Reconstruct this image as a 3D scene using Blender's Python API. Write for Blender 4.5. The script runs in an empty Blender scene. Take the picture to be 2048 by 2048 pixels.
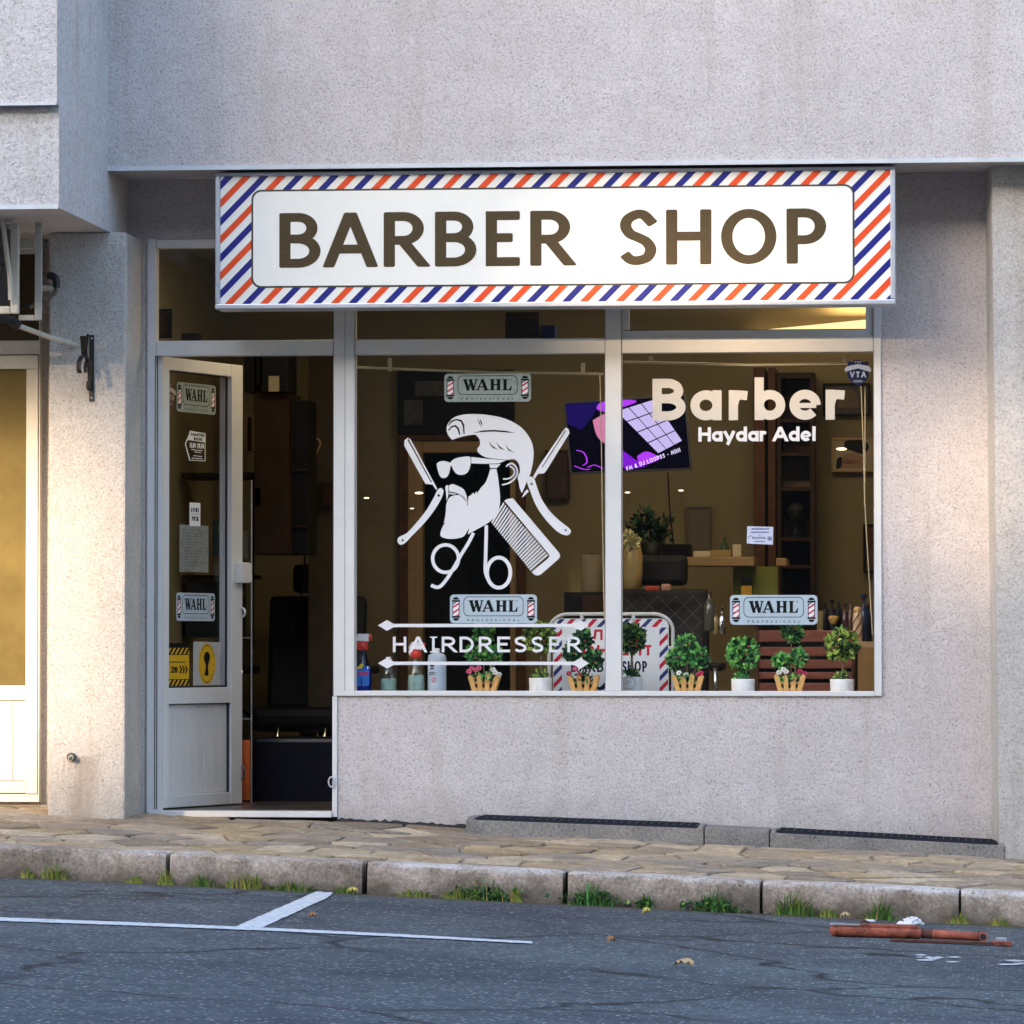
import bpy, bmesh, math, random
from mathutils import Vector, Matrix
from mathutils.geometry import tessellate_polygon
random.seed(7)
S = bpy.context.scene
COL = S.collection

# ------------------------------------------------------------ camera, sky, sun, exposure
CAM_YAW = math.atan(962 / 9620.0)
CAM_PITCH = math.atan(0.0287)
FPX = 9620.0
CPOS = Vector((2.2, -22.0, 0.7704))
cam = bpy.data.cameras.new('camera')
cam.sensor_width = 36.0
cam.lens = 36.0 * FPX / 2048.0
cam.clip_start = 0.5
cam.clip_end = 1500
camo = bpy.data.objects.new('camera', cam)
COL.objects.link(camo)
camo.location = CPOS
camo.rotation_euler = (math.pi / 2 + CAM_PITCH, 0, CAM_YAW)
S.camera = camo

SUN_EL = math.radians(14)
SUN_AZ = math.radians(26)            # behind the photographer, from the left
TO_SUN = Vector((-math.sin(SUN_AZ) * math.cos(SUN_EL), -math.cos(SUN_AZ) * math.cos(SUN_EL), math.sin(SUN_EL)))
world = bpy.data.worlds.new('World')
S.world = world
world.use_nodes = True
wn = world.node_tree
bg = wn.nodes['Background']
sky = wn.nodes.new('ShaderNodeTexSky')
sky.sky_type = 'NISHITA'
sky.sun_disc = False
sky.sun_elevation = SUN_EL
sky.sun_rotation = math.radians(206)
sky.dust_density = 2.7
sky.ozone_density = 2.0
wn.links.new(sky.outputs[0], bg.inputs[0])
bg.inputs[1].default_value = 0.15
sun = bpy.data.lights.new('sun', 'SUN')
sun.energy = 1.25
sun.angle = math.radians(1.25)
sun.color = (1.0, 0.74, 0.47)
suno = bpy.data.objects.new('sun', sun)
COL.objects.link(suno)
suno.location = (-10, -30, 20)
suno.rotation_euler = (-TO_SUN).to_track_quat('-Z', 'Y').to_euler()
S.view_settings.view_transform = 'Standard'
S.view_settings.look = 'None'
S.view_settings.gamma = 1
S.view_settings.exposure = 2.6
S.cycles.max_bounces = 8
S.cycles.transparent_max_bounces = 12
S.cycles.sample_clamp_indirect = 4

# ------------------------------------------------------------ measuring
_sy, _cy, _sp, _cp = math.sin(CAM_YAW), math.cos(CAM_YAW), math.sin(CAM_PITCH), math.cos(CAM_PITCH)
FW = Vector((-_sy * _cp, _cy * _cp, _sp))
RT = Vector((_cy, _sy, 0))
UP = RT.cross(FW)


def ray(x, y):
    return FW * FPX + RT * (x - 1024) + UP * (1024 - y)


def P(x, y, Y):
    """photo measurement (2048 px) -> point on the vertical plane Y"""
    d = ray(x, y)
    return CPOS + d * ((Y - CPOS.y) / d.y)


def PX(x, Y, y=1000):
    return P(x, y, Y).x


def PZ(y, Y, x=1000):
    return P(x, y, Y).z


PAV_B = -0.0430


def pav_z(x, y):
    t = min(max(-y / 2.3, 0), 1)
    return (-0.052 - 0.0445 * x) * (1 - t) + (-0.118 - 0.042 * x) * t


def road_z(x, y):
    return -0.253 - 0.0436 * x - 0.006 * min(0, y + 2.3) * 0.3


def PG(x, y):
    """photo measurement -> point on the road"""
    d = ray(x, y)
    lo, hi = 5.0 / d.y, 40.0 / d.y
    for _ in range(50):
        m = (lo + hi) / 2
        p = CPOS + d * m
        if p.z > road_z(p.x, p.y):
            lo = m
        else:
            hi = m
    return CPOS + d * lo


# ------------------------------------------------------------ materials
MATS = {}


def M(name, col, rough=0.6, metal=0.0, var=0.0, vscale=8.0, bump=0.0, bscale=60.0, emit=None, estr=0.0, spec=0.5, col2=None, trans=0.0, dist=0.004):
    if name in MATS:
        return MATS[name]
    m = bpy.data.materials.new(name)
    m.use_nodes = True
    nt = m.node_tree
    b = nt.nodes['Principled BSDF']
    b.inputs['Base Color'].default_value = (*col, 1)
    b.inputs['Roughness'].default_value = rough
    b.inputs['Metallic'].default_value = metal
    b.inputs['Specular IOR Level'].default_value = spec
    if trans:
        b.inputs['Transmission Weight'].default_value = trans
    if emit:
        b.inputs['Emission Color'].default_value = (*emit, 1)
        b.inputs['Emission Strength'].default_value = estr
    tc = nt.nodes.new('ShaderNodeTexCoord')
    if var or col2:
        n = nt.nodes.new('ShaderNodeTexNoise')
        n.inputs['Scale'].default_value = vscale
        n.inputs['Detail'].default_value = 6
        n.inputs['Roughness'].default_value = 0.65
        nt.links.new(tc.outputs['Object'], n.inputs['Vector'])
        r = nt.nodes.new('ShaderNodeValToRGB')
        r.color_ramp.elements[0].position = 0.3
        r.color_ramp.elements[1].position = 0.7
        c2 = col2 or col
        r.color_ramp.elements[0].color = (*[c * (1 - var) for c in c2], 1)
        r.color_ramp.elements[1].color = (*[min(1, c * (1 + var)) for c in col], 1)
        nt.links.new(n.outputs['Fac'], r.inputs[0])
        nt.links.new(r.outputs[0], b.inputs['Base Color'])
    if bump:
        n2 = nt.nodes.new('ShaderNodeTexNoise')
        n2.inputs['Scale'].default_value = bscale
        n2.inputs['Detail'].default_value = 5
        nt.links.new(tc.outputs['Object'], n2.inputs['Vector'])
        bp = nt.nodes.new('ShaderNodeBump')
        bp.inputs['Strength'].default_value = bump
        bp.inputs['Distance'].default_value = dist
        nt.links.new(n2.outputs['Fac'], bp.inputs['Height'])
        nt.links.new(bp.outputs[0], b.inputs['Normal'])
    MATS[name] = m
    return m


def N(nt, t, **kw):
    n = nt.nodes.new(t)
    for k, v in kw.items():
        if k in n.inputs:
            n.inputs[k].default_value = v
        else:
            setattr(n, k, v)
    return n


def mixrgb(nt, fac, a, b, mode='MIX'):
    n = nt.nodes.new('ShaderNodeMix')
    n.data_type = 'RGBA'
    n.blend_type = mode
    for sock, val in ((0, fac), (6, a), (7, b)):
        if hasattr(val, 'is_linked') or hasattr(val, 'links'):
            nt.links.new(val, n.inputs[sock])
        elif isinstance(val, (int, float)):
            n.inputs[sock].default_value = val
        else:
            n.inputs[sock].default_value = (*val, 1)
    return n.outputs[2]


def ramp(nt, src, p0, p1, c0=(0, 0, 0), c1=(1, 1, 1)):
    r = nt.nodes.new('ShaderNodeValToRGB')
    r.color_ramp.elements[0].position = p0
    r.color_ramp.elements[1].position = p1
    r.color_ramp.elements[0].color = (*c0, 1)
    r.color_ramp.elements[1].color = (*c1, 1)
    nt.links.new(src, r.inputs[0])
    return r.outputs[0]


def stucco(name, col, grain=98, strength=1.0, dirt=0.25, stub=None):
    m = bpy.data.materials.new(name)
    m.use_nodes = True
    nt = m.node_tree
    b = nt.nodes['Principled BSDF']
    b.inputs['Roughness'].default_value = 0.9
    b.inputs['Specular IOR Level'].default_value = 0.15
    tc = N(nt, 'ShaderNodeTexCoord')
    g = N(nt, 'ShaderNodeTexNoise', Scale=grain, Detail=3.0, Roughness=0.6, Distortion=0.9)
    g2 = N(nt, 'ShaderNodeTexNoise', Scale=grain * 2.6, Detail=2.0)
    big = N(nt, 'ShaderNodeTexNoise', Scale=1.3, Detail=6.0, Roughness=0.6)
    mid = N(nt, 'ShaderNodeTexNoise', Scale=9.0, Detail=5.0, Roughness=0.7)
    for n in (g, g2, big, mid):
        nt.links.new(tc.outputs['Object'], n.inputs['Vector'])
    # vertical rain streaks
    mp = N(nt, 'ShaderNodeMapping')
    mp.inputs['Scale'].default_value = (7, 7, 0.5)
    nt.links.new(tc.outputs['Object'], mp.inputs['Vector'])
    st = N(nt, 'ShaderNodeTexNoise', Scale=1.0, Detail=5.0, Roughness=0.6)
    nt.links.new(mp.outputs[0], st.inputs['Vector'])
    c = mixrgb(nt, ramp(nt, big.outputs['Fac'], 0.35, 0.7), col, tuple(x * (1 - 0.35 * dirt) for x in col))
    c = mixrgb(nt, ramp(nt, st.outputs['Fac'], 0.55, 0.8), c, tuple(x * y for x, y in zip(col, (1 - dirt * .7, 1 - dirt * .8, 1 - dirt))))
    c = mixrgb(nt, ramp(nt, mid.outputs['Fac'], 0.3, 0.75), c, (0.86, 0.85, 0.84), 'MULTIPLY')
    gr = ramp(nt, g.outputs['Fac'], 0.26, 0.52, (0.55, 0.535, 0.535), (1.04, 1.04, 1.04))
    c = mixrgb(nt, 1.0, c, gr, 'MULTIPLY')
    gr2 = ramp(nt, g2.outputs['Fac'], 0.3, 0.7, (0.84, 0.85, 0.84), (1.08, 1.07, 1.09))
    c = mixrgb(nt, 1.0, c, gr2, 'MULTIPLY')
    # street splash dirt at the foot of the wall, with a ragged upper edge
    geo = N(nt, 'ShaderNodeNewGeometry')
    sx = N(nt, 'ShaderNodeSeparateXYZ')
    nt.links.new(geo.outputs['Position'], sx.inputs[0])
    sl = N(nt, 'ShaderNodeMath', operation='MULTIPLY_ADD')
    nt.links.new(sx.outputs[0], sl.inputs[0])
    sl.inputs[1].default_value = 0.0445
    nt.links.new(sx.outputs[2], sl.inputs[2])
    sb_ = N(nt, 'ShaderNodeMath', operation='MULTIPLY_ADD')
    nt.links.new(mid.outputs['Fac'], sb_.inputs[0])
    sb_.inputs[1].default_value = -0.30
    nt.links.new(sl.outputs[0], sb_.inputs[2])
    sp = N(nt, 'ShaderNodeMapRange')
    sp.inputs['From Min'].default_value = -0.20
    sp.inputs['From Max'].default_value = 0.0
    sp.inputs['To Min'].default_value = 0.38
    sp.inputs['To Max'].default_value = 0.0
    nt.links.new(sb_.outputs[0], sp.inputs['Value'])
    c = mixrgb(nt, sp.outputs[0], c, (0.30, 0.265, 0.235))
    if stub:
        dx = N(nt, 'ShaderNodeMath', operation='SUBTRACT')
        nt.links.new(sx.outputs[0], dx.inputs[0])
        dx.inputs[1].default_value = stub[0]
        ab = N(nt, 'ShaderNodeMath', operation='ABSOLUTE')
        nt.links.new(dx.outputs[0], ab.inputs[0])
        wx = N(nt, 'ShaderNodeMapRange')
        wx.inputs['From Min'].default_value = 0.02
        wx.inputs['From Max'].default_value = 0.13
        wx.inputs['To Min'].default_value = 1.0
        wx.inputs['To Max'].default_value = 0.0
        nt.links.new(ab.outputs[0], wx.inputs['Value'])
        wz = N(nt, 'ShaderNodeMapRange')
        wz.inputs['From Min'].default_value = stub[1] - 0.005
        wz.inputs['From Max'].default_value = stub[1] + 0.01
        wz.inputs['To Min'].default_value = 1.0
        wz.inputs['To Max'].default_value = 0.0
        nt.links.new(sx.outputs[2], wz.inputs['Value'])
        m1 = N(nt, 'ShaderNodeMath', operation='MULTIPLY')
        nt.links.new(wx.outputs[0], m1.inputs[0])
        nt.links.new(wz.outputs[0], m1.inputs[1])
        m2 = N(nt, 'ShaderNodeMath', operation='MULTIPLY')
        nt.links.new(m1.outputs[0], m2.inputs[0])
        nt.links.new(ramp(nt, st.outputs['Fac'], 0.38, 0.62), m2.inputs[1])
        c = mixrgb(nt, m2.outputs[0], c, (0.25, 0.20, 0.155))
    nt.links.new(c, b.inputs['Base Color'])
    bp = N(nt, 'ShaderNodeBump', Strength=strength, Distance=0.007)
    nt.links.new(g.outputs['Fac'], bp.inputs['Height'])
    bp2 = N(nt, 'ShaderNodeBump', Strength=0.25, Distance=0.05)
    nt.links.new(mid.outputs['Fac'], bp2.inputs['Height'])
    nt.links.new(bp.outputs[0], bp2.inputs['Normal'])
    nt.links.new(bp2.outputs[0], b.inputs['Normal'])
    return m


def asphalt():
    m = bpy.data.materials.new('asphalt')
    m.use_nodes = True
    nt = m.node_tree
    b = nt.nodes['Principled BSDF']
    b.inputs['Roughness'].default_value = 0.8
    b.inputs['Specular IOR Level'].default_value = 0.35
    tc = N(nt, 'ShaderNodeTexCoord')
    fine = N(nt, 'ShaderNodeTexNoise', Scale=58.0, Detail=5.0, Roughness=0.8)
    vor = N(nt, 'ShaderNodeTexVoronoi', Scale=62.0)
    big = N(nt, 'ShaderNodeTexNoise', Scale=0.8, Detail=6.0, Roughness=0.65)
    crackw = N(nt, 'ShaderNodeTexNoise', Scale=2.2, Detail=5.0)
    for n in (fine, vor, big, crackw):
        nt.links.new(tc.outputs['Object'], n.inputs['Vector'])
    c = mixrgb(nt, ramp(nt, big.outputs['Fac'], 0.35, 0.68), (0.042, 0.047, 0.062), (0.092, 0.108, 0.115))
    med = N(nt, 'ShaderNodeTexNoise', Scale=11.0, Detail=8.0, Roughness=0.8)
    nt.links.new(tc.outputs['Object'], med.inputs['Vector'])
    c = mixrgb(nt, 1.0, c, ramp(nt, med.outputs['Fac'], 0.32, 0.68, (0.50, 0.51, 0.55), (1.5, 1.48, 1.45)), 'MULTIPLY')
    gr = ramp(nt, fine.outputs['Fac'], 0.3, 0.72, (0.10, 0.12, 0.17), (2.2, 2.15, 2.05))
    c = mixrgb(nt, 1.0, c, gr, 'MULTIPLY')
    # pale stone chips
    sep = N(nt, 'ShaderNodeSeparateColor')
    nt.links.new(vor.outputs['Color'], sep.inputs[0])
    gt = N(nt, 'ShaderNodeMath', operation='GREATER_THAN')
    gt.inputs[1].default_value = 0.90
    nt.links.new(sep.outputs[0], gt.inputs[0])
    lt = N(nt, 'ShaderNodeMath', operation='LESS_THAN')
    lt.inputs[1].default_value = 0.42
    nt.links.new(vor.outputs['Distance'], lt.inputs[0])
    mu = N(nt, 'ShaderNodeMath', operation='MULTIPLY')
    nt.links.new(gt.outputs[0], mu.inputs[0])
    nt.links.new(lt.outputs[0], mu.inputs[1])
    c = mixrgb(nt, mu.outputs[0], c, (0.40, 0.38, 0.36))
    # cracks
    add = N(nt, 'ShaderNodeMix', data_type='VECTOR')
    add.inputs[0].default_value = 0.34
    nt.links.new(tc.outputs['Object'], add.inputs[4])
    nt.links.new(crackw.outputs['Color'], add.inputs[5])
    cv = N(nt, 'ShaderNodeTexVoronoi', feature='DISTANCE_TO_EDGE', Scale=0.85)
    nt.links.new(add.outputs[1], cv.inputs['Vector'])
    ck = ramp(nt, cv.outputs['Distance'], 0.004, 0.020, (1, 1, 1), (0, 0, 0))
    msk = ramp(nt, big.outputs['Fac'], 0.40, 0.50)
    ckm = mixrgb(nt, 1.0, ck, msk, 'MULTIPLY')
    c = mixrgb(nt, ckm, c, (0.014, 0.014, 0.016))
    # grit and leaf mould washed against the kerb
    sy_ = N(nt, 'ShaderNodeSeparateXYZ')
    gp_ = N(nt, 'ShaderNodeNewGeometry')
    nt.links.new(gp_.outputs['Position'], sy_.inputs[0])
    gy = N(nt, 'ShaderNodeMath', operation='MULTIPLY_ADD')
    nt.links.new(med.outputs['Fac'], gy.inputs[0])
    gy.inputs[1].default_value = 0.55
    nt.links.new(sy_.outputs[1], gy.inputs[2])
    gm = N(nt, 'ShaderNodeMapRange')
    gm.inputs['From Min'].default_value = -2.26
    gm.inputs['From Max'].default_value = -2.04
    gm.inputs['To Max'].default_value = 0.85
    nt.links.new(gy.outputs[0], gm.inputs['Value'])
    c = mixrgb(nt, gm.outputs[0], c, (0.105, 0.078, 0.052))
    nt.links.new(c, b.inputs['Base Color'])
    bp = N(nt, 'ShaderNodeBump', Strength=0.9, Distance=0.010)
    nt.links.new(fine.outputs['Fac'], bp.inputs['Height'])
    nt.links.new(bp.outputs[0], b.inputs['Normal'])
    return m


def flagstone():
    m = bpy.data.materials.new('flagstone')
    m.use_nodes = True
    nt = m.node_tree
    b = nt.nodes['Principled BSDF']
    b.inputs['Roughness'].default_value = 0.85
    b.inputs['Specular IOR Level'].default_value = 0.25
    tc = N(nt, 'ShaderNodeTexCoord')
    wob = N(nt, 'ShaderNodeTexNoise', Scale=3.5, Detail=4.0)
    nt.links.new(tc.outputs['Object'], wob.inputs['Vector'])
    add = N(nt, 'ShaderNodeMix', data_type='VECTOR')
    add.inputs[0].default_value = 0.12
    nt.links.new(tc.outputs['Object'], add.inputs[4])
    nt.links.new(wob.outputs['Color'], add.inputs[5])
    ve = N(nt, 'ShaderNodeTexVoronoi', feature='DISTANCE_TO_EDGE', Scale=3.1)
    vc = N(nt, 'ShaderNodeTexVoronoi', Scale=3.1)
    nt.links.new(add.outputs[1], ve.inputs['Vector'])
    nt.links.new(add.outputs[1], vc.inputs['Vector'])
    sep = N(nt, 'ShaderNodeSeparateColor')
    nt.links.new(vc.outputs['Color'], sep.inputs[0])
    r = N(nt, 'ShaderNodeValToRGB')
    e = r.color_ramp.elements
    e[0].color = (0.42, 0.325, 0.235, 1)
    e[1].color = (0.43, 0.33, 0.21, 1)
    for p, cc in ((0.2, (0.29, 0.24, 0.195)), (0.45, (0.46, 0.335, 0.195)), (0.6, (0.25, 0.19, 0.14)), (0.8, (0.54, 0.43, 0.31))):
        x = e.new(p)
        x.color = (*cc, 1)
    isl = N(nt, 'ShaderNodeNewGeometry')
    nt.links.new(isl.outputs['Random Per Island'], r.inputs[0])
    n1 = N(nt, 'ShaderNodeTexNoise', Scale=40.0, Detail=6.0, Roughness=0.75)
    n2 = N(nt, 'ShaderNodeTexNoise', Scale=6.0, Detail=6.0, Roughness=0.7)
    nt.links.new(tc.outputs['Object'], n1.inputs['Vector'])
    nt.links.new(tc.outputs['Object'], n2.inputs['Vector'])
    c = mixrgb(nt, 1.0, r.outputs[0], ramp(nt, n1.outputs['Fac'], 0.25, 0.75, (0.55, 0.55, 0.55), (1.35, 1.33, 1.3)), 'MULTIPLY')
    c = mixrgb(nt, 1.0, c, ramp(nt, n2.outputs['Fac'], 0.3, 0.7, (0.6, 0.6, 0.62), (1.25, 1.22, 1.18)), 'MULTIPLY')
    gap = ramp(nt, ve.outputs['Distance'], 0.008, 0.035, (1, 1, 1), (0, 0, 0))
    gcol = mixrgb(nt, ramp(nt, n2.outputs['Fac'], 0.42, 0.58), (0.06, 0.05, 0.035), (0.56, 0.50, 0.44))
    nt.links.new(c, b.inputs['Base Color'])
    hgt = N(nt, 'ShaderNodeMath', operation='MULTIPLY')
    nt.links.new(ramp(nt, ve.outputs['Distance'], 0.0, 0.09), hgt.inputs[0])
    nt.links.new(n2.outputs['Fac'], hgt.inputs[1])
    bp = N(nt, 'ShaderNodeBump', Strength=0.9, Distance=0.03)
    nt.links.new(hgt.outputs[0], bp.inputs['Height'])
    bp2 = N(nt, 'ShaderNodeBump', Strength=0.5, Distance=0.006)
    nt.links.new(n1.outputs['Fac'], bp2.inputs['Height'])
    nt.links.new(bp2.outputs[0], b.inputs['Normal'])
    return m


def concrete(name, c0, c1, pits=True, worn=False):
    m = bpy.data.materials.new(name)
    m.use_nodes = True
    nt = m.node_tree
    b = nt.nodes['Principled BSDF']
    b.inputs['Roughness'].default_value = 0.9
    b.inputs['Specular IOR Level'].default_value = 0.2
    tc = N(nt, 'ShaderNodeTexCoord')
    geo = N(nt, 'ShaderNodeNewGeometry')
    n1 = N(nt, 'ShaderNodeTexNoise', Scale=75.0, Detail=5.0, Roughness=0.75)
    n2 = N(nt, 'ShaderNodeTexNoise', Scale=4.0, Detail=7.0, Roughness=0.7)
    for n in (n1, n2):
        nt.links.new(geo.outputs['Position'], n.inputs['Vector'])
    c = mixrgb(nt, ramp(nt, n2.outputs['Fac'], 0.35, 0.68), c0, c1)
    c = mixrgb(nt, 1.0, c, ramp(nt, n1.outputs['Fac'], 0.28, 0.7, (0.42, 0.42, 0.42), (1.3, 1.28, 1.28)), 'MULTIPLY')
    if pits:
        v = N(nt, 'ShaderNodeTexVoronoi', Scale=42.0)
        nt.links.new(geo.outputs['Position'], v.inputs['Vector'])
        pit = ramp(nt, v.outputs['Distance'], 0.12, 0.22, (1, 1, 1), (0, 0, 0))
        pm = mixrgb(nt, 1.0, pit, ramp(nt, n2.outputs['Fac'], 0.5, 0.62), 'MULTIPLY')
        c = mixrgb(nt, pm, c, (0.05, 0.042, 0.04))
    if worn:
        n3 = N(nt, 'ShaderNodeTexNoise', Scale=2.6, Detail=8.0, Roughness=0.72)
        nt.links.new(geo.outputs['Position'], n3.inputs['Vector'])
        sx = N(nt, 'ShaderNodeSeparateXYZ')
        nt.links.new(geo.outputs['Position'], sx.inputs[0])
        # worn white paint keeps to the upper arris of the stones: height above the sloping kerb foot
        sl = N(nt, 'ShaderNodeMath', operation='MULTIPLY_ADD')
        nt.links.new(sx.outputs[0], sl.inputs[0])
        sl.inputs[1].default_value = 0.043
        nt.links.new(sx.outputs[2], sl.inputs[2])
        edge = N(nt, 'ShaderNodeMapRange')
        edge.inputs['From Min'].default_value = -0.150
        edge.inputs['From Max'].default_value = -0.126
        nt.links.new(sl.outputs[0], edge.inputs['Value'])
        mu = N(nt, 'ShaderNodeMath', operation='MULTIPLY')
        nt.links.new(edge.outputs[0], mu.inputs[0])
        rt = N(nt, 'ShaderNodeMath', operation='MULTIPLY_ADD')
        nt.links.new(sx.outputs[0], rt.inputs[0])
        rt.inputs[1].default_value = 0.045
        nt.links.new(n3.outputs['Fac'], rt.inputs[2])
        nt.links.new(ramp(nt, rt.outputs[0], 0.45, 0.60), mu.inputs[1])
        ft = N(nt, 'ShaderNodeMath', operation='MULTIPLY_ADD')
        nt.links.new(n2.outputs['Fac'], ft.inputs[0])
        ft.inputs[1].default_value = -0.22
        nt.links.new(sl.outputs[0], ft.inputs[2])
        fm = N(nt, 'ShaderNodeMapRange')
        fm.inputs['From Min'].default_value = -0.345
        fm.inputs['From Max'].default_value = -0.255
        fm.inputs['To Min'].default_value = 0.75
        fm.inputs['To Max'].default_value = 0.0
        nt.links.new(ft.outputs[0], fm.inputs['Value'])
        c = mixrgb(nt, fm.outputs[0], c, (0.085, 0.068, 0.05))
        mu2 = N(nt, 'ShaderNodeMath', operation='MULTIPLY')
        nt.links.new(mu.outputs[0], mu2.inputs[0])
        nt.links.new(ramp(nt, n1.outputs['Fac'], 0.36, 0.52), mu2.inputs[1])
        c = mixrgb(nt, mu2.outputs[0], c, (0.62, 0.555, 0.52))
    nt.links.new(c, b.inputs['Base Color'])
    bp = N(nt, 'ShaderNodeBump', Strength=0.7, Distance=0.006)
    nt.links.new(n1.outputs['Fac'], bp.inputs['Height'])
    nt.links.new(bp.outputs[0], b.inputs['Normal'])
    return m


def glass(name, tint=(1, 1, 1), ior=1.45, extra=0.0):
    m = bpy.data.materials.new(name)
    m.use_nodes = True
    nt = m.node_tree
    nt.nodes.remove(nt.nodes['Principled BSDF'])
    out = nt.nodes['Material Output']
    tr = N(nt, 'ShaderNodeBsdfTransparent')
    tr.inputs[0].default_value = (*tint, 1)
    gl = N(nt, 'ShaderNodeBsdfGlossy', Roughness=0.02)
    lw = N(nt, 'ShaderNodeLayerWeight', Blend=0.5)
    pw = N(nt, 'ShaderNodeMath', operation='POWER')
    nt.links.new(lw.outputs['Facing'], pw.inputs[0])
    pw.inputs[1].default_value = 5.0
    ad = N(nt, 'ShaderNodeMath', operation='MULTIPLY_ADD')
    nt.links.new(pw.outputs[0], ad.inputs[0])
    ad.inputs[1].default_value = 0.5
    ad.inputs[2].default_value = 0.020 + extra
    mx = N(nt, 'ShaderNodeMixShader')
    nt.links.new(ad.outputs[0], mx.inputs[0])
    nt.links.new(tr.outputs[0], mx.inputs[1])
    nt.links.new(gl.outputs[0], mx.inputs[2])
    nt.links.new(mx.outputs[0], out.inputs[0])
    return m


m_wall = stucco('wall_stucco', (0.705, 0.65, 0.645), dirt=0.26)
m_pillar = stucco('pillar_stucco', (0.66, 0.615, 0.575), dirt=0.45, stub=(P(143.5, 1514, -0.45).x, P(143.5, 1514, -0.45).z))
m_rough = stucco('block_stucco', (0.66, 0.635, 0.64), grain=70, strength=1.0, dirt=0.3)
m_asph = asphalt()
m_flag = flagstone()
m_kerb = concrete('kerb_concrete', (0.54, 0.435, 0.35), (0.30, 0.235, 0.185), worn=True)
m_conc = concrete('curb_concrete', (0.31, 0.285, 0.26), (0.20, 0.19, 0.18))
m_pvc = M('white_pvc', (0.66, 0.65, 0.645), 0.38, var=0.05, vscale=5, bump=0.08, bscale=200)
m_pvc_old = M('aged_white_pvc', (0.70, 0.655, 0.585), 0.45, var=0.08, vscale=4)
m_glass = glass('window_glass')
m_drip = M('drip_edge', (0.58, 0.60, 0.62), 0.7, var=0.1)
m_black = M('black_plastic', (0.012, 0.012, 0.013), 0.45)
m_iron = M('black_iron', (0.018, 0.014, 0.013), 0.5, var=0.3, vscale=40, bump=0.3)
m_gasket = M('dark_gasket', (0.02, 0.022, 0.026), 0.6)
m_alu = M('aluminium', (0.55, 0.58, 0.64), 0.38, 0.6, var=0.08, vscale=20)
m_vinyl = M('white_vinyl', (0.72, 0.71, 0.73), 0.5)
m_vinyl_in = M('cream_vinyl', (0.56, 0.52, 0.47), 0.55, spec=.2)


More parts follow.
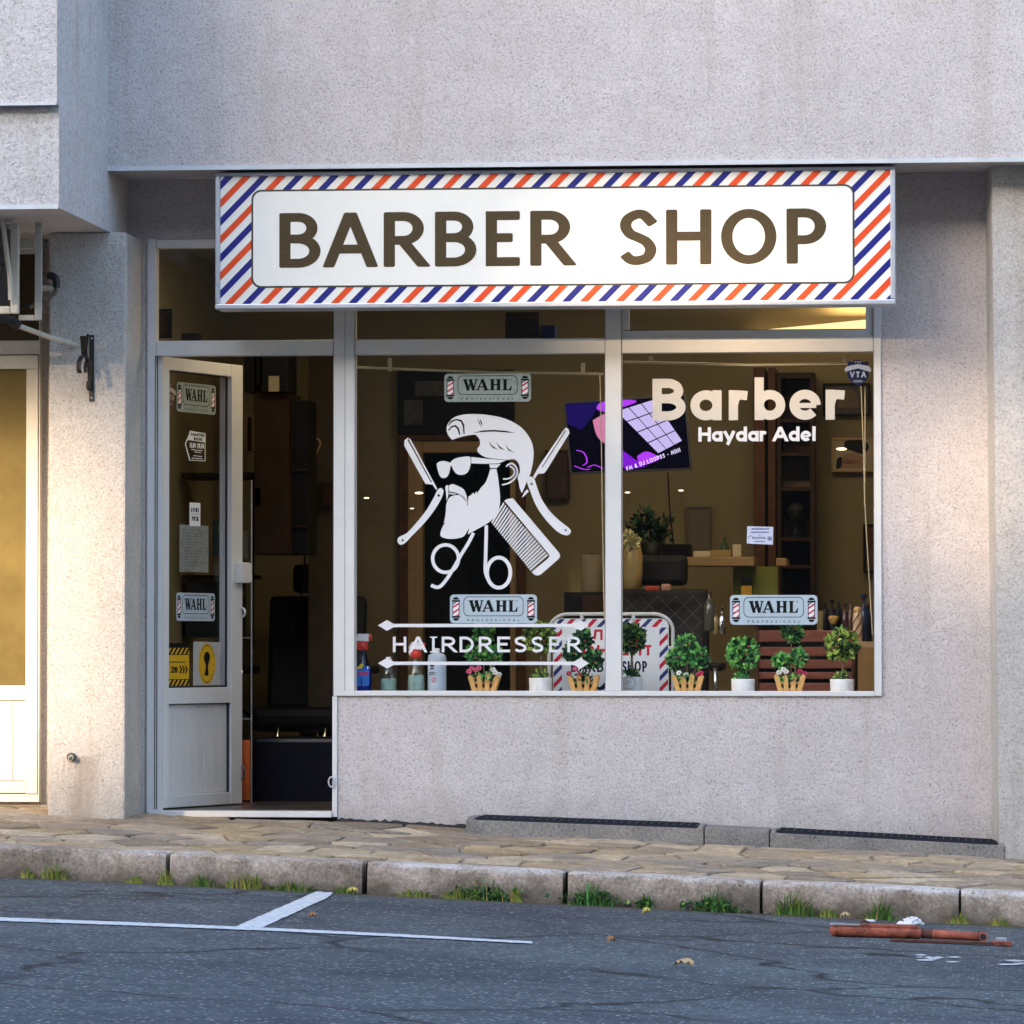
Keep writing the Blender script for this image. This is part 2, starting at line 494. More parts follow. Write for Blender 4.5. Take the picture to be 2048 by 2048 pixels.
# ------------------------------------------------------------ mesh collector
class MB:
    def __init__(self):
        self.v, self.f, self.mi, self.mats, self.sm = [], [], [], [], []

    def m(self, mat):
        if mat not in self.mats:
            self.mats.append(mat)
        return self.mats.index(mat)

    def add(self, verts, faces, mat, smooth=False):
        o = len(self.v)
        i = self.m(mat)
        self.v += [Vector(p) for p in verts]
        for f in faces:
            self.f.append([a + o for a in f])
            self.mi.append(i)
            self.sm.append(smooth)
        return self

    def box(self, x0, x1, y0, y1, z0, z1, mat, bev=0.0):
        x0, x1 = min(x0, x1), max(x0, x1)
        y0, y1 = min(y0, y1), max(y0, y1)
        z0, z1 = min(z0, z1), max(z0, z1)
        pts = [(x0, y0, z0), (x1, y0, z0), (x1, y1, z0), (x0, y1, z0), (x0, y0, z1), (x1, y0, z1), (x1, y1, z1), (x0, y1, z1)]
        return self.hexa(pts, mat, bev)

    def hexa(self, pts, mat, bev=0.0):
        fs = [(0, 3, 2, 1), (4, 5, 6, 7), (0, 1, 5, 4), (1, 2, 6, 5), (2, 3, 7, 6), (3, 0, 4, 7)]
        if not bev:
            return self.add(pts, fs, mat)
        bm = bmesh.new()
        vs = [bm.verts.new(p) for p in pts]
        for f in fs:
            bm.faces.new([vs[i] for i in f])
        bmesh.ops.bevel(bm, geom=bm.edges[:], offset=bev, segments=2, profile=0.6, affect='EDGES')
        bm.verts.index_update()
        self.add([v.co.copy() for v in bm.verts], [[v.index for v in f.verts] for f in bm.faces], mat)
        bm.free()
        return self

    def obox(self, c, ax, ay, az, mat, bev=0.0):
        """oriented box: centre and three half-axis vectors"""
        c, ax, ay, az = Vector(c), Vector(ax), Vector(ay), Vector(az)
        pts = [c + sx * ax + sy * ay + sz * az for sz in (-1, 1) for sx, sy in ((-1, -1), (1, -1), (1, 1), (-1, 1))]
        return self.hexa(pts, mat, bev)

    def tube(self, pts, r, mat, seg=10, caps=True, smooth=True):
        pts = [Vector(p) for p in pts]
        n = len(pts)
        rs = r if isinstance(r, (list, tuple)) else [r] * n
        t0 = (pts[1] - pts[0]).normalized()
        ref = Vector((0, 0, 1)) if abs(t0.z) < 0.9 else Vector((1, 0, 0))
        a = t0.cross(ref).normalized()
        vs, fs = [], []
        for i, p in enumerate(pts):
            t = (pts[min(i + 1, n - 1)] - pts[max(i - 1, 0)]).normalized()
            a = (a - t * a.dot(t)).normalized()
            bb = t.cross(a)
            for k in range(seg):
                an = 2 * math.pi * k / seg
                vs.append(p + (a * math.cos(an) + bb * math.sin(an)) * rs[i])
        for i in range(n - 1):
            for k in range(seg):
                k2 = (k + 1) % seg
                fs.append((i * seg + k, i * seg + k2, (i + 1) * seg + k2, (i + 1) * seg + k))
        self.add(vs, fs, mat, smooth)
        if caps:
            self.add(vs[:seg], [list(range(seg))[::-1]], mat)
            self.add(vs[-seg:], [list(range(seg))], mat)
        return self

    def lathe(self, prof, c, mat, seg=20, smooth=True, axis=None):
        """prof: list of (radius, height) from bottom; c: base centre"""
        c = Vector(c)
        vs, fs = [], []
        n = len(prof)
        for r, h in prof:
            for k in range(seg):
                an = 2 * math.pi * k / seg
                vs.append(c + Vector((r * math.cos(an), r * math.sin(an), h)))
        for i in range(n - 1):
            for k in range(seg):
                k2 = (k + 1) % seg
                fs.append((i * seg + k, i * seg + k2, (i + 1) * seg + k2, (i + 1) * seg + k))
        self.add(vs, fs, mat, smooth)
        self.add(vs[:seg], [list(range(seg))[::-1]], mat)
        self.add(vs[-seg:], [list(range(seg))], mat)
        return self

    def ball(self, c, r, mat, seg=14, rings=9, sc=(1, 1, 1), jit=0.0):
        c = Vector(c)
        vs = [c + Vector((0, 0, -r * sc[2]))]
        for i in range(1, rings):
            th = math.pi * i / rings
            for k in range(seg):
                an = 2 * math.pi * k / seg
                rr = r * (1 + random.uniform(-jit, jit))
                vs.append(c + Vector((rr * sc[0] * math.sin(th) * math.cos(an), rr * sc[1] * math.sin(th) * math.sin(an), -rr * sc[2] * math.cos(th))))
        vs.append(c + Vector((0, 0, r * sc[2])))
        fs = []
        for k in range(seg):
            k2 = (k + 1) % seg
            fs.append((0, 1 + k2, 1 + k))
            for i in range(rings - 2):
                a = 1 + i * seg
                fs.append((a + k, a + k2, a + seg + k2, a + seg + k))
            a = 1 + (rings - 2) * seg
            fs.append((a + k, a + k2, len(vs) - 1))
        return self.add(vs, fs, mat, True)

    def sheet(self, loops, mapf, layer, mat):
        """flat filled outline (holes follow the first loop) laid on a surface by mapf(u, v, layer)"""
        v2 = [[Vector((a, b, 0)) for a, b in lp] for lp in loops]
        tri = tessellate_polygon(v2)
        flat = [p for lp in loops for p in lp]
        vs = [mapf(a, b, layer) for a, b in flat]
        return self.add(vs, [list(t) for t in tri], mat)

    def slab(self, loops, mapf, mat, d0, d1):
        """like sheet, with a thickness: front at layer d1, back at d0"""
        self.sheet(loops, mapf, d1, mat)
        for lp in loops:
            n = len(lp)
            vs = [mapf(a, b, d1) for a, b in lp] + [mapf(a, b, d0) for a, b in lp]
            self.add(vs, [(i, (i + 1) % n, n + (i + 1) % n, n + i) for i in range(n)], mat)
        return self

    def empty(self):
        return not self.f


def settag(o, label=None, cat=None, group=None, kind=None):
    if label:
        o['label'] = label
    if cat:
        o['category'] = cat
    if group:
        o['group'] = group
    if kind:
        o['kind'] = kind
    return o


WORLD = {}


def thing(name, loc, label, cat, group=None):
    o = bpy.data.objects.new(name, None)
    o.empty_display_size = 0.1
    COL.objects.link(o)
    o.location = loc
    WORLD[o] = Vector(loc)
    return settag(o, label, cat, group)


def build(name, mb, parent=None, label=None, cat=None, group=None, kind=None, fixn=True):
    """link the collected shape as ONE mesh object; origin at its base (top level) or at its thing's base (part)"""
    if parent is None:
        xs = [p.x for p in mb.v]
        ys = [p.y for p in mb.v]
        zs = [p.z for p in mb.v]
        org = Vector(((min(xs) + max(xs)) / 2, (min(ys) + max(ys)) / 2, min(zs)))
    else:
        org = WORLD[parent]
    me = bpy.data.meshes.new(name)
    me.from_pydata([tuple(p - org) for p in mb.v], [], mb.f)
    for m in mb.mats:
        me.materials.append(m)
    for p, i, s in zip(me.polygons, mb.mi, mb.sm):
        p.material_index = i
        p.use_smooth = s
    if fixn:
        bm = bmesh.new()
        bm.from_mesh(me)
        bmesh.ops.recalc_face_normals(bm, faces=bm.faces[:])
        bm.to_mesh(me)
        bm.free()
    me.update()
    o = bpy.data.objects.new(name, me)
    COL.objects.link(o)
    WORLD[o] = org
    if parent is None:
        o.location = org
    else:
        o.parent = parent
    return settag(o, label, cat, group, kind)


def copy_tree(o, parent=None):
    c = o.copy()
    COL.objects.link(c)
    c.parent = parent
    for ch in list(o.children):
        copy_tree(ch, c)
    return c


# ------------------------------------------------------------ flat shapes and lettering
def flat(Y, xref, yref):
    """vertical plane Y facing the street; u, v are photo measurements, layers step towards the street"""
    def f(u, v, l=0):
        return Vector((P(u, yref, Y).x, Y - l * 0.0004, P(xref, v, Y).z))
    return f


def ribbon(pts, w, closed=False, round_end=0.0):
    """outline quads of a thick line; returns a list of loops (left side + right side)"""
    n = len(pts)
    L, R = [], []
    for i in range(n):
        p = Vector(pts[i])
        a = Vector(pts[i - 1]) if (i > 0 or closed) else None
        b = Vector(pts[(i + 1) % n]) if (i < n - 1 or closed) else None
        if a is None:
            t = (b - p).normalized()
            nn = Vector((-t.y, t.x))
            k = 1
        elif b is None:
            t = (p - a).normalized()
            nn = Vector((-t.y, t.x))
            k = 1
        else:
            t1, t2 = (p - a).normalized(), (b - p).normalized()
            n1, n2 = Vector((-t1.y, t1.x)), Vector((-t2.y, t2.x))
            nn = n1 + n2
            if nn.length < 1e-6:
                nn = n1
            nn.normalize()
            k = 1 / max(0.45, nn.dot(n1))
        L.append(p + nn * w / 2 * k)
        R.append(p - nn * w / 2 * k)
    return L, R


def lay_ribbon(mb, pts, w, mapf, layer, mat, closed=False, rnd=0.0, cut=(None, None)):
    pts = [Vector(p) for p in pts]
    q = []
    for p in pts:
        if not q or (p - q[-1]).length > 1e-5:
            q.append(p)
    pts = q
    L, R = ribbon(pts, w, closed)
    n = len(pts)
    if closed:
        vs = [mapf(*p, layer) for p in L] + [mapf(*p, layer) for p in R]
        mb.add(vs, [(i, (i + 1) % n, n + (i + 1) % n, n + i) for i in range(n)], mat)
        return
    for e, (o, q) in enumerate(((0, 1), (-1, -2))):
        if cut[e] is not None:          # end squared off level with the line of the lettering
            t = (pts[o] - pts[q]).normalized()
            for side in (L, R):
                side[o] = side[o] + t * ((cut[e] - side[o].y) / t.y)
    if rnd > 0:
        t = (pts[0] - pts[1]).normalized()
        if cut[0] is not None:
            t = Vector((0, 1 if t.y > 0 else -1))
        cap0 = [R[0] + (L[0] - R[0]) * 0.12 + t * rnd, R[0] + (L[0] - R[0]) * 0.88 + t * rnd]
        t2 = (pts[-1] - pts[-2]).normalized()
        if cut[1] is not None:
            t2 = Vector((0, 1 if t2.y > 0 else -1))
        cap1 = [L[-1] + (R[-1] - L[-1]) * 0.12 + t2 * rnd, L[-1] + (R[-1] - L[-1]) * 0.88 + t2 * rnd]
        mb.add([mapf(*p, layer) for p in (R[0], *cap0, L[0])], [(0, 1, 2, 3)], mat)
        mb.add([mapf(*p, layer) for p in (L[-1], *cap1, R[-1])], [(0, 1, 2, 3)], mat)
    vs = [mapf(*p, layer) for p in L] + [mapf(*p, layer) for p in R]
    mb.add(vs, [(i, i + 1, n + i + 1, n + i) for i in range(n - 1)], mat)


def arc(cx, cy, rx, ry, a0, a1, n=14):
    return [(cx + rx * math.cos(math.radians(a0 + (a1 - a0) * i / n)), cy + ry * math.sin(math.radians(a0 + (a1 - a0) * i / n))) for i in range(n + 1)]


def bez(pts, n=8):
    """Catmull-Rom through the points"""
    out = []
    for i in range(len(pts) - 1):
        p0 = Vector(pts[max(i - 1, 0)])
        p1, p2 = Vector(pts[i]), Vector(pts[i + 1])
        p3 = Vector(pts[min(i + 2, len(pts) - 1)])
        for k in range(n):
            t = k / n
            out.append(0.5 * ((2 * p1) + (p2 - p0) * t + (2 * p0 - 5 * p1 + 4 * p2 - p3) * t * t + (3 * p1 - p0 - 3 * p2 + p3) * t ** 3))
    out.append(Vector(pts[-1]))
    return [tuple(p) for p in out]


def bowl(y1, y0, x=1.0, flatx=0.5):
    h = (y1 - y0) / 2
    return [(0, y1), (flatx, y1)] + arc(flatx, y0 + h, x - flatx, h, 90, -90, 14)[1:] + [(0, y0)]


# centre-line strokes in a unit box (x right, y up); letter width is given apart
G = {
    'A': (0.86, [[(0, 0), (.45, 1)], [(.55, 1), (1, 0)], [(.2, .3), (.8, .3)]]),
    'B': (0.70, [[(0, 0), (0, 1)], bowl(1, .53, .9, .45), bowl(.53, 0, 1, .45)]),
    'C': (0.72, [arc(.5, .5, .5, .5, 50, 310, 24)]),
    'D': (0.78, [[(0, 0), (0, 1)], bowl(1, 0, 1, .35)]),
    'E': (0.60, [[(1, 1), (0, 1), (0, 0), (1, 0)], [(0, .52), (.88, .52)]]),
    'F': (0.58, [[(1, 1), (0, 1), (0, 0)], [(0, .5), (.85, .5)]]),
    'G': (0.76, [arc(.5, .5, .5, .5, 50, 360, 26) + [(.6, .5)]]),
    'H': (0.76, [[(0, 0), (0, 1)], [(1, 0), (1, 1)], [(0, .52), (1, .52)]]),
    'I': (0.18, [[(.5, 0), (.5, 1)]]),
    'J': (0.5, [[(1, 1), (1, .3)] + arc(.5, .3, .5, .3, 0, -170, 10)]),
    'K': (0.70, [[(0, 0), (0, 1)], [(1, 1), (.1, .48)], [(.3, .6), (1, 0)]]),
    'L': (0.56, [[(0, 1), (0, 0), (1, 0)]]),
    'M': (0.92, [[(0, 0), (.06, 1), (.5, .25), (.94, 1), (1, 0)]]),
    'N': (0.78, [[(0, 0), (0, 1), (1, 0), (1, 1)]]),
    'O': (0.90, [('closed', arc(.5, .5, .5, .5, 0, 360, 36)[:-1])]),
    'P': (0.66, [[(0, 0), (0, 1)], bowl(1, .42, 1, .45)]),
    'R': (0.70, [[(0, 0), (0, 1)], bowl(1, .48, .92, .45), [(.42, .48), (1, 0)]]),
    'S': (0.62, [bez([(.95, .86), (.72, .985), (.45, 1), (.12, .9), (.03, .74), (.2, .58), (.5, .5), (.82, .4), (.98, .24), (.85, .07), (.5, 0), (.22, .02), (0, .13)], 6)]),
    'T': (0.66, [[(0, 1), (1, 1)], [(.5, 1), (.5, 0)]]),
    'U': (0.74, [[(0, 1), (0, .38)] + arc(.5, .38, .5, .38, 180, 360, 14) + [(1, 1)]]),
    'V': (0.82, [[(0, 1), (.5, 0), (1, 1)]]),
    'W': (1.1, [[(0, 1), (.25, 0), (.5, .9), (.75, 0), (1, 1)]]),
    'X': (0.72, [[(0, 0), (1, 1)], [(0, 1), (1, 0)]]),
    'Y': (0.72, [[(0, 1), (.5, .45), (1, 1)], [(.5, .45), (.5, 0)]]),
    'Z': (0.66, [[(0, 1), (1, 1), (0, 0), (1, 0)]]),
    'П': (0.74, [[(0, 0), (0, 1), (1, 1), (1, 0)]]),
    'Л': (0.76, [[(0, 0), (.14, .08), (.26, 1), (1, 1), (1, 0)]]),
    'Б': (0.66, [[(.9, 1), (0, 1), (0, 0)], bowl(.56, 0, 1, .45)]),
    'З': (0.60, [arc(.45, .75, .5, .25, 150, -90, 12), arc(.45, .25, .55, .25, 90, -150, 12)]),
    'И': (0.76, [[(0, 1), (0, 0), (1, 1), (1, 0)]]),
    'У': (0.70, [[(0, 1), (.5, .4)], [(1, 1), (.4, 0), (.1, 0)]]),
    '0': (0.60, [('closed', arc(.5, .5, .5, .5, 0, 360, 24)[:-1])]),
    '1': (0.30, [[(.1, .8), (.7, 1), (.7, 0)]]),
    '2': (0.58, [arc(.5, .72, .48, .28, 160, -30, 10) + [(0, 0), (1, 0)]]),
    '-': (0.36, [[(0, .42), (1, .42)]]),
    '.': (0.10, [[(.5, 0), (.5, .1)]]),
    '&': (0.7, [arc(.4, .77, .25, .22, -60, 250, 12) + [(1, 0)], [(.3, .55), (.05, .3), (.3, 0), (.7, .1), (1, .45)]]),
    # lower case: heights are relative to the capital height
    'a': (0.64, [('closed', arc(.5, .32, .5, .32, 0, 360, 26)[:-1]), [(1, 0), (1, .64)]]),
    'b': (0.64, [('closed', arc(.5, .32, .5, .32, 0, 360, 26)[:-1]), [(0, 0), (0, 1.03)]]),
    'd': (0.64, [('closed', arc(.5, .32, .5, .32, 0, 360, 26)[:-1]), [(1, 0), (1, 1.03)]]),
    'e': (0.66, [arc(.5, .32, .5, .32, -2, 318, 26), ('w', 0.55, [(.06, .30), (1, .30)])]),
    'r': (0.42, [[(0, 0), (0, .64)], bez([(.02, .34), (.16, .52), (.48, .625), (1.18, .61)], 5)]),
    'l': (0.16, [[(.5, 0), (.5, 1.03)]]),
    'y': (0.66, [[(0, .66), (.5, 0)], [(1, .66), (.36, -.3)]]),
    'i': (0.16, [[(.5, 0), (.5, .64)], [(.5, .84), (.5, .98)]]),
    'x': (0.56, [[(0, 0), (1, .64)], [(0, .64), (1, 0)]]),
    'm': (0.95, [[(0, 0), (0, .64)], [(0, .4), (.12, .6), (.35, .64), (.5, .5), (.5, 0)], [(.5, .4), (.62, .6), (.85, .64), (1, .5), (1, 0)]]),
}
for a_, b_ in zip('АВЕКМНОРСТХ', 'ABEKMHOPCTX'):
    G[a_] = G[b_]


def glyph(mb, ch, mapf, x0, x1, ytop, ybot, sw, mat, layer=0, kx=1.0, rnd=0.0):
    """one letter between x0..x1; cap top and baseline in photo measurements (y down); sw stroke in the same units"""
    w, strokes = G[ch]
    H = ybot - ytop
    bx0, bx1 = x0 / kx + sw / 2, x1 / kx - sw / 2
    if ch in 'Il.':
        bx0 = bx1 = (x0 + x1) / 2 / kx
    hy = H - sw

    def mp(u, v, l):
        return mapf(u * kx, v, l)
    for i, st in enumerate(strokes):
        closed = False
        wk = 1.0
        if st[0] == 'closed':
            closed = True
            st = st[1]
        elif st[0] == 'w':
            wk = st[1]
            st = st[2]
        pts = [(bx0 + (bx1 - bx0) * a, ybot - sw / 2 - hy * b) for a, b in st]
        if ch in 'adbeyr' or ch in 'HAKPRTIVWYПЛИХNM1l':
            # open stems run the full height
            pts = [(a, b) for a, b in pts]
        if not closed and len(pts) >= 2:
            def ext(p, q):
                d = (Vector(p) - Vector(q)).normalized()
                return tuple(Vector(p) + d * (sw / 2 - rnd))
            a, b = st[0], st[-1]
            if abs(pts[0][0] - pts[1][0]) < abs(pts[0][1] - pts[1][1]) * 1.2 and (a[1] <= 0.01 or a[1] >= 0.6):
                pts[0] = ext(pts[0], pts[1])
            elif a[0] in (0, 1) and abs(pts[0][1] - pts[1][1]) < 1e-6 and ch not in 'BDPRБe':
                pts[0] = ext(pts[0], pts[1])
            if abs(pts[-1][0] - pts[-2][0]) < abs(pts[-1][1] - pts[-2][1]) * 1.2 and (b[1] <= 0.01 or b[1] >= 0.6):
                pts[-1] = ext(pts[-1], pts[-2])
            elif b[0] in (0, 1) and abs(pts[-1][1] - pts[-2][1]) < 1e-6 and ch not in 'BDPRБe':
                pts[-1] = ext(pts[-1], pts[-2])
        cut = [None, None]
        if not closed and ch in 'AKRNVWXYMИ':
            for e, (o, q) in enumerate(((0, 1), (-1, -2))):
                if st[o][1] in (0, 1) and abs(pts[o][0] - pts[q][0]) > 0.08 * abs(pts[o][1] - pts[q][1]) and abs(pts[o][1] - pts[q][1]) > 1e-6:
                    cut[e] = (ybot - rnd) if st[o][1] == 0 else (ytop + rnd)
        lay_ribbon(mb, pts, sw * wk, mp, layer + i * 0.25, mat, closed, rnd, cut)


def text(mb, s, mapf, x0, x1, ytop, ybot, sw, mat, layer=0, gap=0.16):
    """a line of lettering fitted between x0 and x1"""
    ws = [(0.32 if c == ' ' else G[c][0]) for c in s]
    tot = sum(ws) + gap * (len(s) - 1)
    k = (x1 - x0) / tot
    x = x0
    for c, w in zip(s, ws):
        if c != ' ':
            if c in 'Il.':
                glyph(mb, c, mapf, x, x + w * k, ytop, ybot, sw, mat, layer)
            else:
                glyph(mb, c, mapf, x, x + w * k, ytop, ybot, min(sw, w * k * 0.55), mat, layer)
        x += (w + gap) * k


def rrect(x0, y0, x1, y1, r, n=6):
    return (arc(x1 - r, y1 - r, r, r, 0, 90, n) + arc(x0 + r, y1 - r, r, r, 90, 180, n) + arc(x0 + r, y0 + r, r, r, 180, 270, n) + arc(x1 - r, y0 + r, r, r, 270, 360, n))


def rect(x0, y0, x1, y1):
    return [(x0, y0), (x1, y0), (x1, y1), (x0, y1)]


def clip(poly, x0, y0, x1, y1):
    def cut(pts, ins, inter):
        out = []
        for i in range(len(pts)):
            a, b = pts[i - 1], pts[i]
            if ins(b):
                if not ins(a):
                    out.append(inter(a, b))
                out.append(b)
            elif ins(a):
                out.append(inter(a, b))
        return out

    def ix(v):
        return lambda a, b: (v, a[1] + (b[1] - a[1]) * (v - a[0]) / (b[0] - a[0]))

    def iy(v):
        return lambda a, b: (a[0] + (b[0] - a[0]) * (v - a[1]) / (b[1] - a[1]), v)
    for ins, it in ((lambda p: p[0] >= x0, ix(x0)), (lambda p: p[0] <= x1, ix(x1)), (lambda p: p[1] >= y0, iy(y0)), (lambda p: p[1] <= y1, iy(y1))):
        if len(poly) < 3:
            return []
        poly = cut(poly, ins, it)
    return poly

# ============================================================ ground, road, pavement
def grid(name, xs, ys, zf, mat, kind='structure', parent=None, back=None):
    mb = MB()
    nx, ny = len(xs), len(ys)
    vs = [(x, y, zf(x, y)) for y in ys for x in xs]
    fs = [(j * nx + i, j * nx + i + 1, (j + 1) * nx + i + 1, (j + 1) * nx + i) for j in range(ny - 1) for i in range(nx - 1)]
    mb.add(vs, fs, mat)
    return build(name, mb, parent, kind=kind, fixn=False)


def lin(a, b, n):
    return [a + (b - a) * i / n for i in range(n + 1)]


grid_ground = grid('ground', lin(-300, 300, 4), lin(-500, 300, 4), lambda x, y: -0.80 - 0.0436 * x, M('earth', (0.16, 0.14, 0.11), 0.95, var=0.3))
road = grid('road', lin(-40, 40, 20), lin(-30.5, -2.26, 20), road_z, m_asph)
KY = -2.30                     # kerb face
def pave_h(x, y):
    return pav_z(x, y) - 0.004 + 0.005 * math.sin(x * 3.1 + y * 2) * math.sin(x * 1.3 - y * 5)


pav = grid('pavement', lin(-16, 12, 120), [KY + 0.13] + lin(-2.1, 0.02, 24), lambda x, y: pave_h(x, y) - 0.012, M('paving_mortar', (0.30, 0.265, 0.225), 0.95, var=.5, vscale=9, bump=.6, bscale=80, col2=(0.10, 0.085, 0.06)))


def crazy_paving():
    rnd = random.Random(12)
    X0, X1, Y0, Y1 = -5.2, 5.2, KY + 0.165, 0.0
    pts = []
    for _ in range(4000):
        p = (rnd.uniform(X0, X1), rnd.uniform(Y0, Y1))
        dmin = rnd.choice((0.17, 0.24, 0.30))
        if all((p[0] - q[0]) ** 2 + (p[1] - q[1]) ** 2 > dmin * dmin for q in pts):
            pts.append(p)
    mb = MB()
    for i, p in enumerate(pts):
        poly = [(max(X0, p[0] - .7), max(Y0, p[1] - .7)), (min(X1, p[0] + .7), max(Y0, p[1] - .7)), (min(X1, p[0] + .7), min(Y1, p[1] + .7)), (max(X0, p[0] - .7), min(Y1, p[1] + .7))]
        for j, q in enumerate(pts):
            if i == j or abs(q[0] - p[0]) > 1.2 or abs(q[1] - p[1]) > 1.2:
                continue
            mx, my, nx_, ny_ = (p[0] + q[0]) / 2, (p[1] + q[1]) / 2, q[0] - p[0], q[1] - p[1]
            L_ = math.hypot(nx_, ny_)
            g = 0.008 + 0.004 * math.sin(i * 3.3 + j)
            out = []
            for a in range(len(poly)):
                A, B = poly[a - 1], poly[a]
                da = ((A[0] - mx) * nx_ + (A[1] - my) * ny_) / L_ + g
                db = ((B[0] - mx) * nx_ + (B[1] - my) * ny_) / L_ + g
                if (da <= 0) != (db <= 0):
                    t = da / (da - db)
                    out.append((A[0] + (B[0] - A[0]) * t, A[1] + (B[1] - A[1]) * t))
                if db <= 0:
                    out.append(B)
            poly = out
            if len(poly) < 3:
                break
        if len(poly) < 3:
            continue
        # ragged outline
        fine_ = []
        for a in range(len(poly)):
            A, B = poly[a - 1], poly[a]
            k = max(1, int(math.hypot(A[0] - B[0], A[1] - B[1]) / .05))
            for m_ in range(k):
                fine_.append((A[0] + (B[0] - A[0]) * m_ / k + rnd.uniform(-.005, .005), A[1] + (B[1] - A[1]) * m_ / k + rnd.uniform(-.005, .005)))
        cx, cy = sum(a for a, _ in fine_) / len(fine_), sum(b for _, b in fine_) / len(fine_)
        dz, tx, ty = rnd.uniform(-.004, .005), rnd.uniform(-.012, .012), rnd.uniform(-.022, .022)

        def zt(x, y, d=0):
            return pave_h(x, y) + dz + (x - cx) * tx + (y - cy) * ty + d
        n = len(fine_)
        ring0 = [(x, y, pave_h(x, y) - .013) for x, y in fine_]
        ring1 = [(x, y, zt(x, y, -.003)) for x, y in fine_]
        ring2 = [(cx + (x - cx) * .94, cy + (y - cy) * .94, zt(x, y, rnd.uniform(-.001, .001))) for x, y in fine_]
        ring3 = [(cx + (x - cx) * .5, cy + (y - cy) * .5, zt(cx + (x - cx) * .5, cy + (y - cy) * .5, rnd.uniform(-.0025, .003))) for x, y in fine_]
        vs = ring0 + ring1 + ring2 + ring3 + [(cx, cy, zt(cx, cy, rnd.uniform(-.002, .003)))]
        fs = []
        for r in range(3):
            fs += [(r * n + k, r * n + (k + 1) % n, (r + 1) * n + (k + 1) % n, (r + 1) * n + k) for k in range(n)]
        fs += [(3 * n + k, 3 * n + (k + 1) % n, 4 * n) for k in range(n)]
        mb.add(vs, fs, m_flag)
    return mb


build('flagstones', crazy_paving(), pav)

# painted parking lines: parts of the road
mark_mat = M('road_paint', (0.72, 0.71, 0.71), 0.8, var=0.05, vscale=38, bump=0.6, bscale=70, col2=(0.40, 0.40, 0.42))


def road_mark(pxs, ragged=0.0, name='parking_line'):
    mb = MB()
    pts = []
    n = len(pxs)
    for i in range(n):
        a, b = Vector(pxs[i]), Vector(pxs[(i + 1) % n])
        k = max(1, int((b - a).length / 6))
        for j in range(k):
            q = a.lerp(b, j / k)
            pts.append((q.x + random.uniform(-ragged, ragged), q.y + random.uniform(-ragged, ragged) * 0.5))
    mb.sheet([pts], lambda u, v, l: (lambda p: Vector((p.x, p.y, road_z(p.x, p.y) + 0.004)))(PG(u, v)), 0, mark_mat)
    return build(name, mb, road)


top_l = [(-60, 1834.5), (0, 1836.8), (265, 1846.5), (530, 1857.2), (800, 1870.2), (1064, 1885.0)]
road_mark(top_l + [(1066, 1889.2)] + [(x, y + 7.0 - x * .002) for x, y in top_l[::-1][1:]], 0.6)
road_mark([(472, 1855), (634, 1784), (667, 1787), (655, 1797), (522, 1858)], 0.9)
random.seed(4)
for fx0_, fx1_, fy_ in ((1812, 1926, 1910), (1990, 2090, 1917)):
    for k in range(9):
        a_ = random.uniform(fx0_, fx1_ - 30)
        L_ = random.uniform(14, 46)
        y_ = fy_ + random.uniform(0, 13) + (a_ - fx0_) * .03
        h_ = random.uniform(1.2, 2.8)
        road_mark([(a_, y_), (a_ + L_ * .5, y_ - h_ * .4), (a_ + L_, y_ + h_ * .4), (a_ + L_ * .6, y_ + h_), (a_ + L_ * .2, y_ + h_ * .8)], 0.5, 'worn_paint')

# ---------------------------------------------------------- kerb stones
def kerb_stone(xa, xb):
    mb = MB()
    prof = [(KY + 0.16, 0.0), (KY + 0.035, 0.0), (KY + 0.018, -0.002), (KY + 0.006, -0.008), (KY + 0.001, -0.022), (KY, -0.07), (KY - 0.003, -0.11), (KY - 0.004, -0.26)]
    n = 40
    vs, fs = [], []
    for i in range(n + 1):
        x = xa + (xb - xa) * i / n
        e = min(i, n - i)
        rnd = 0.007 * math.exp(-e * 1.3)
        for k, (y, dz) in enumerate(prof):
            j = 0.008 * math.sin(x * 23 + k) * math.sin(x * 9.7 + k * 2.1) + random.uniform(-.003, .003)
            chip = 0.016 * max(0, math.sin(x * 5.3) * math.sin(x * 13.7) * math.sin(x * 31.0 + k) - 0.18) if 2 <= k <= 4 else 0
            vs.append((x + (rnd if i == 0 else -rnd if i == n else 0) * (0 if k == 0 else 1) * .4, y + (j if k > 0 else 0) + rnd * (k > 1) + chip, pav_z(x, KY) + dz - (rnd + chip) * (k < 5) + (j * 0.5 if 0 < k < 5 else 0)))
    m = len(prof)
    for i in range(n):
        for k in range(m - 1):
            fs.append((i * m + k, i * m + k + 1, (i + 1) * m + k + 1, (i + 1) * m + k))
    mb.add(vs, fs, m_kerb, True)
    for i in (0, n):
        base = vs[i * m:(i + 1) * m] + [(vs[i * m][0], KY + 0.16, pav_z(vs[i * m][0], KY) - 0.26)]
        mb.add(base, [list(range(m + 1))], m_kerb)
    return mb


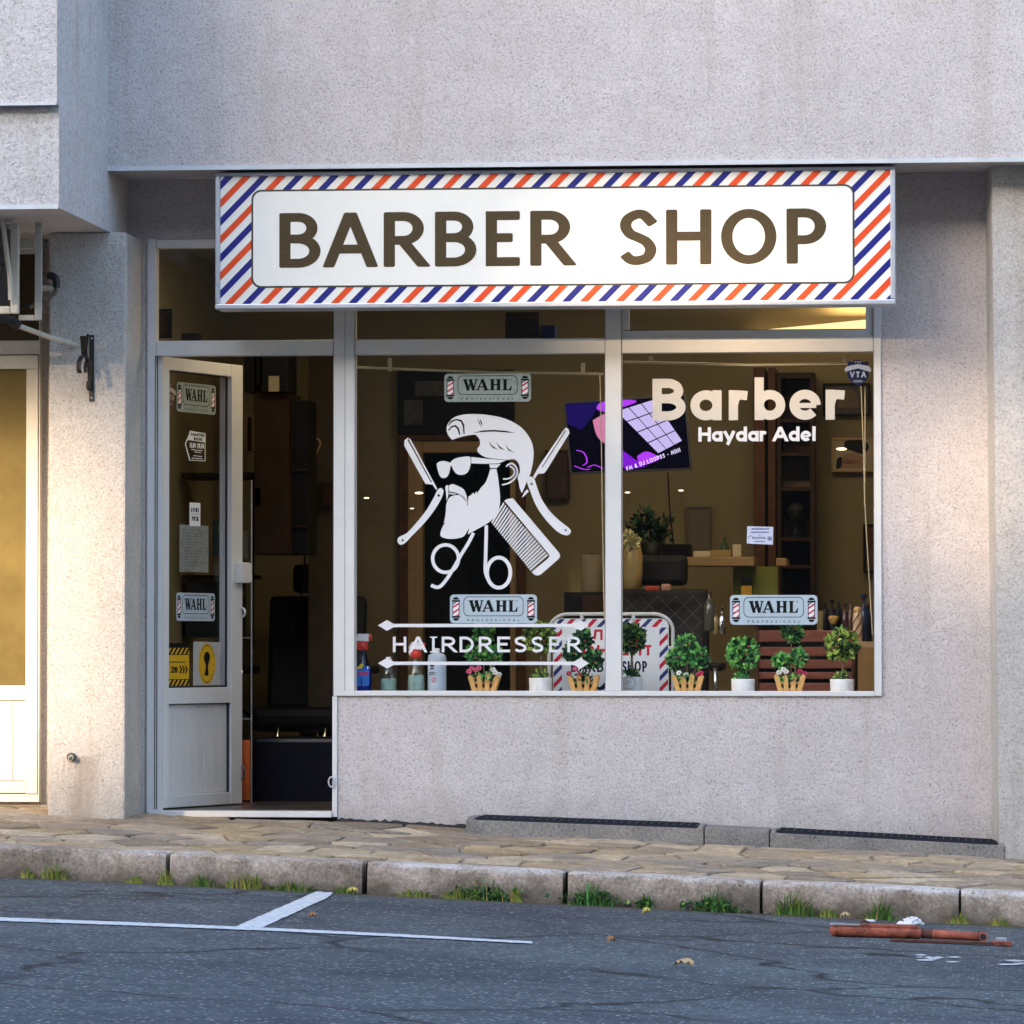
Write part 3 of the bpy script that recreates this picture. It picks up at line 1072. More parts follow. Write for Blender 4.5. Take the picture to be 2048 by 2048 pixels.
joints = [PX(x, KY, 1730) for x in (333, 726, 1128, 1522, 1919)]
step = joints[1] - joints[0]
edges = [joints[0] - 2 * step, joints[0] - step] + joints + [joints[-1] + step, joints[-1] + 2 * step]
klabels = {1: 'pinkish concrete kerb stone left of the open door, white scuff on its top edge', 2: 'plain concrete kerb stone in front of the open door',
           3: 'concrete kerb stone in front of the wall between the door and the cellar curbs', 4: 'concrete kerb stone in front of the longer cellar grating, big gap at its left end',
           5: 'stained concrete kerb stone behind the fallen rusty barrier, dark at its right end', 6: 'whitish concrete kerb stone at the right edge beyond the last joint',
           0: 'concrete kerb stone farther up the street', 7: 'concrete kerb stone farther down the street'}
for i in range(len(edges) - 1):
    gp = (0.008, 0.008, 0.011, 0.014, 0.013, 0.004, 0.004, 0.006, 0.006)[i]
    build('kerb_stone', kerb_stone(edges[i] + gp, edges[i + 1] - gp * 0.3), None, klabels[i], 'kerb stone', 'kerb stones along the pavement')

# ============================================================ the building
YP, YU, YB, YS = -0.45, -0.50, -1.65, -0.45      # pillar, upper wall, overhanging block, sign face
bld = thing('shop_building', (0, 0, 0), 'grey stuccoed building with the barber shop on its ground floor', 'building')
ZT = 6.4
zb = PZ(331, YU, 1050)
zblk = PZ(416, YB, 60)
zceil = zb - 0.0

mb = MB()
mb.box(PX(209, YU, 200) - 0.5, 9, YU, 0.25, zb, ZT, m_wall)
build('upper_wall', mb, bld)
mb = MB()
mb.box(PX(209, YU, 200) + 0.004, 9, YU - 0.010, YU - 0.001, zb - 0.006, zb + 0.014, m_drip)
mb.box(-9, PX(117, YB, 400), YB - 0.010, YB - 0.001, zblk - 0.005, zblk + 0.014, m_drip)
mb.box(-9, PX(113, YB - 0.05, 200), YB - 0.060, YB - 0.051, PZ(209, YB - .05, 60) - 0.004, PZ(209, YB - .05, 60) + 0.008, m_drip)
build('drip_edge', mb, bld)
mb = MB()
mb.box(-9, PX(118, YB, 300), YB, YU + 0.02, zblk, ZT, m_rough)
mb.box(-9, PX(118, YB, 300), YU + 0.021, 0.25, zblk, ZT, m_wall)
build('overhanging_block', mb, bld, 'rough plastered overhanging block at upper left')
mb = MB()
mb.box(-9, PX(114, YB - .05, 100), YB - 0.05, YB - 0.001, PZ(209, YB - .05, 60), ZT, m_rough)
build('cladding_panel', mb, bld)

mb = MB()
mb.box(PX(97, YP), PX(251, YP), YP, 0.25, -0.5, zblk - 0.001, m_pillar, 0.012)
build('pillar', mb, bld, 'left pillar carrying the iron bracket and drain stub')
mb = MB()
xa, xb = PX(1984, -0.30, 350), PX(2000, -0.30, 1690)
xc, xd = PX(1970, 0.0, 350), PX(1986, 0.0, 1665)
mb.hexa([(xb, -0.30, -0.6), (9, -0.30, -0.6), (9, 0.25, -0.6), (xd, 0.0, -0.6), (xa, -0.30, zb - .001), (9, -0.30, zb - .001), (9, 0.25, zb - .001), (xc, 0.0, zb - .001)], m_pillar)
build('pillar', mb, bld, 'right pillar at the edge of the photo')

zsill = PZ(1392, 0, 1200)
mb = MB()
mb.box(PX(240, 0), PX(295, 0), 0, 0.25, -0.5, zb - .001, m_wall)
mb.box(PX(295, 0), PX(1763, 0), 0, 0.25, PZ(478, 0, 400), zb - .001, m_wall)
mb.box(PX(676, 0), PX(1763, 0), 0, 0.25, -0.6, zsill, m_wall)
mb.box(PX(1763, 0), PX(2000, 0), 0, 0.25, -0.6, zb - .001, m_wall)
build('shop_wall', mb, bld)
mb = MB()
mb.box(PX(284, -.006), PX(290.5, -.006), -0.02, -0.001, -0.1, zb - 0.3, m_pillar, 0.004)
build('plaster_trim', mb, bld)
mb = MB()
mb.box(-9, PX(108, -0.08), -0.08, 0.25, -0.4, zblk - 0.001, m_pillar)
build('recessed_wall', mb, bld)

# dark gap where the wall meets the paving
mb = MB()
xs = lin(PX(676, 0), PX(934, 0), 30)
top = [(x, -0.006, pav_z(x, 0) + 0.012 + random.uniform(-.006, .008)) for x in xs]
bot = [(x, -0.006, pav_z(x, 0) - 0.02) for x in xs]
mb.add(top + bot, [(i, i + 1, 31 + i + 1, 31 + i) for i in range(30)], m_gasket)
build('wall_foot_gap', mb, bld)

# ---- interior shell
YR = 3.05
zf = 0.03
zc = 2.78
xl, xr = PX(300, 0.25) - 0.10, PX(1760, 0.25) + 0.35
m_room = M('room_paint', (0.215, 0.175, 0.095), 0.75, var=0.08, vscale=3)
m_floor = M('room_floor', (0.06, 0.05, 0.045), 0.3, var=0.3, vscale=6)
mb = MB()
mb.box(xl - 0.1, xl, 0.25, YR, zf, zc, m_room)
mb.box(xr, xr + 0.1, 0.25, YR, zf, zc, m_room)
dx0, dx1, dzt = PX(845, YR), PX(1020, YR), PZ(905, YR)
mb.box(xl - 0.1, dx0, YR, YR + 0.1, zf, zc, m_room)
mb.box(dx1, xr + 0.1, YR, YR + 0.1, zf, zc, m_room)
mb.box(dx0, dx1, YR, YR + 0.1, dzt, zc, m_room)
build('interior_wall', mb, bld)
mb = MB()
mb.box(dx0 - .3, dx1 + .3, YR + 1.2, YR + 1.3, zf, zc, m_room)
mb.box(dx0 - .4, dx0 - .3, YR + 0.1, YR + 1.3, zf, zc, m_room)
mb.box(dx1 + .3, dx1 + .4, YR + 0.1, YR + 1.3, zf, zc, m_room)
mb.box(dx0 - .4, dx1 + .4, YR + 0.1, YR + 1.3, zc, zc + .1, m_room)
build('back_room', mb, bld)
mb = MB()
mb.box(xl - 0.1, xr + 0.1, 0.25, YR + 0.1, zc, zc + 0.1, M('room_ceiling', (0.5, 0.46, 0.38), 0.8))
build('ceiling', mb, bld)
mb = MB()
mb.box(xl - 0.1, xr + 0.1, 0.09, YR + 1.2, zf - 0.1, zf, m_floor)
build('floor', mb, bld)
mb = MB()
mb.box(PX(676, 0.26), xr, 0.25, 0.46, zsill - 0.05, zsill + 0.005, M('ledge_paint', (0.3, 0.28, 0.25), 0.6))
build('window_ledge', mb, bld)

# ---- window and door frame: one mesh, panes are its children
def member(mb, x0, y0, x1, y1, Yf=-0.014, Yb=0.07, bev=0.003, mat=None):
    mb.box(PX(x0, 0), PX(x1, 0), Yf, Yb, PZ(y0, 0, (x0 + x1) / 2), PZ(y1, 0, (x0 + x1) / 2), mat or m_pvc, bev)


ztr0, ztr1 = 711, 681
mb = MB()
member(mb, 295, 478, 312, 1634)
member(mb, 312.3, 478, 667.7, 495, -0.012)
member(mb, 668, 478, 710, 1392)
member(mb, 665.5, 1392.3, 675.5, 1634, -0.010)
member(mb, 1211, 478, 1243, 1381.7)
member(mb, 710.3, 1382, 1747.7, 1392, -0.016)
member(mb, 1748, 478, 1763, 1392)
member(mb, 710.3, 478, 1210.7, 495)
member(mb, 1243.3, 478, 1747.7, 495)
zt_a, zt_b = PZ(711, 0, 490), PZ(681, 0, 490)
for a, b in ((312.3, 667.7), (710.3, 1210.7), (1243.3, 1747.7)):
    mb.box(PX(a, 0), PX(b, 0), -0.012, 0.07, zt_a, zt_b, m_pvc, 0.003)
member(mb, 300, 1622, 665, 1634, -0.03, 0.10)
# inner stop that the leaf closes on
mb.box(PX(312, 0) + .002, PX(312, 0) + 0.022, 0.03, 0.085, PZ(1622, 0, 480), zt_a - .001, m_pvc, 0.002)
win = build('window_frame', mb, bld)
mb = MB()
for x in (310.5, 314.5):
    mb.box(PX(x, 0), PX(x + 1.3, 0), -0.0155, -0.004, PZ(1618, 0, 312), zt_a, m_gasket)
for x in (667.2, 690, 710.2, 1210.2, 1243.2, 1747.4):
    mb.box(PX(x, 0), PX(x + 0.9, 0), -0.0152, -0.005, PZ(1380 if x > 680 else 1390, 0, x), PZ(612, 0, x), M('frame_seam', (0.23, 0.23, 0.24), 0.6))
build('gasket', mb, win)
GY = 0.030


def pane(x0, y0, x1, y1):
    mb = MB()
    mb.box(PX(x0, 0) - .004, PX(x1, 0) + .004, GY, GY + 0.006, PZ(y1, 0, (x0 + x1) / 2) - .004, PZ(y0, 0, (x0 + x1) / 2) + .004, m_glass)
    build('pane', mb, win)


pane(312, 495, 668, 681)
pane(710, 495, 1211, 681)
pane(1243, 495, 1748, 681)
pane(710, 709, 1211, 1382)
pane(1243, 709, 1748, 1382)
mb = MB()
member(mb, 1244, 660, 1747, 676, 0.0, 0.028, 0.003)
member(mb, 1244, 496, 1259, 659.6, 0.0, 0.028, 0.003)
member(mb, 1732, 496, 1747, 659.6, 0.0, 0.028, 0.003)
member(mb, 1259, 659.0, 1732, 660.2, -0.002, 0.0, 0, m_gasket)
build('sash', mb, win)
mb = MB()
for i in range(9):
    an = 2 * math.pi * i / 8
rp = [P(663 + 6 * math.cos(t), 1564 + 10 * math.sin(t), -0.02) for t in [2 * math.pi * i / 16 for i in range(17)]]
mb.tube(rp, 0.004, m_alu, 6, False)
build('ring_latch', mb, win)

# ---- the open door leaf, hinged at its left side
HX, HY = PX(319, 0.06), 0.06
LW = 0.80
lo, hi = 0.3, 1.55
for _ in range(60):
    a = (lo + hi) / 2
    fx, fy = HX + LW * math.cos(a), HY + LW * math.sin(a)
    if PX(481, fy) < fx:
        lo = a
    else:
        hi = a
LA = a
LD = Vector((math.cos(LA), math.sin(LA), 0))
LN = Vector((math.sin(LA), -math.cos(LA), 0))       # outer face, towards the street


def leaf_s(px):
    d = ray(px, 1150)
    # CPOS + d t = H + LD s  (plan view)
    det = d.x * (-LD.y) + LD.x * d.y
    rx, ry = HX - CPOS.x, HY - CPOS.y
    t = (rx * (-LD.y) + LD.x * ry) / det
    return (Vector((CPOS.x + d.x * t - HX, CPOS.y + d.y * t - HY, 0))).dot(LD)


def leaf_z(px, py):
    s = leaf_s(px)
    y = HY + LD.y * s
    return PZ(py, y, px)


def leaf_pt(s, z, out=0.0):
    return Vector((HX, HY, 0)) + LD * s + LN * out + Vector((0, 0, z))


def leaf_map(xmid, base=0.002):
    def f(u, v, l=0):
        return leaf_pt(leaf_s(u), leaf_z(xmid, v), base + l * 0.0004)
    return f


lz0, lz1 = leaf_z(330, 1616), leaf_z(330, 714)
zga, zgb, zpa, zpb = leaf_z(345, 1376), leaf_z(345, 741), leaf_z(340, 1591), leaf_z(340, 1408)
s1, s2, s3 = leaf_s(334), leaf_s(459), LW


def lbox(mb, sa, sb, za, zb_, d0, d1, mat, bev=0.003):
    c = leaf_pt((sa + sb) / 2, (za + zb_) / 2, (d0 + d1) / 2)
    mb.obox(c, LD * (sb - sa) / 2, LN * (d1 - d0) / 2, Vector((0, 0, (zb_ - za) / 2)), mat, bev)


mb = MB()
T = 0.055
lbox(mb, 0.0, s1, lz0, lz1, -T, 0.012, m_pvc)
lbox(mb, s2, s3, lz0, lz1, -T, 0.012, m_pvc)
lbox(mb, s1 + .0005, s2 - .0005, zgb, lz1, -T, 0.010, m_pvc)
lbox(mb, s1 + .0005, s2 - .0005, lz0, zpa, -T, 0.010, m_pvc)
lbox(mb, s1 + .0005, s2 - .0005, zpb, zga, -T, 0.010, m_pvc)
door = build('door', mb, bld, 'white glazed door leaf standing open inwards')
mb = MB()
npan = 8
for i in range(npan):
    a = s1 + (s2 - s1) * i / npan
    b = s1 + (s2 - s1) * (i + 1) / npan
    lbox(mb, a + 0.002, b - 0.002, zpa + .004, zpb - .004, -0.04, -0.012, m_pvc, 0.003)
lbox(mb, s1, s2, zpa, zpb, -0.039, -0.016, m_pvc, 0)
build('panel', mb, door)
mb = MB()
lbox(mb, s1 - .003, s2 + .003, zga - .003, zgb + .003, -0.028, -0.022, m_glass, 0)
build('pane', mb, door)
mb = MB()
for a, b, c, d in ((s1, s1 + .006, zga, zgb), (s2 - .006, s2, zga, zgb), (s1 + .006, s2 - .006, zgb - .006, zgb), (s1 + .006, s2 - .006, zga, zga + .010)):
    lbox(mb, a, b, c, d, -0.021, -0.012, m_gasket, 0)
for a, b, c, d in ((s1, s2, zpb - .004, zpb), (s2 - .005, s2, zpa, zpb)):
    lbox(mb, a, b, c, d, -0.011, 0.0, m_gasket, 0)
build('gasket', mb, door)
# lock case and handle stand off the free edge
mb = MB()
lbox(mb, s3 - 0.075, s3 + 0.012, leaf_z(472, 1166), leaf_z(472, 1125), 0.012, 0.05, m_pvc, 0.006)
lbox(mb, s3 - 0.02, s3 + 0.035, leaf_z(472, 1164), leaf_z(472, 1127), -0.02, 0.045, M('lock_white', (0.75, 0.73, 0.68), .4), 0.004)
build('lock_case', mb, door)
mb = MB()
pts = [leaf_pt(s3 - 0.02, leaf_z(475, 1225) + 0.022 * math.cos(t), 0.018 + 0.018 * abs(math.sin(t))) for t in [math.pi * i / 8 for i in range(9)]]
mb.tube(pts, 0.006, m_alu, 8)
build('handle', mb, door)
mb = MB()
pts = [leaf_pt(s3 - 0.008, leaf_z(472, 1546) + 0.035 * math.cos(t), 0.014 + 0.012 * math.sin(t)) for t in [math.pi * i / 8 for i in range(9)]]
mb.tube(pts, 0.005, M('dark_metal', (0.08, 0.1, 0.12), .4, .8), 8)
build('bolt', mb, door)
for zz in (0.25, 1.05, 1.9):
    mb = MB()
    mb.tube([(HX - 0.012, HY - 0.035, zz), (HX - 0.012, HY - 0.035, zz + 0.09)], 0.011, m_pvc, 10)
    build('hinge', mb, door)

# ---- neighbour's door at the left edge
YN = -0.13


def nb(mb, x0, y0, x1, y1, Yf, Yb, mat, bev=0.003):
    mb.box(PX(x0, YN), PX(x1, YN), Yf, Yb, PZ(y0, YN, 40), PZ(y1, YN, 40), mat, bev)


mb = MB()
nb(mb, -230, 681, 79, 709, YN, YN + 0.06, m_pvc_old)
nb(mb, 77.3, 500, 80, 1604, YN - .004, YN + 0.06, m_pvc_old, .001)
nb(mb, -230, 1588, 77, 1604, YN - .002, YN + 0.06, m_pvc_old)
nb(mb, -230, 490, 77, 508, YN, YN + 0.06, m_pvc_old)
nd = build('neighbour_door', mb, bld, 'cream neighbouring door cut by the left edge')
mb = MB()
nb(mb, -210, 711, 76.5, 738, YN - .012, YN + 0.05, m_pvc_old)
nb(mb, 53, 738.3, 76.5, 1587, YN - .012, YN + 0.05, m_pvc_old)
nb(mb, -210, 738.3, -185, 1587, YN - .012, YN + 0.05, m_pvc_old)
nb(mb, -184.6, 1371, 52.6, 1400, YN - .010, YN + 0.05, m_pvc_old)
nb(mb, -184.6, 1562, 52.6, 1586, YN - .010, YN + 0.05, m_pvc_old)
build('leaf', mb, nd)
mb = MB()
nx = 9
for i in range(nx):
    a = 52 - 26 * i
    nb(mb, a - 25.2, 1401, a, 1561, YN + .006, YN + 0.03, m_pvc_old, .002)
build('panel', mb, nd)
m_tan = M('tan_frosted_glass', (0.17, 0.125, 0.042), 0.2, var=0.3, vscale=3, spec=0.35)
mb = MB()
nb(mb, -184, 739, 52.4, 1370, YN + .012, YN + .02, m_tan, 0)
build('pane', mb, nd)
mb = MB()
nb(mb, -229, 508.5, 77, 680.5, YN + .02, YN + .03, M('brown_glass', (0.07, 0.05, 0.025), 0.15), 0)
build('pane', mb, nd)

# ============================================================ unseen building added behind the camera to shape the sunlight
# It blocks the low sun; holes placed along its rays leave soft warm patches.
def wall_holes(mb, x0, x1, z0, z1, y0, y1, holes, mat):
    xs = sorted({x0, x1, *[h[0] for h in holes], *[h[1] for h in holes]})
    zs = sorted({z0, z1, *[h[2] for h in holes], *[h[3] for h in holes]})
    for i in range(len(xs) - 1):
        for j in range(len(zs) - 1):
            cx, cz = (xs[i] + xs[i + 1]) / 2, (zs[j] + zs[j + 1]) / 2
            if any(h[0] < cx < h[1] and h[2] < cz < h[3] for h in holes):
                continue
            mb.box(xs[i], xs[i + 1], y0, y1, zs[j], zs[j + 1], mat)


def through(patch, Yp, Yw, grow=0.0):
    a, b, c, d = patch
    t = (Yw - Yp) / TO_SUN.y
    return (a + TO_SUN.x * t - grow, b + TO_SUN.x * t + grow, c + TO_SUN.z * t - grow, d + TO_SUN.z * t + grow)


PATCHES = [((-4.2, -1.62, 0.15, 1.85), -0.45), ((1.84, 2.46, 1.20, 1.76), 0.0), ((0.25, 1.40, 2.10, 2.58), -0.45)]
opp = thing('sun_blocker_building', (-12, -34, -0.6), 'added unseen building behind the camera, pierced to let sun patches through', 'building')
m_opp = stucco('sun_blocker_render', (0.13, 0.115, 0.10), grain=40)
mb = MB()
for Yw in (-34.0, -42.0):
    wall_holes(mb, -48, 30, -1.5, 16.6, Yw - 0.3, Yw, [through(p, yp, Yw - .15, 0.0 if Yw > -40 else 0.25) for p, yp in PATCHES], m_opp)
mb.box(-48, -47.7, -41.99, -34.31, -1.5, 16.6, m_opp)
mb.box(29.7, 30, -41.99, -34.31, -1.5, 16.6, m_opp)
build('wall', mb, opp)
mb = MB()
mb.box(-48.4, 30.4, -42.6, -33.6, 16.61, 16.9, m_opp)
build('roof', mb, opp)
for i in range(14):
    for k in range(3):
        mb = MB()
        x, z = -44 + i * 5.2, 0.9 + k * 3.0
        mb.box(x, x + 1.6, -34.0, -33.96, z, z + 1.5, M('opp_glass', (0.03, 0.035, 0.04), 0.1), 0.01)
        build('window', mb, opp)

# ============================================================ lamps of the shop
def ceiling_lamp(x, y, z, w, d, watts, label):
    t = thing('ceiling_lamp', (x, y, z), label, 'lamp', 'lamps on the shop ceiling')
    mb = MB()
    mb.box(x - w / 2 - .02, x + w / 2 + .02, y - d / 2 - .02, y + d / 2 + .02, z + 0.012, z + 0.06, m_pvc, 0.004)
    build('housing', mb, t)
    mb = MB()
    mb.box(x - w / 2, x + w / 2, y - d / 2, y + d / 2, z, z + 0.012, M('lamp_diffuser', (0.8, 0.75, 0.6), 0.6, emit=(1.0, 0.80, 0.48), estr=1.6))
    build('diffuser', mb, t)
    if z < 2.6:
        for sx in (-.4, .4):
            mb = MB()
            mb.tube([(x + sx * w, y, z + .06), (x + sx * w, y, zc)], 0.003, m_alu, 6)
            build('suspension_wire', mb, t)
    L = bpy.data.lights.new('lamp_light', 'AREA')
    L.shape = 'RECTANGLE'
    L.size, L.size_y = w, d
    L.energy = watts
    L.color = (1.0, 0.78, 0.45)
    lo_ = bpy.data.objects.new('lamp_light', L)
    COL.objects.link(lo_)
    lo_.parent = t
    lo_.location = (0, 0, -0.004)


ceiling_lamp(0.9, 1.2, zc - 0.07, 0.9, 0.3, 2.1, 'long ceiling lamp of the shop, hidden above the sign')
ceiling_lamp(-1.05, 0.6, zc - 0.07, 0.3, 0.3, 0.5, 'square ceiling lamp near the open door, hidden above the sign')
# lit trough lamp on the back wall behind the right transom
wl = thing('wall_lamp', P(1640, 664, YR - .1), 'warm lit trough lamp glowing behind the right transom window', 'lamp')
mb = MB()
q0, q1 = PX(1500, YR - .1), PX(1790, YR - .1)
za_, zb_2, zc_2 = PZ(664, YR - .1, 1500), PZ(662, YR - .1, 1790), PZ(634, YR - .1, 1790)
mb.hexa([(q0, YR - .12, za_ - .01), (q1, YR - .12, za_ - .01), (q1, YR - .01, za_ - .01), (q0, YR - .01, za_ - .01), (q0, YR - .12, za_ + .003), (q1, YR - .12, zc_2), (q1, YR - .01, zc_2), (q0, YR - .01, za_ + .003)], M('lamp_trough', (0.8, 0.72, 0.5), 0.6, emit=(1.0, 0.72, 0.36), estr=0.22))
build('trough', mb, wl)
L = bpy.data.lights.new('lamp_light', 'AREA')
L.shape = 'RECTANGLE'
L.size, L.size_y = 0.30, 0.06
L.energy = 0.8
L.color = (1.0, 0.74, 0.38)
lo_ = bpy.data.objects.new('lamp_light', L)
COL.objects.link(lo_)
lo_.parent = wl
lo_.location = (PX(1720, YR - .1) - P(1640, 664, YR - .1).x, 0.0, zc_2 - P(1640, 664, YR - .1).z + .01)
lo_.rotation_euler = (math.pi, 0, 0)

# ============================================================ the shop sign
m_face = M('sign_white', (0.88, 0.855, 0.79), 0.35, var=0.035, vscale=2.2, spec=.3)
m_red = M('sign_red', (0.80, 0.075, 0.012), 0.35)
m_blue = M('sign_blue', (0.006, 0.012, 0.20), 0.35)
m_brown = M('sign_brown', (0.072, 0.049, 0.022), 0.5, var=0.12, vscale=60, spec=.2)
m_olive = M('sign_outline', (0.045, 0.045, 0.030), 0.4)
sx0, sx1 = PX(431, YS, 480), PX(1791, YS, 470)
sz1, sz0 = PZ(339.5, YS, 1110), PZ(613.5, YS, 1110)
sign = thing('shop_sign', ((sx0 + sx1) / 2, YS, sz0), 'long white barber shop sign with red and blue striped border', 'sign')
mb = MB()
fw_ = 0.022
mb.box(sx0, sx1, YS - .012, -0.26, sz0, sz0 + fw_, m_alu, 0.004)
mb.box(sx0, sx1, YS - .012, -0.26, sz1 - fw_ * .7, sz1, m_alu, 0.004)
mb.box(sx0 + .0005, sx0 + fw_, YS - .011, -0.26, sz0 + fw_ + .0005, sz1 - fw_ * .7 - .0005, m_alu, 0.004)
mb.box(sx1 - fw_, sx1 - .0005, YS - .011, -0.26, sz0 + fw_ + .0005, sz1 - fw_ * .7 - .0005, m_alu, 0.004)
mb.box(sx0 + fw_, sx1 - fw_, -0.27, -0.262, sz0 + fw_, sz1 - fw_ * .7, m_alu)
for x in (sx0 + .4, sx1 - .4):
    mb.box(x, x + .04, -0.259, -0.001, sz1 - .12, sz1 - .08, m_alu)
build('casing', mb, sign)
fx0, fx1, fz0, fz1 = sx0 + fw_, sx1 - fw_, sz0 + fw_, sz1 - fw_ * .7
mb = MB()
mb.box(fx0 + .0005, fx1 - .0005, YS, YS + 0.006, fz0 + .0005, fz1 - .0005, m_face)
build('face', mb, sign)


def smap(u, v, l=0):
    return Vector((u, YS - 0.001 - l * 0.0005, v))


mb = MB()
per = (PX(1100, YS) - PX(1028.5, YS)) / 2
wst = per * 0.47
hgt = fz1 - fz0
xph = PX(528.6, YS)
i0 = int((fx0 - hgt - xph) / per) - 3
for i in range(i0, i0 + 120):
    xt = xph + i * per
    poly = [(xt - wst / 2, fz1), (xt + wst / 2, fz1), (xt + wst / 2 - hgt * .98, fz0), (xt - wst / 2 - hgt * .98, fz0)]
    poly = clip(poly, fx0 + .001, fz0 + .001, fx1 - .001, fz1 - .001)
    if len(poly) >= 3:
        mb.sheet([poly], smap, 0, m_blue if i % 2 == 0 else m_red)
build('stripe_border', mb, sign)
px0, px1 = PX(502, YS), PX(1710, YS)
pz1, pz0 = PZ(374, YS, 1110), PZ(571.5, YS, 1110)
mb = MB()
mb.sheet([rrect(px0, pz0, px1, pz1, 0.045, 8)], smap, 1, m_olive)
mb.sheet([rrect(px0 + .0085, pz0 + .0085, px1 - .0085, pz1 - .0085, 0.038, 8)], smap, 2, m_face)
build('inner_panel', mb, sign)
lz_t, lz_b = PZ(421.5, YS, 1100), PZ(531.5, YS, 1100)
mb = MB()
for ch, a, b in (('B', 558.8, 641.4), ('A', 649, 753), ('R', 767.5, 853), ('B', 870, 953), ('E', 971.5, 1040), ('R', 1060.4, 1145.5), ('S', 1238.5, 1314), ('H', 1332, 1423), ('O', 1442, 1553), ('P', 1573, 1652.5)):
    xa_, xb_ = PX(a, YS, 480), PX(b, YS, 480)
    if ch == 'B' or ch == 'O':
        pass
    # heights run downwards in glyph(): mirror about the plate
    glyph(mb, ch, lambda u, v, l: smap(u, -v, l), xa_, xb_, -lz_t, -lz_b, 0.0405, m_brown, 4, 1.27, 0.0045)
build('lettering', mb, sign)

# ============================================================ window stickers
m_plate = M('sticker_plate', (0.42, 0.50, 0.56), 0.45, var=0.05, vscale=40)
m_plate_shaded = M('sticker_plate_shaded', (0.27, 0.32, 0.30), 0.5, var=0.18, vscale=50)  # darker, greener plate copy; the shade behind the glass is in its colour
m_ink = M('sticker_ink', (0.006, 0.007, 0.009), 0.6, spec=.1)
m_navy = M('navy_ink', (0.008, 0.014, 0.05), 0.6, spec=.1)
m_srd = M('pole_red', (0.55, 0.03, 0.06), 0.5)
m_wht = M('print_white', (0.78, 0.77, 0.78), 0.5)


def wahl_plate(label, mf, x0, y0, x1, y1, plate=None, name='window_sticker', tr=False):
    """framed word between two barber poles; drawn in a 174 x 57 field"""
    def q(u, v, l):
        return mf(x0 + (x1 - x0) * u / 174.0, y0 + (y1 - y0) * v / 57.0, l)
    t = thing(name, q(87, 57, 0), label, 'sticker', 'framed barber pole stickers on the glass')
    mb = MB()
    mb.slab([rrect(0, 0, 174, 57, 8)], q, plate or m_plate, 0, 1)
    build('plate', mb, t)
    mb = MB()
    ring = rrect(27, 4, 147, 43, 10)
    mb.sheet([ring, rrect(28.3, 5.3, 145.7, 41.7, 9)[::-1]], q, 2, m_ink)
    # slab serif capitals
    W = 6.4

    def bar(a, b, w=W, l=3):
        lay_ribbon(mb, [a, b], w, q, l, m_ink)
    T_, B_ = 11.5, 34
    bar((41.5, T_), (48.5, B_))
    bar((48.2, B_), (53.6, T_), 2.6, 3.2)
    bar((51.8, T_), (59, B_), W, 3.3)
    bar((58.6, B_), (64.4, T_), 2.6, 3.5)
    for a, b in ((37, 47), (49.5, 57), (60.5, 67.5)):
        bar((a, T_ + .9), (b, T_ + .9), 1.9, 3.7)
    bar((66.6, B_), (76.5, T_), 2.6, 3)
    bar((76, T_), (84.6, B_), W, 3.2)
    bar((70, 27), (81, 27), 2.2, 3.4)
    for a, b in ((63.5, 72), (79.5, 90)):
        bar((a, B_ - .9), (b, B_ - .9), 1.9, 3.7)
    bar((96.5, T_), (96.5, B_))
    bar((109, T_), (109, B_))
    bar((97, 22.6), (109, 22.6), 2.6, 3.2)
    for a in (96.5, 109):
        for y in (T_ + .9, B_ - .9):
            bar((a - 5, y), (a + 5, y), 1.9, 3.7)
    bar((122, T_), (122, B_))
    bar((117, T_ + .9), (127, T_ + .9), 1.9, 3.7)
    bar((117, B_ - .9), (134, B_ - .9), 2.2, 3.5)
    mb.sheet([[(130, B_ - 1.5), (134, B_ - 9), (135.5, B_ - 9), (134.5, B_ - .2)]], q, 3.9, m_ink)
    lay_ribbon(mb, arc(133.5, 13, 1.7, 1.7, 0, 360, 10)[:-1], .6, q, 3, m_ink, True)
    text(mb, 'PROFESSIONAL', q, 35, 139, 48.5, 53.2, 0.75, m_ink, 3, gap=1.15)
    build('lettering', mb, t)
    for cx in (12, 162):
        mb = MB()
        for s in (1, -1):
            def yy(v):
                return v if s == 1 else 57 - v
            mb.sheet([[(cx - 8, yy(11)), (cx + 8, yy(11)), (cx + 8, yy(14.5)), (cx - 8, yy(14.5))]], q, 2, m_ink)
            mb.sheet([arc(cx, yy(10), 6.2, 5 * -s, 0, 180, 8)], q, 2, m_ink)
        mb.sheet([rect(cx - 7, 15, cx + 7, 42)], q, 2, m_wht)
        for k in range(-1, 4):
            y_ = 15 + k * 11
            for off, mm in ((0, m_srd), (5.2, m_navy)):
                p_ = clip([(cx - 7, y_ + 9 + off), (cx + 7, y_ + off), (cx + 7, y_ + 4 + off - (1.6 if off else 0)), (cx - 7, y_ + 13 + off - (1.6 if off else 0))], cx - 7, 15, cx + 7, 42)
                if len(p_) > 2 and (mm is m_srd or k in (-1, 3)):
                    mb.sheet([p_], q, 3, mm)
        mb.sheet([rect(cx - 7, 15, cx - 5.6, 42)], q, 4, m_navy)
        mb.sheet([rect(cx + 5.6, 15, cx + 7, 42)], q, 4, m_navy)
        build('barber_pole', mb, t)


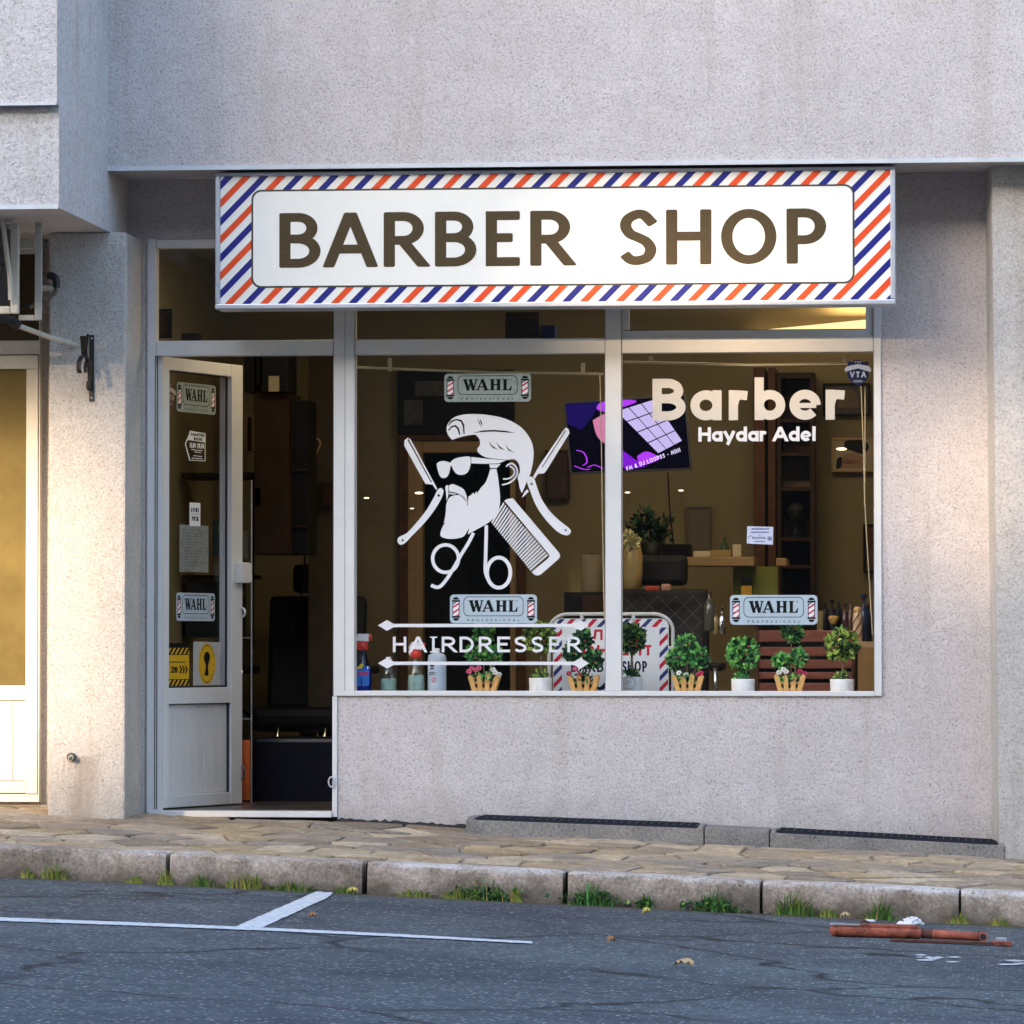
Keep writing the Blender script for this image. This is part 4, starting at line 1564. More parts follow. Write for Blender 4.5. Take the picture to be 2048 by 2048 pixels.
GF = GY - 0.0015
wahl_plate('shade-toned framed sticker with two barber poles above the bearded man decal', flat(GF, 975, 775), 888.5, 747, 1062, 803.5, m_plate_shaded)
wahl_plate('pale blue sticker with two barber poles between the scissors and the upper arrow', flat(GF, 987, 1218), 900, 1189, 1074, 1246.5)
wahl_plate('pale blue sticker with two barber poles above the wooden crate, on the right window', flat(GF, 1547, 1220), 1460, 1190, 1635, 1249.5)
wahl_plate('shade-toned skewed barber pole sticker at the top of the open door', leaf_map(398, -0.0195), 360, 767, 438, 826, m_plate_shaded)
wahl_plate('pale blue barber pole sticker in the lower half of the open door pane', leaf_map(398, -0.0195), 360, 1186, 437, 1242)


def one(name, label, cat, draw, group=None):
    mb = MB()
    draw(mb)
    return build(name, mb, None, label, cat, group, fixn=False)


# ---- the bearded man
mfm = flat(GF, 960, 960)


def Z7(u, v, l=0):
    return mfm(700 + u / 3.513, 660 + v / 3.513, l)


man = thing('window_decal', Z7(950, 1800, 0), 'big white decal of a bearded man over crossed razors, comb and scissors', 'decal')
hair_o = bez([(718, 772), (690, 738), (678, 695), (690, 655), (725, 618), (775, 598), (850, 590), (950, 595), (1050, 612), (1130, 640), (1200, 683), (1250, 740), (1280, 800), (1290, 862), (1285, 930), (1270, 1000), (1245, 1060), (1225, 1110), (1207, 1147)], 4) + \
    bez([(1207, 1147), (1192, 1110), (1185, 1070), (1178, 1035), (1193, 1000), (1190, 955), (1172, 922), (1148, 908), (1110, 914)], 3)[1:] + \
    bez([(1110, 914), (1020, 905), (950, 893), (905, 865), (893, 838), (910, 815), (915, 790), (905, 760), (880, 734)], 3)[1:] + \
    bez([(880, 734), (820, 742), (765, 755), (718, 772)], 3)[1:-1]
holes = [
    [(862, 724), (930, 706), (1010, 702), (1100, 710), (1162, 724), (1100, 721), (1010, 714), (930, 717)],
    [(975, 782), (1000, 812), (1042, 842), (1004, 830), (985, 808)],
    [(1025, 785), (1052, 818), (1092, 846), (1050, 832)],
    [(1087, 793), (1112, 832), (1158, 866), (1108, 844)],
    [(690, 668), (705, 640), (745, 622), (785, 632), (803, 665), (806, 730), (797, 730), (792, 675), (778, 644), (745, 633), (711, 649), (694, 674)],
    [(688, 702), (712, 674), (742, 666), (766, 690), (775, 735), (766, 737), (755, 698), (738, 679), (715, 685), (694, 708)],
    [(892, 622), (913, 650), (920, 686), (909, 660)],
    [(909, 620), (926, 645), (930, 682), (919, 655)],
]
mb = MB()
mb.slab([hair_o] + [h[::-1] for h in holes], Z7, m_vinyl, 0, 1)
build('hair', mb, man)
mb = MB()
mb.slab([bez([(608, 940), (630, 923), (662, 919), (690, 927), (705, 931), (722, 912), (755, 897), (800, 890), (842, 890), (848, 930), (840, 975), (818, 1007), (782, 1018), (750, 1010), (728, 985), (716, 957), (706, 957), (698, 1000), (682, 1030), (656, 1040), (634, 1028), (618, 990), (608, 940)], 3)[:-1]], Z7, m_vinyl, 0, 1)
mb.slab([[(852, 892), (960, 904), (1098, 916), (1045, 938), (950, 940), (852, 937)]], Z7, m_vinyl, 0, 1)
build('sunglasses', mb, man)
mb = MB()
beard = [(985, 978), (1028, 976)] + bez([(1028, 976), (1042, 1050), (1055, 1180), (1047, 1255), (1020, 1308), (975, 1352), (900, 1396), (828, 1435)], 3)[1:] + [(838, 1388), (815, 1430)] + \
    bez([(815, 1430), (790, 1455), (720, 1468), (660, 1460), (635, 1440), (645, 1395), (668, 1352)], 3)[1:] + [(660, 1356)] + bez([(660, 1356), (672, 1290), (676, 1230), (690, 1190), (705, 1172), (740, 1160), (790, 1162), (812, 1195), (826, 1240)], 3)[1:] + \
    [(833, 1168), (856, 1160), (848, 1158), (870, 1142), (872, 1158), (890, 1130), (892, 1150), (922, 1105)] + bez([(922, 1105), (950, 1075), (970, 1030), (985, 978)], 3)[1:-1]
mb.slab([beard], Z7, m_vinyl, 0, 1)
mb.slab([[(978, 944), (1060, 942), (1030, 970), (985, 970)]], Z7, m_vinyl, 0, 1)
build('beard', mb, man)
mb = MB()
mb.slab([bez([(695, 1092), (715, 1083), (735, 1086), (790, 1112), (810, 1140), (824, 1190), (823, 1222), (800, 1185), (770, 1156), (735, 1140), (698, 1132), (695, 1092)], 3)[:-1]], Z7, m_vinyl, 0, 1)
mb.slab([[(668, 1105), (678, 1088), (690, 1092), (692, 1130), (690, 1165), (678, 1202), (675, 1150)]], Z7, m_vinyl, 0, 1)
mb.slab([[(695, 1142), (750, 1150), (735, 1156), (695, 1152)]], Z7, m_vinyl, 0, 1)
build('moustache', mb, man)
mb = MB()
lay_ribbon(mb, bez([(1098, 962), (1112, 946), (1138, 940), (1162, 956), (1176, 990), (1172, 1020), (1150, 1052), (1110, 1078), (1068, 1088)], 4), 11, Z7, 1, m_vinyl)
lay_ribbon(mb, bez([(1120, 958), (1145, 972), (1156, 1000), (1142, 1028), (1108, 1046), (1075, 1046)], 4), 10, Z7, 1.3, m_vinyl)
build('ear', mb, man)


def disc(cx, cy, r, n=12):
    return arc(cx, cy, r, r, 0, 360, n)[:-1]


mb = MB()
mb.slab([[(380, 800), (384, 772), (405, 755), (424, 764), (592, 1075), (612, 1112), (604, 1122), (580, 1085), (530, 1080), (384, 818)], [(402, 768), (412, 764), (576, 1068), (570, 1072)][::-1]], Z7, m_vinyl, 0, 1)
mb.slab([bez([(640, 1108), (657, 1128), (648, 1170), (610, 1240), (560, 1310), (500, 1380), (430, 1450), (395, 1488), (362, 1508), (336, 1492), (342, 1455), (400, 1425), (470, 1350), (540, 1260), (592, 1170), (615, 1122), (640, 1108)], 3)[:-1], disc(623, 1162, 9)[::-1], disc(370, 1476, 8)[::-1]], Z7, m_vinyl, 0, 1)
build('razor', mb, man)
mb = MB()
mb.slab([[(1518, 688), (1536, 700), (1542, 728), (1378, 992), (1362, 1010), (1322, 1010), (1297, 1047), (1286, 1032), (1330, 955), (1500, 708)], [(1512, 706), (1518, 712), (1352, 968), (1346, 966)][::-1]], Z7, m_vinyl, 0, 1)
mb.slab([[(1207, 1180), (1225, 1140), (1243, 1120), (1256, 1135), (1235, 1158)]], Z7, m_vinyl, 0, 1)
mb.slab([bez([(1262, 1028), (1293, 1045), (1310, 1095), (1345, 1185), (1400, 1270), (1470, 1340), (1540, 1395), (1550, 1425), (1522, 1445), (1460, 1420), (1380, 1340), (1310, 1240), (1265, 1130), (1243, 1062), (1262, 1028)], 3)[:-1], disc(1276, 1083, 9)[::-1], disc(1515, 1407, 8)[::-1]], Z7, m_vinyl, 0, 1)
build('razor', mb, man)
mb = MB()
mb.slab([[(1083, 1203), (1100, 1190), (1145, 1183), (1468, 1566), (1476, 1584), (1470, 1606), (1340, 1718), (1318, 1726), (1296, 1720), (1276, 1700), (1392, 1606), (1402, 1590), (1396, 1574), (1092, 1210)]], Z7, m_vinyl, 0, 1)
nt_ = 23
for i in range(nt_):
    t = i / nt_
    a = Vector((1078, 1212)).lerp(Vector((1398, 1590)), t)
    b = Vector((992, 1352)).lerp(Vector((1272, 1696)), t)
    d = Vector((7.6, 9.0))
    mb.sheet([[tuple(a), tuple(a + d), tuple(b + d), tuple(b)]], Z7, 1.0, m_vinyl)
build('comb', mb, man)
mb = MB()
lay_ribbon(mb, arc(672, 1606, 91, 97, 0, 360, 32)[:-1], 24, Z7, 1, m_vinyl, True)
lay_ribbon(mb, bez([(868, 1425), (830, 1500), (785, 1572), (735, 1660), (690, 1735), (645, 1792), (612, 1808), (570, 1792)], 4), 24, Z7, 1.4, m_vinyl)
lay_ribbon(mb, arc(1045, 1705, 82, 106, 0, 360, 32)[:-1], 26, Z7, 1, m_vinyl, True)
lay_ribbon(mb, bez([(958, 1372), (956, 1480), (953, 1600), (952, 1700), (975, 1760)], 4), 25, Z7, 1.4, m_vinyl)
build('scissors', mb, man)

# ---- lettered decals
mfh = flat(GF, 960, 1290)


def Z8(u, v, l=0):
    return mfh(680 + u / 3.513, 1150 + v / 3.513, l)


hd = thing('window_decal', Z8(1000, 660), 'white HAIRDRESSER lettering between two double headed arrows on the glass', 'decal')
mb = MB()
for ch, a, b in (('H', 372, 466), ('A', 490, 608), ('I', 640, 672), ('R', 715, 815), ('D', 840, 940), ('R', 975, 1070), ('E', 1105, 1195), ('S', 1225, 1312), ('S', 1345, 1430), ('E', 1470, 1555), ('R', 1597, 1692)):
    glyph(mb, ch, Z8, a, b, 433, 543, 18.5, m_vinyl, 1)
for y in (437, 540):
    lay_ribbon(mb, [(632, y), (682, y)], 9, Z8, 1.6, m_vinyl)
build('lettering', mb, hd)
for ya, da, db in ((354, (267, 330), (1690, 1750)), (620, (267, 332), (1690, 1748))):
    mb = MB()
    mb.slab([[(da[0], ya), (da[1], ya - 38), (da[1] + 46, ya - 11), (db[0] - 46, ya - 11), (db[0], ya - 38), (db[1], ya), (db[0], ya + 38), (db[0] - 46, ya + 12), (da[1] + 46, ya + 12), (da[1], ya + 38)]], Z8, m_vinyl, 0, 1)
    build('double_arrow', mb, hd)

mfb = flat(GF, 1500, 800)


def Z1(u, v, l=0):
    return mfb(1200 + u / 3.331, 600 + v / 3.331, l)


bl = thing('window_decal', Z1(1000, 970), 'large cream lettering for a barber with a smaller name below it', 'decal')
mb = MB()
cap, base = 522, 800
for ch, a, b in (('B', 350, 570), ('a', 602, 810), ('r', 858, 998), ('b', 1030, 1234), ('e', 1262, 1470), ('r', 1503, 1645)):
    glyph(mb, ch, Z1, a, b, cap, base, 61, m_vinyl_in, 1)
build('lettering', mb, bl)
mb = MB()
xx = 655
for ch, w in (('H', 84), ('a', 72), ('y', 76), ('d', 74), ('a', 72), ('r', 50), (' ', 26), ('A', 100), ('d', 72), ('e', 72), ('l', 24)):
    if ch != ' ':
        glyph(mb, ch, Z1, xx, xx + w, 846, 942, 22, m_vinyl, 1)
    xx += w + 6 if ch != 'l' else w
build('lettering', mb, bl)


# ---- shields, notices and cards
def shield(label, mf, x0, y0, x1, y1, ink, pale):
    def q(u, v, l):
        return mf(x0 + (x1 - x0) * u / 100.0, y0 + (y1 - y0) * v / 100.0, l)
    t = thing('shield_sticker', q(50, 100, 0), label, 'sticker')
    mb = MB()
    mb.slab([[(12, 8), (30, 10), (38, 3), (62, 3), (70, 10), (88, 8), (90, 62), (78, 82), (50, 100), (22, 82), (10, 62)]], q, ink, 0, 1)
    build('plate', mb, t)
    mb = MB()
    mb.sheet([[(0, 36), (10, 26), (50, 18), (90, 26), (100, 38), (97, 48), (50, 34), (3, 46)]], q, 2, pale)
    text(mb, 'VTA', q, 20, 80, 46, 68, 5, pale, 2, gap=.25)
    text(mb, 'COT', q, 38, 62, 7, 14, 1.8, pale, 2, gap=.3)
    for y in (80, 85):
        lay_ribbon(mb, [(32, y), (68, y)], 1.6, q, 2, pale)
    build('emblem', mb, t)


shield('navy shield sticker at the top right corner of the right window', flat(GF, 1716, 745), 1689, 718.5, 1743, 772, m_navy, M('shield_pale', (0.30, 0.34, 0.44), .5))
shield('dark red shield sticker at the top left of the open door pane', leaf_map(347, -0.0195), 336, 765, 359, 817, M('shield_maroon', (0.07, 0.018, 0.03), .5), M('shield_cream', (0.36, 0.33, 0.24), .5))

lm = leaf_map(398, -0.0195)


def hours(mb):
    def q(u, v, l):
        return lm(280 + u / 4.6, 660 + v / 4.6, l)
    mm = m_wht
    mb.sheet([[(488, 930), (632, 942), (632, 1026), (470, 1018)]], q, 1, mm)
    lay_ribbon(mb, [(497, 938), (448, 1055), (490, 1205)], 10, q, 1, mm)
    lay_ribbon(mb, [(630, 942), (630, 1198), (490, 1200)], 6, q, 1.5, mm)
    text(mb, 'РАБОТНО', q, 502, 624, 948, 976, 6.5, m_ink, 2, gap=.2)
    text(mb, 'ВРЕМЕ', q, 526, 604, 988, 1014, 6.5, m_ink, 2, gap=.2)
    text(mb, '10.00-20.00', q, 484, 620, 1038, 1086, 9, mm, 2, gap=.12)
    for y, a, b in ((1104, 500, 605), (1122, 530, 592), (1158, 520, 600), (1180, 505, 610)):
        lay_ribbon(mb, [(a, y), (b, y)], 6, q, 2, mm)


one('opening_hours_sticker', 'white opening hours sticker with a pointed left edge on the open door', 'sticker', hours)


def push(mb):
    def q(u, v, l):
        return lm(280 + u / 4.6, 1000 + v / 4.6, l)
    mb.slab([rect(488, 25, 587, 240)], q, m_wht, 0, 1)
    text(mb, 'БУТНИ', q, 502, 573, 72, 112, 8, m_navy, 2, gap=.22)
    lay_ribbon(mb, [(498, 130), (578, 130)], 4, q, 2, m_navy)
    text(mb, 'PUSH', q, 508, 568, 150, 194, 8, m_navy, 2, gap=.22)


one('push_card', 'small white PUSH card in two languages on the door pane', 'sign', push)


def paper(mb):
    def q(u, v, l):
        return lm(280 + u / 4.6, 1000 + v / 4.6, l)
    mb.slab([rect(397, 232, 662, 664)], q, M('grey_paper', (0.20, 0.21, 0.19), 0.7, var=0.3, vscale=30), -1, 0)
    for i in range(13):
        lay_ribbon(mb, [(420, 280 + i * 27), (random.uniform(560, 640), 280 + i * 27)], 5, q, 1, M('paper_ink', (0.09, 0.10, 0.10), 0.7))


one('notice_paper', 'grey printed sheet hanging below the PUSH card', 'notice', paper)
m_yel = M('caution_yellow', (0.62, 0.36, 0.012), 0.5, var=0.06, vscale=30)


def caution(mb):
    def q(u, v, l):
        return lm(280 + u / 4.6, 1000 + v / 4.6, l)
    mb.slab([rect(238, 1316, 490, 1724)], q, m_ink, -1, 0)
    mb.sheet([rect(240, 1425, 487, 1646)], q, 1, m_yel)
    for y0, y1 in ((1360, 1418), (1652, 1712)):
        for k in range(-1, 8):
            p_ = clip([(240 + k * 38, y1), (258 + k * 38, y1), (290 + k * 38, y0), (272 + k * 38, y0)], 240, y0, 487, y1)
            if len(p_) > 2:
                mb.sheet([p_], q, 1, m_yel)
    text(mb, '2', q, 316, 348, 1530, 1588, 11, m_ink, 2)
    text(mb, 'м', q, 352, 376, 1530, 1588, 8, m_ink, 2) if 'м' in G else glyph(mb, 'm', q, 350, 378, 1510, 1588, 8, m_ink, 2)
    for s, x0 in ((1, 395), (1, 420), (1, 445), (-1, 300), (-1, 275)):
        mb.sheet([[(x0, 1522), (x0 + 12 * s, 1522), (x0 + 28 * s, 1558), (x0 + 12 * s, 1594), (x0, 1594), (x0 + 14 * s, 1558)]], q, 2, m_ink)
    lay_ribbon(mb, [(252, 1490), (450, 1490)], 11, q, 2, M('dim_ink', (0.12, .07, .01), .6))


one('distance_notice', 'yellow and black striped 2 m distance notice low on the open door', 'notice', caution)


def foot(mb):
    def q(u, v, l):
        return lm(280 + u / 4.6, 1000 + v / 4.6, l)
    mb.slab([[(526, 1302), (782, 1308), (770, 1520), (778, 1712), (524, 1710)]], q, M('grey_card', (0.40, 0.40, 0.38), 0.6, var=.08, vscale=30), -1, 0)
    mb.sheet([arc(650, 1508, 78, 190, 0, 360, 32)[:-1]], q, 1, m_yel)
    mb.sheet([bez([(625, 1610), (640, 1530), (622, 1465), (628, 1415), (648, 1396), (670, 1410), (676, 1460), (660, 1530), (664, 1612), (645, 1616), (625, 1610)], 3)[:-1]], q, 2, m_ink)
    for a0, a1 in ((205, 335), (25, 155)):
        for k in range(14):
            a = a0 + (a1 - a0) * k / 13
            lay_ribbon(mb, [(650 + 60 * math.cos(math.radians(a)), 1508 + 165 * math.sin(math.radians(a))), (650 + 68 * math.cos(math.radians(a)), 1508 + 180 * math.sin(math.radians(a)))], 6, q, 2, m_ink)


one('footprint_notice', 'grey card with a yellow oval and black footprint low on the open door', 'notice', foot)


def small_note(mb):
    mq = flat(GF, 1520, 1070)

    def q(u, v, l):
        return mq(1400 + u / 5.084, 1050 + v / 5.084, l)
    mb.slab([[(480, 12), (746, 20), (740, 200), (476, 188)]], q, M('note_white', (0.56, 0.58, 0.72), .6), -1, 0)
    bl_ = M('note_blue', (0.05, 0.06, 0.20), .6)
    for y, a, b, w in ((40, 525, 705, 16), (74, 520, 705, 14), (105, 600, 622, 8), (168, 552, 660, 10)):
        k = a
        while k < b:
            e = min(b, k + random.uniform(8, 16))
            lay_ribbon(mb, [(k, y), (e, y + 1)], w, q, 1, bl_)
            k = e + 4
    lay_ribbon(mb, arc(515, 130, 20, 20, 150, 390, 14), 6, q, 1, bl_)
    lay_ribbon(mb, arc(708, 138, 20, 20, 0, 360, 18)[:-1], 6, q, 1, bl_, True)
    mb.sheet([disc(708, 138, 12)], q, 1, bl_)
    for k in range(8):
        lay_ribbon(mb, [(546 + k * 16, 120), (546 + k * 16, 142)], 9, q, 1, bl_)


one('notice_card', 'small white card with blue print stuck to the right window', 'notice', small_note)

# ============================================================ things on the facade
# ---- outdoor air conditioner hung under the overhanging block
YA = -1.15


def abox(mb, x0, y0, x1, y1, Yf, Yb, mat, bev=0.003):
    mb.box(PX(x0, Yf), PX(x1, Yf), Yf, Yb, PZ(y0, Yf, 30), PZ(y1, Yf, 30), mat, bev)


ac = thing('air_conditioner', P(-60, 628, YA), 'white outdoor air conditioner with black fan grille cut by the left edge', 'air conditioner')
m_acw = M('ac_white', (0.50, 0.47, 0.41), 0.5, var=0.1, vscale=15)
mb = MB()
abox(mb, 19, 446, 35, 627, YA, YA + .035, m_acw, .006)
abox(mb, -190, 612, 18.5, 627, YA, YA + .035, m_acw, .006)
abox(mb, -190, 430, 18.5, 445, YA, YA + .035, m_acw, .006)
abox(mb, -190, 445.5, -175, 611.5, YA, YA + .035, m_acw, .006)
build('housing', mb, ac)
mb = MB()
abox(mb, -174, 446, -10, 608, YA + .05, -0.75, m_black, 0)
build('core', mb, ac)
mb = MB()
c = P(-70, 530, YA + .01)
for r in (0.05, 0.09, 0.13, 0.17):
    mb.tube([c + Vector((r * math.cos(t), 0, r * math.sin(t))) for t in [2 * math.pi * k / 28 for k in range(29)]], 0.004, m_black, 6, False)
for k in range(8):
    t = math.pi * k / 4
    mb.tube([c, c + Vector((0.19 * math.cos(t), 0, 0.19 * math.sin(t)))], 0.003, m_black, 5)
build('fan_grille', mb, ac)
br = thing('wall_bracket', P(60, 640, -0.9), 'white painted steel hanging frame beside the air conditioner', 'bracket')
mb = MB()
abox(mb, 68, 440, 82, 641, -0.95, -0.935, m_acw, .003)
build('hanger', mb, br)
mb = MB()
abox(mb, 36, 630, 67.6, 641, -0.95, -0.935, m_acw, .003)
build('rail', mb, br)
mb = MB()
abox(mb, 35, 478, 67.6, 497, -0.7, -0.66, m_acw, .003)
build('rail', mb, br)


def hose(mb):
    mb.tube([P(x, y, YA - .03) for x, y in bez([(-12, 426), (4, 446), (10, 480), (15, 520), (20, 560), (21, 600)], 5)], 0.011, m_acw, 10)


one('drain_hose', 'cream ribbed drain hose curving past the air conditioner', 'hose', hose)
pipe = thing('insulated_pipe', P(60, 690, -0.6), 'pipe slanting from the air conditioner into the pillar, black foam at its upper end', 'pipe')
mb = MB()
a, b = P(38, 652, -1.0), P(152, 690, YP - .005)
mb.tube([a, a.lerp(b, .5) + Vector((0, 0, -.004)), b], 0.0115, M('pipe_cream', (0.52, 0.47, 0.38), .6, var=.15, vscale=20), 10)
build('tube', mb, pipe)
mb = MB()
mb.tube([P(x, y, -1.0) for x, y in bez([(-20, 628), (0, 636), (20, 640), (32, 648), (40, 653)], 4)], [0.02] * 9 + [0.026, 0.024, 0.022, 0.024, 0.02, 0.022, 0.02, 0.018], M('foam_black', (0.02, 0.02, 0.022), .9, bump=.6, bscale=90), 10)
build('foam_sleeve', mb, pipe)


def loop_pipe(mb):
    mb.tube([P(x, y, -0.5) for x, y in bez([(60, 615), (80, 602), (100, 592), (111, 585), (113, 570), (110, 556)], 5)], 0.009, M('cable_grey', (0.16, 0.145, 0.11), .7), 8)
    mb.tube([P(x, y, -0.5) for x, y in bez([(83, 576), (100, 577), (108, 578)], 5)], 0.014, m_acw, 8)
    mb.tube([P(x, y, -0.45) for x, y in bez([(36, 620), (70, 604), (100, 595)], 4)], 0.006, m_black, 8)
    mb.tube([P(x, y, -0.5) for x, y in bez([(112, 575), (112, 560), (105, 552), (95, 552)], 4)], 0.017, m_black, 8)


one('cable_loop', 'dark cable loop against the pillar behind the white steel frame', 'cable', loop_pipe)

# ---- wrought iron bracket
ib = thing('iron_bracket', P(183, 802, YP), 'black wrought iron scroll bracket screwed to the left pillar', 'bracket')


def ip(x, y, out):
    return P(x, y, YP - out)


mb = MB()
x0_, x1_ = PX(178.5, YP), PX(188, YP)
mb.box(x0_, x1_, YP - .009, YP - .0005, PZ(803, YP, 183), PZ(670, YP, 183), m_iron, .002)
build('back_plate', mb, ib)
mb = MB()


def strap(pts, w=0.018, th=0.005):
    n = len(pts)
    vs, fs = [], []
    for i, p in enumerate(pts):
        t = (pts[min(i + 1, n - 1)] - pts[max(i - 1, 0)]).normalized()
        s = Vector((0.95, -0.3, 0)).normalized()
        nn = t.cross(s).normalized()
        for a, b in ((-1, -1), (1, -1), (1, 1), (-1, 1)):
            vs.append(p + s * w / 2 * a + nn * th / 2 * b)
    for i in range(n - 1):
        for k in range(4):
            fs.append((4 * i + k, 4 * i + (k + 1) % 4, 4 * i + 4 + (k + 1) % 4, 4 * i + 4 + k))
    fs += [(0, 1, 2, 3), (4 * n - 4, 4 * n - 3, 4 * n - 2, 4 * n - 1)]
    mb.add(vs, fs, m_iron)


arm = [ip(x, y, o) for x, y, o in [(181, 780, .005), (180, 750, .02), (178, 730, .05), (175, 718, .09), (170, 711, .13), (163, 713, .17), (158, 724, .2), (157, 738, .21), (160, 746, .2)]]
strap(arm, .022)
build('scroll_arm', mb, ib)
mb = MB()
strap([ip(169, 711, .13), ip(168, 695, .15), ip(167, 680, .17), ip(166, 672, .18)], .030)
strap([ip(170, 711, .12), ip(173, 690, .13), ip(176, 668, .14)], .012)
build('leaf_spike', mb, ib)
mb = MB()
strap([ip(173, 722, .08), ip(170, 735, .10), ip(171, 745, .09)], .014)
build('scroll', mb, ib)
mb = MB()
mb.ball(ip(177, 771, .03), .012, m_iron, 10, 7, (1, 1, 2))
build('knob', mb, ib)
for y in (677, 796):
    mb = MB()
    mb.ball(ip(183.5, y, .010), .005, m_alu, 8, 6)
    build('screw', mb, ib)


def stub(mb):
    c = P(143.5, 1514, YP)
    mb.tube([c + Vector((0, 0.0, 0)), c + Vector((0, -.02, 0))], 0.020, M('stub_dark', (0.06, .055, .045), .8, bump=.5, bscale=90), 12)
    mb.tube([c + Vector((0.002, -.018, 0)), c + Vector((0.004, -.05, -.004))], 0.013, M('stub_grey', (0.30, .29, .25), .6), 12)
    mb.tube([c + Vector((0.004, -.0495, -.004)), c + Vector((0.004, -.0505, -.004))], 0.009, m_black, 12)


one('drain_stub', 'short drain pipe stub poking out low on the left pillar', 'pipe', stub)

# ---- cellar light wells along the wall foot
m_grate = M('dark_steel', (0.022, 0.026, 0.04), 0.5, 0.6)


def cellar(label, x0, y0t, y0b, x1, y1t, y1b, gx0, gx1, grate=True):
    Yf = -0.307
    X0, X1 = PX(x0, Yf, 1650), PX(x1, Yf, 1650)
    za, zb2 = PZ(y0t, Yf, x0), PZ(y1t, Yf, x1)
    t = thing('cellar_curb', (X0, Yf, za - .12), label, 'cellar curb', 'concrete cellar curbs along the wall')

    def zt(x):
        return za + (zb2 - za) * (x - X0) / (X1 - X0)

    def sb(mb, xa, xb, ya, yb, dz0, dz1, mat, bev=.006):
        mb.hexa([(xa, ya, zt(xa) + dz0), (xb, ya, zt(xb) + dz0), (xb, yb, zt(xb) + dz0), (xa, yb, zt(xa) + dz0), (xa, ya, zt(xa) + dz1), (xb, ya, zt(xb) + dz1), (xb, yb, zt(xb) + dz1), (xa, yb, zt(xa) + dz1)], mat, bev)
    mb = MB()
    if not grate:
        sb(mb, X0, X1, Yf, -0.004, -.2, 0, m_conc, .008)
        build('block', mb, t)
        return
    G0, G1 = PX(gx0, Yf, 1650), PX(gx1, Yf, 1650)
    sb(mb, X0, X1, Yf, Yf + .055, -.2, -.012, m_conc, .005)
    sb(mb, X0, G0, Yf + .0555, -0.004, -.2, 0, m_conc, .008)
    sb(mb, X0 + .004, G0, Yf + .004, Yf + .055, -.03, 0, m_conc, .008)
    sb(mb, G1, X1, Yf + .0555, -0.004, -.2, 0, m_conc, .008)
    sb(mb, G1, X1 - .004, Yf + .004, Yf + .055, -.03, 0, m_conc, .008)
    sb(mb, G0, G1, Yf + .0555, -0.004, -.2, -.14, m_black, 0)
    build('curb', mb, t)
    mb = MB()
    sb(mb, G0 + .006, G1 - .006, Yf + .014, Yf + .020, -.012, .001, m_grate, 0)
    sb(mb, G0 + .006, G1 - .006, -.03, -.022, -.021, .004, m_grate, 0)
    n = int((G1 - G0) / .034)
    for i in range(n + 1):
        x = G0 + .008 + (G1 - G0 - .02) * i / n
        sb(mb, x, x + .006, Yf + .0205, -.0305, -.018, .002, m_grate, 0)
    for y in (-.20, -.12):
        sb(mb, G0 + .006, G1 - .006, y, y + .004, -.017, .0035, m_grate, 0)
    build('grating', mb, t)


cellar('concrete curb with dark steel grating left of the short plain block', 932, 1634, 1664, 1407, 1652, 1688, 950, 1395)
cellar('plain short concrete block between the two gratings', 1409, 1654, 1690, 1538, 1660, 1696, 0, 0, False)
cellar('concrete curb with dark steel grating at the right end of the wall', 1540, 1660, 1696, 2010, 1686, 1716, 1552, 1996)

# ============================================================ on the window ledge
ZL = zsill + 0.006                 # ledge top
ZLp = PZ(1381, 0.15, 1200)
random.seed(11)
m_leafs = [M('leaf_bright', (0.24, 0.58, 0.12), 0.5, var=.4, vscale=60), M('leaf_mid', (0.10, 0.36, 0.09), 0.5, var=.35, vscale=60), M('leaf_dark', (0.015, 0.075, 0.03), 0.55)]
m_leafy = [M('leaf_yellow', (0.45, 0.58, 0.11), 0.5, var=.35, vscale=60), M('leaf_olive', (0.17, 0.30, 0.06), 0.5), M('leaf_deep', (0.02, 0.06, 0.02), 0.55)]
m_bark = M('twig', (0.16, 0.105, 0.06), 0.8)
m_berry = M('berry_red', (0.45, 0.03, 0.025), 0.4)


def leaves(mb, c, r, n, size, mats, sq=1.0, inner=0.55):
    c = Vector(c)
    for _ in range(n):
        d = Vector((random.gauss(0, 1), random.gauss(0, 1), random.gauss(0, 1))).normalized()
        rr = r * random.uniform(inner, 1.04)
        p = c + Vector((d.x * rr, d.y * rr, d.z * rr * sq))
        out = (d + Vector((random.uniform(-.6, .6), random.uniform(-.6, .6), random.uniform(-.3, .8)))).normalized()
        side = out.cross(Vector((random.uniform(-1, 1), random.uniform(-1, 1), random.uniform(-1, 1)))).normalized()
        nn = out.cross(side)
        s = size * random.uniform(.6, 1.25)
        up_ = nn * s * .22
        vs = [p - out * s * .4, p + side * s * .42 + up_, p + out * s * .7, p - side * s * .42 + up_, p + out * s * .1 - up_]
        k = 0 if rr > r * .9 and random.random() < .55 else (1 if random.random() < .65 else 2)
        mb.add(vs, [(0, 1, 4), (1, 2, 4), (2, 3, 4), (3, 0, 4)], mats[k])


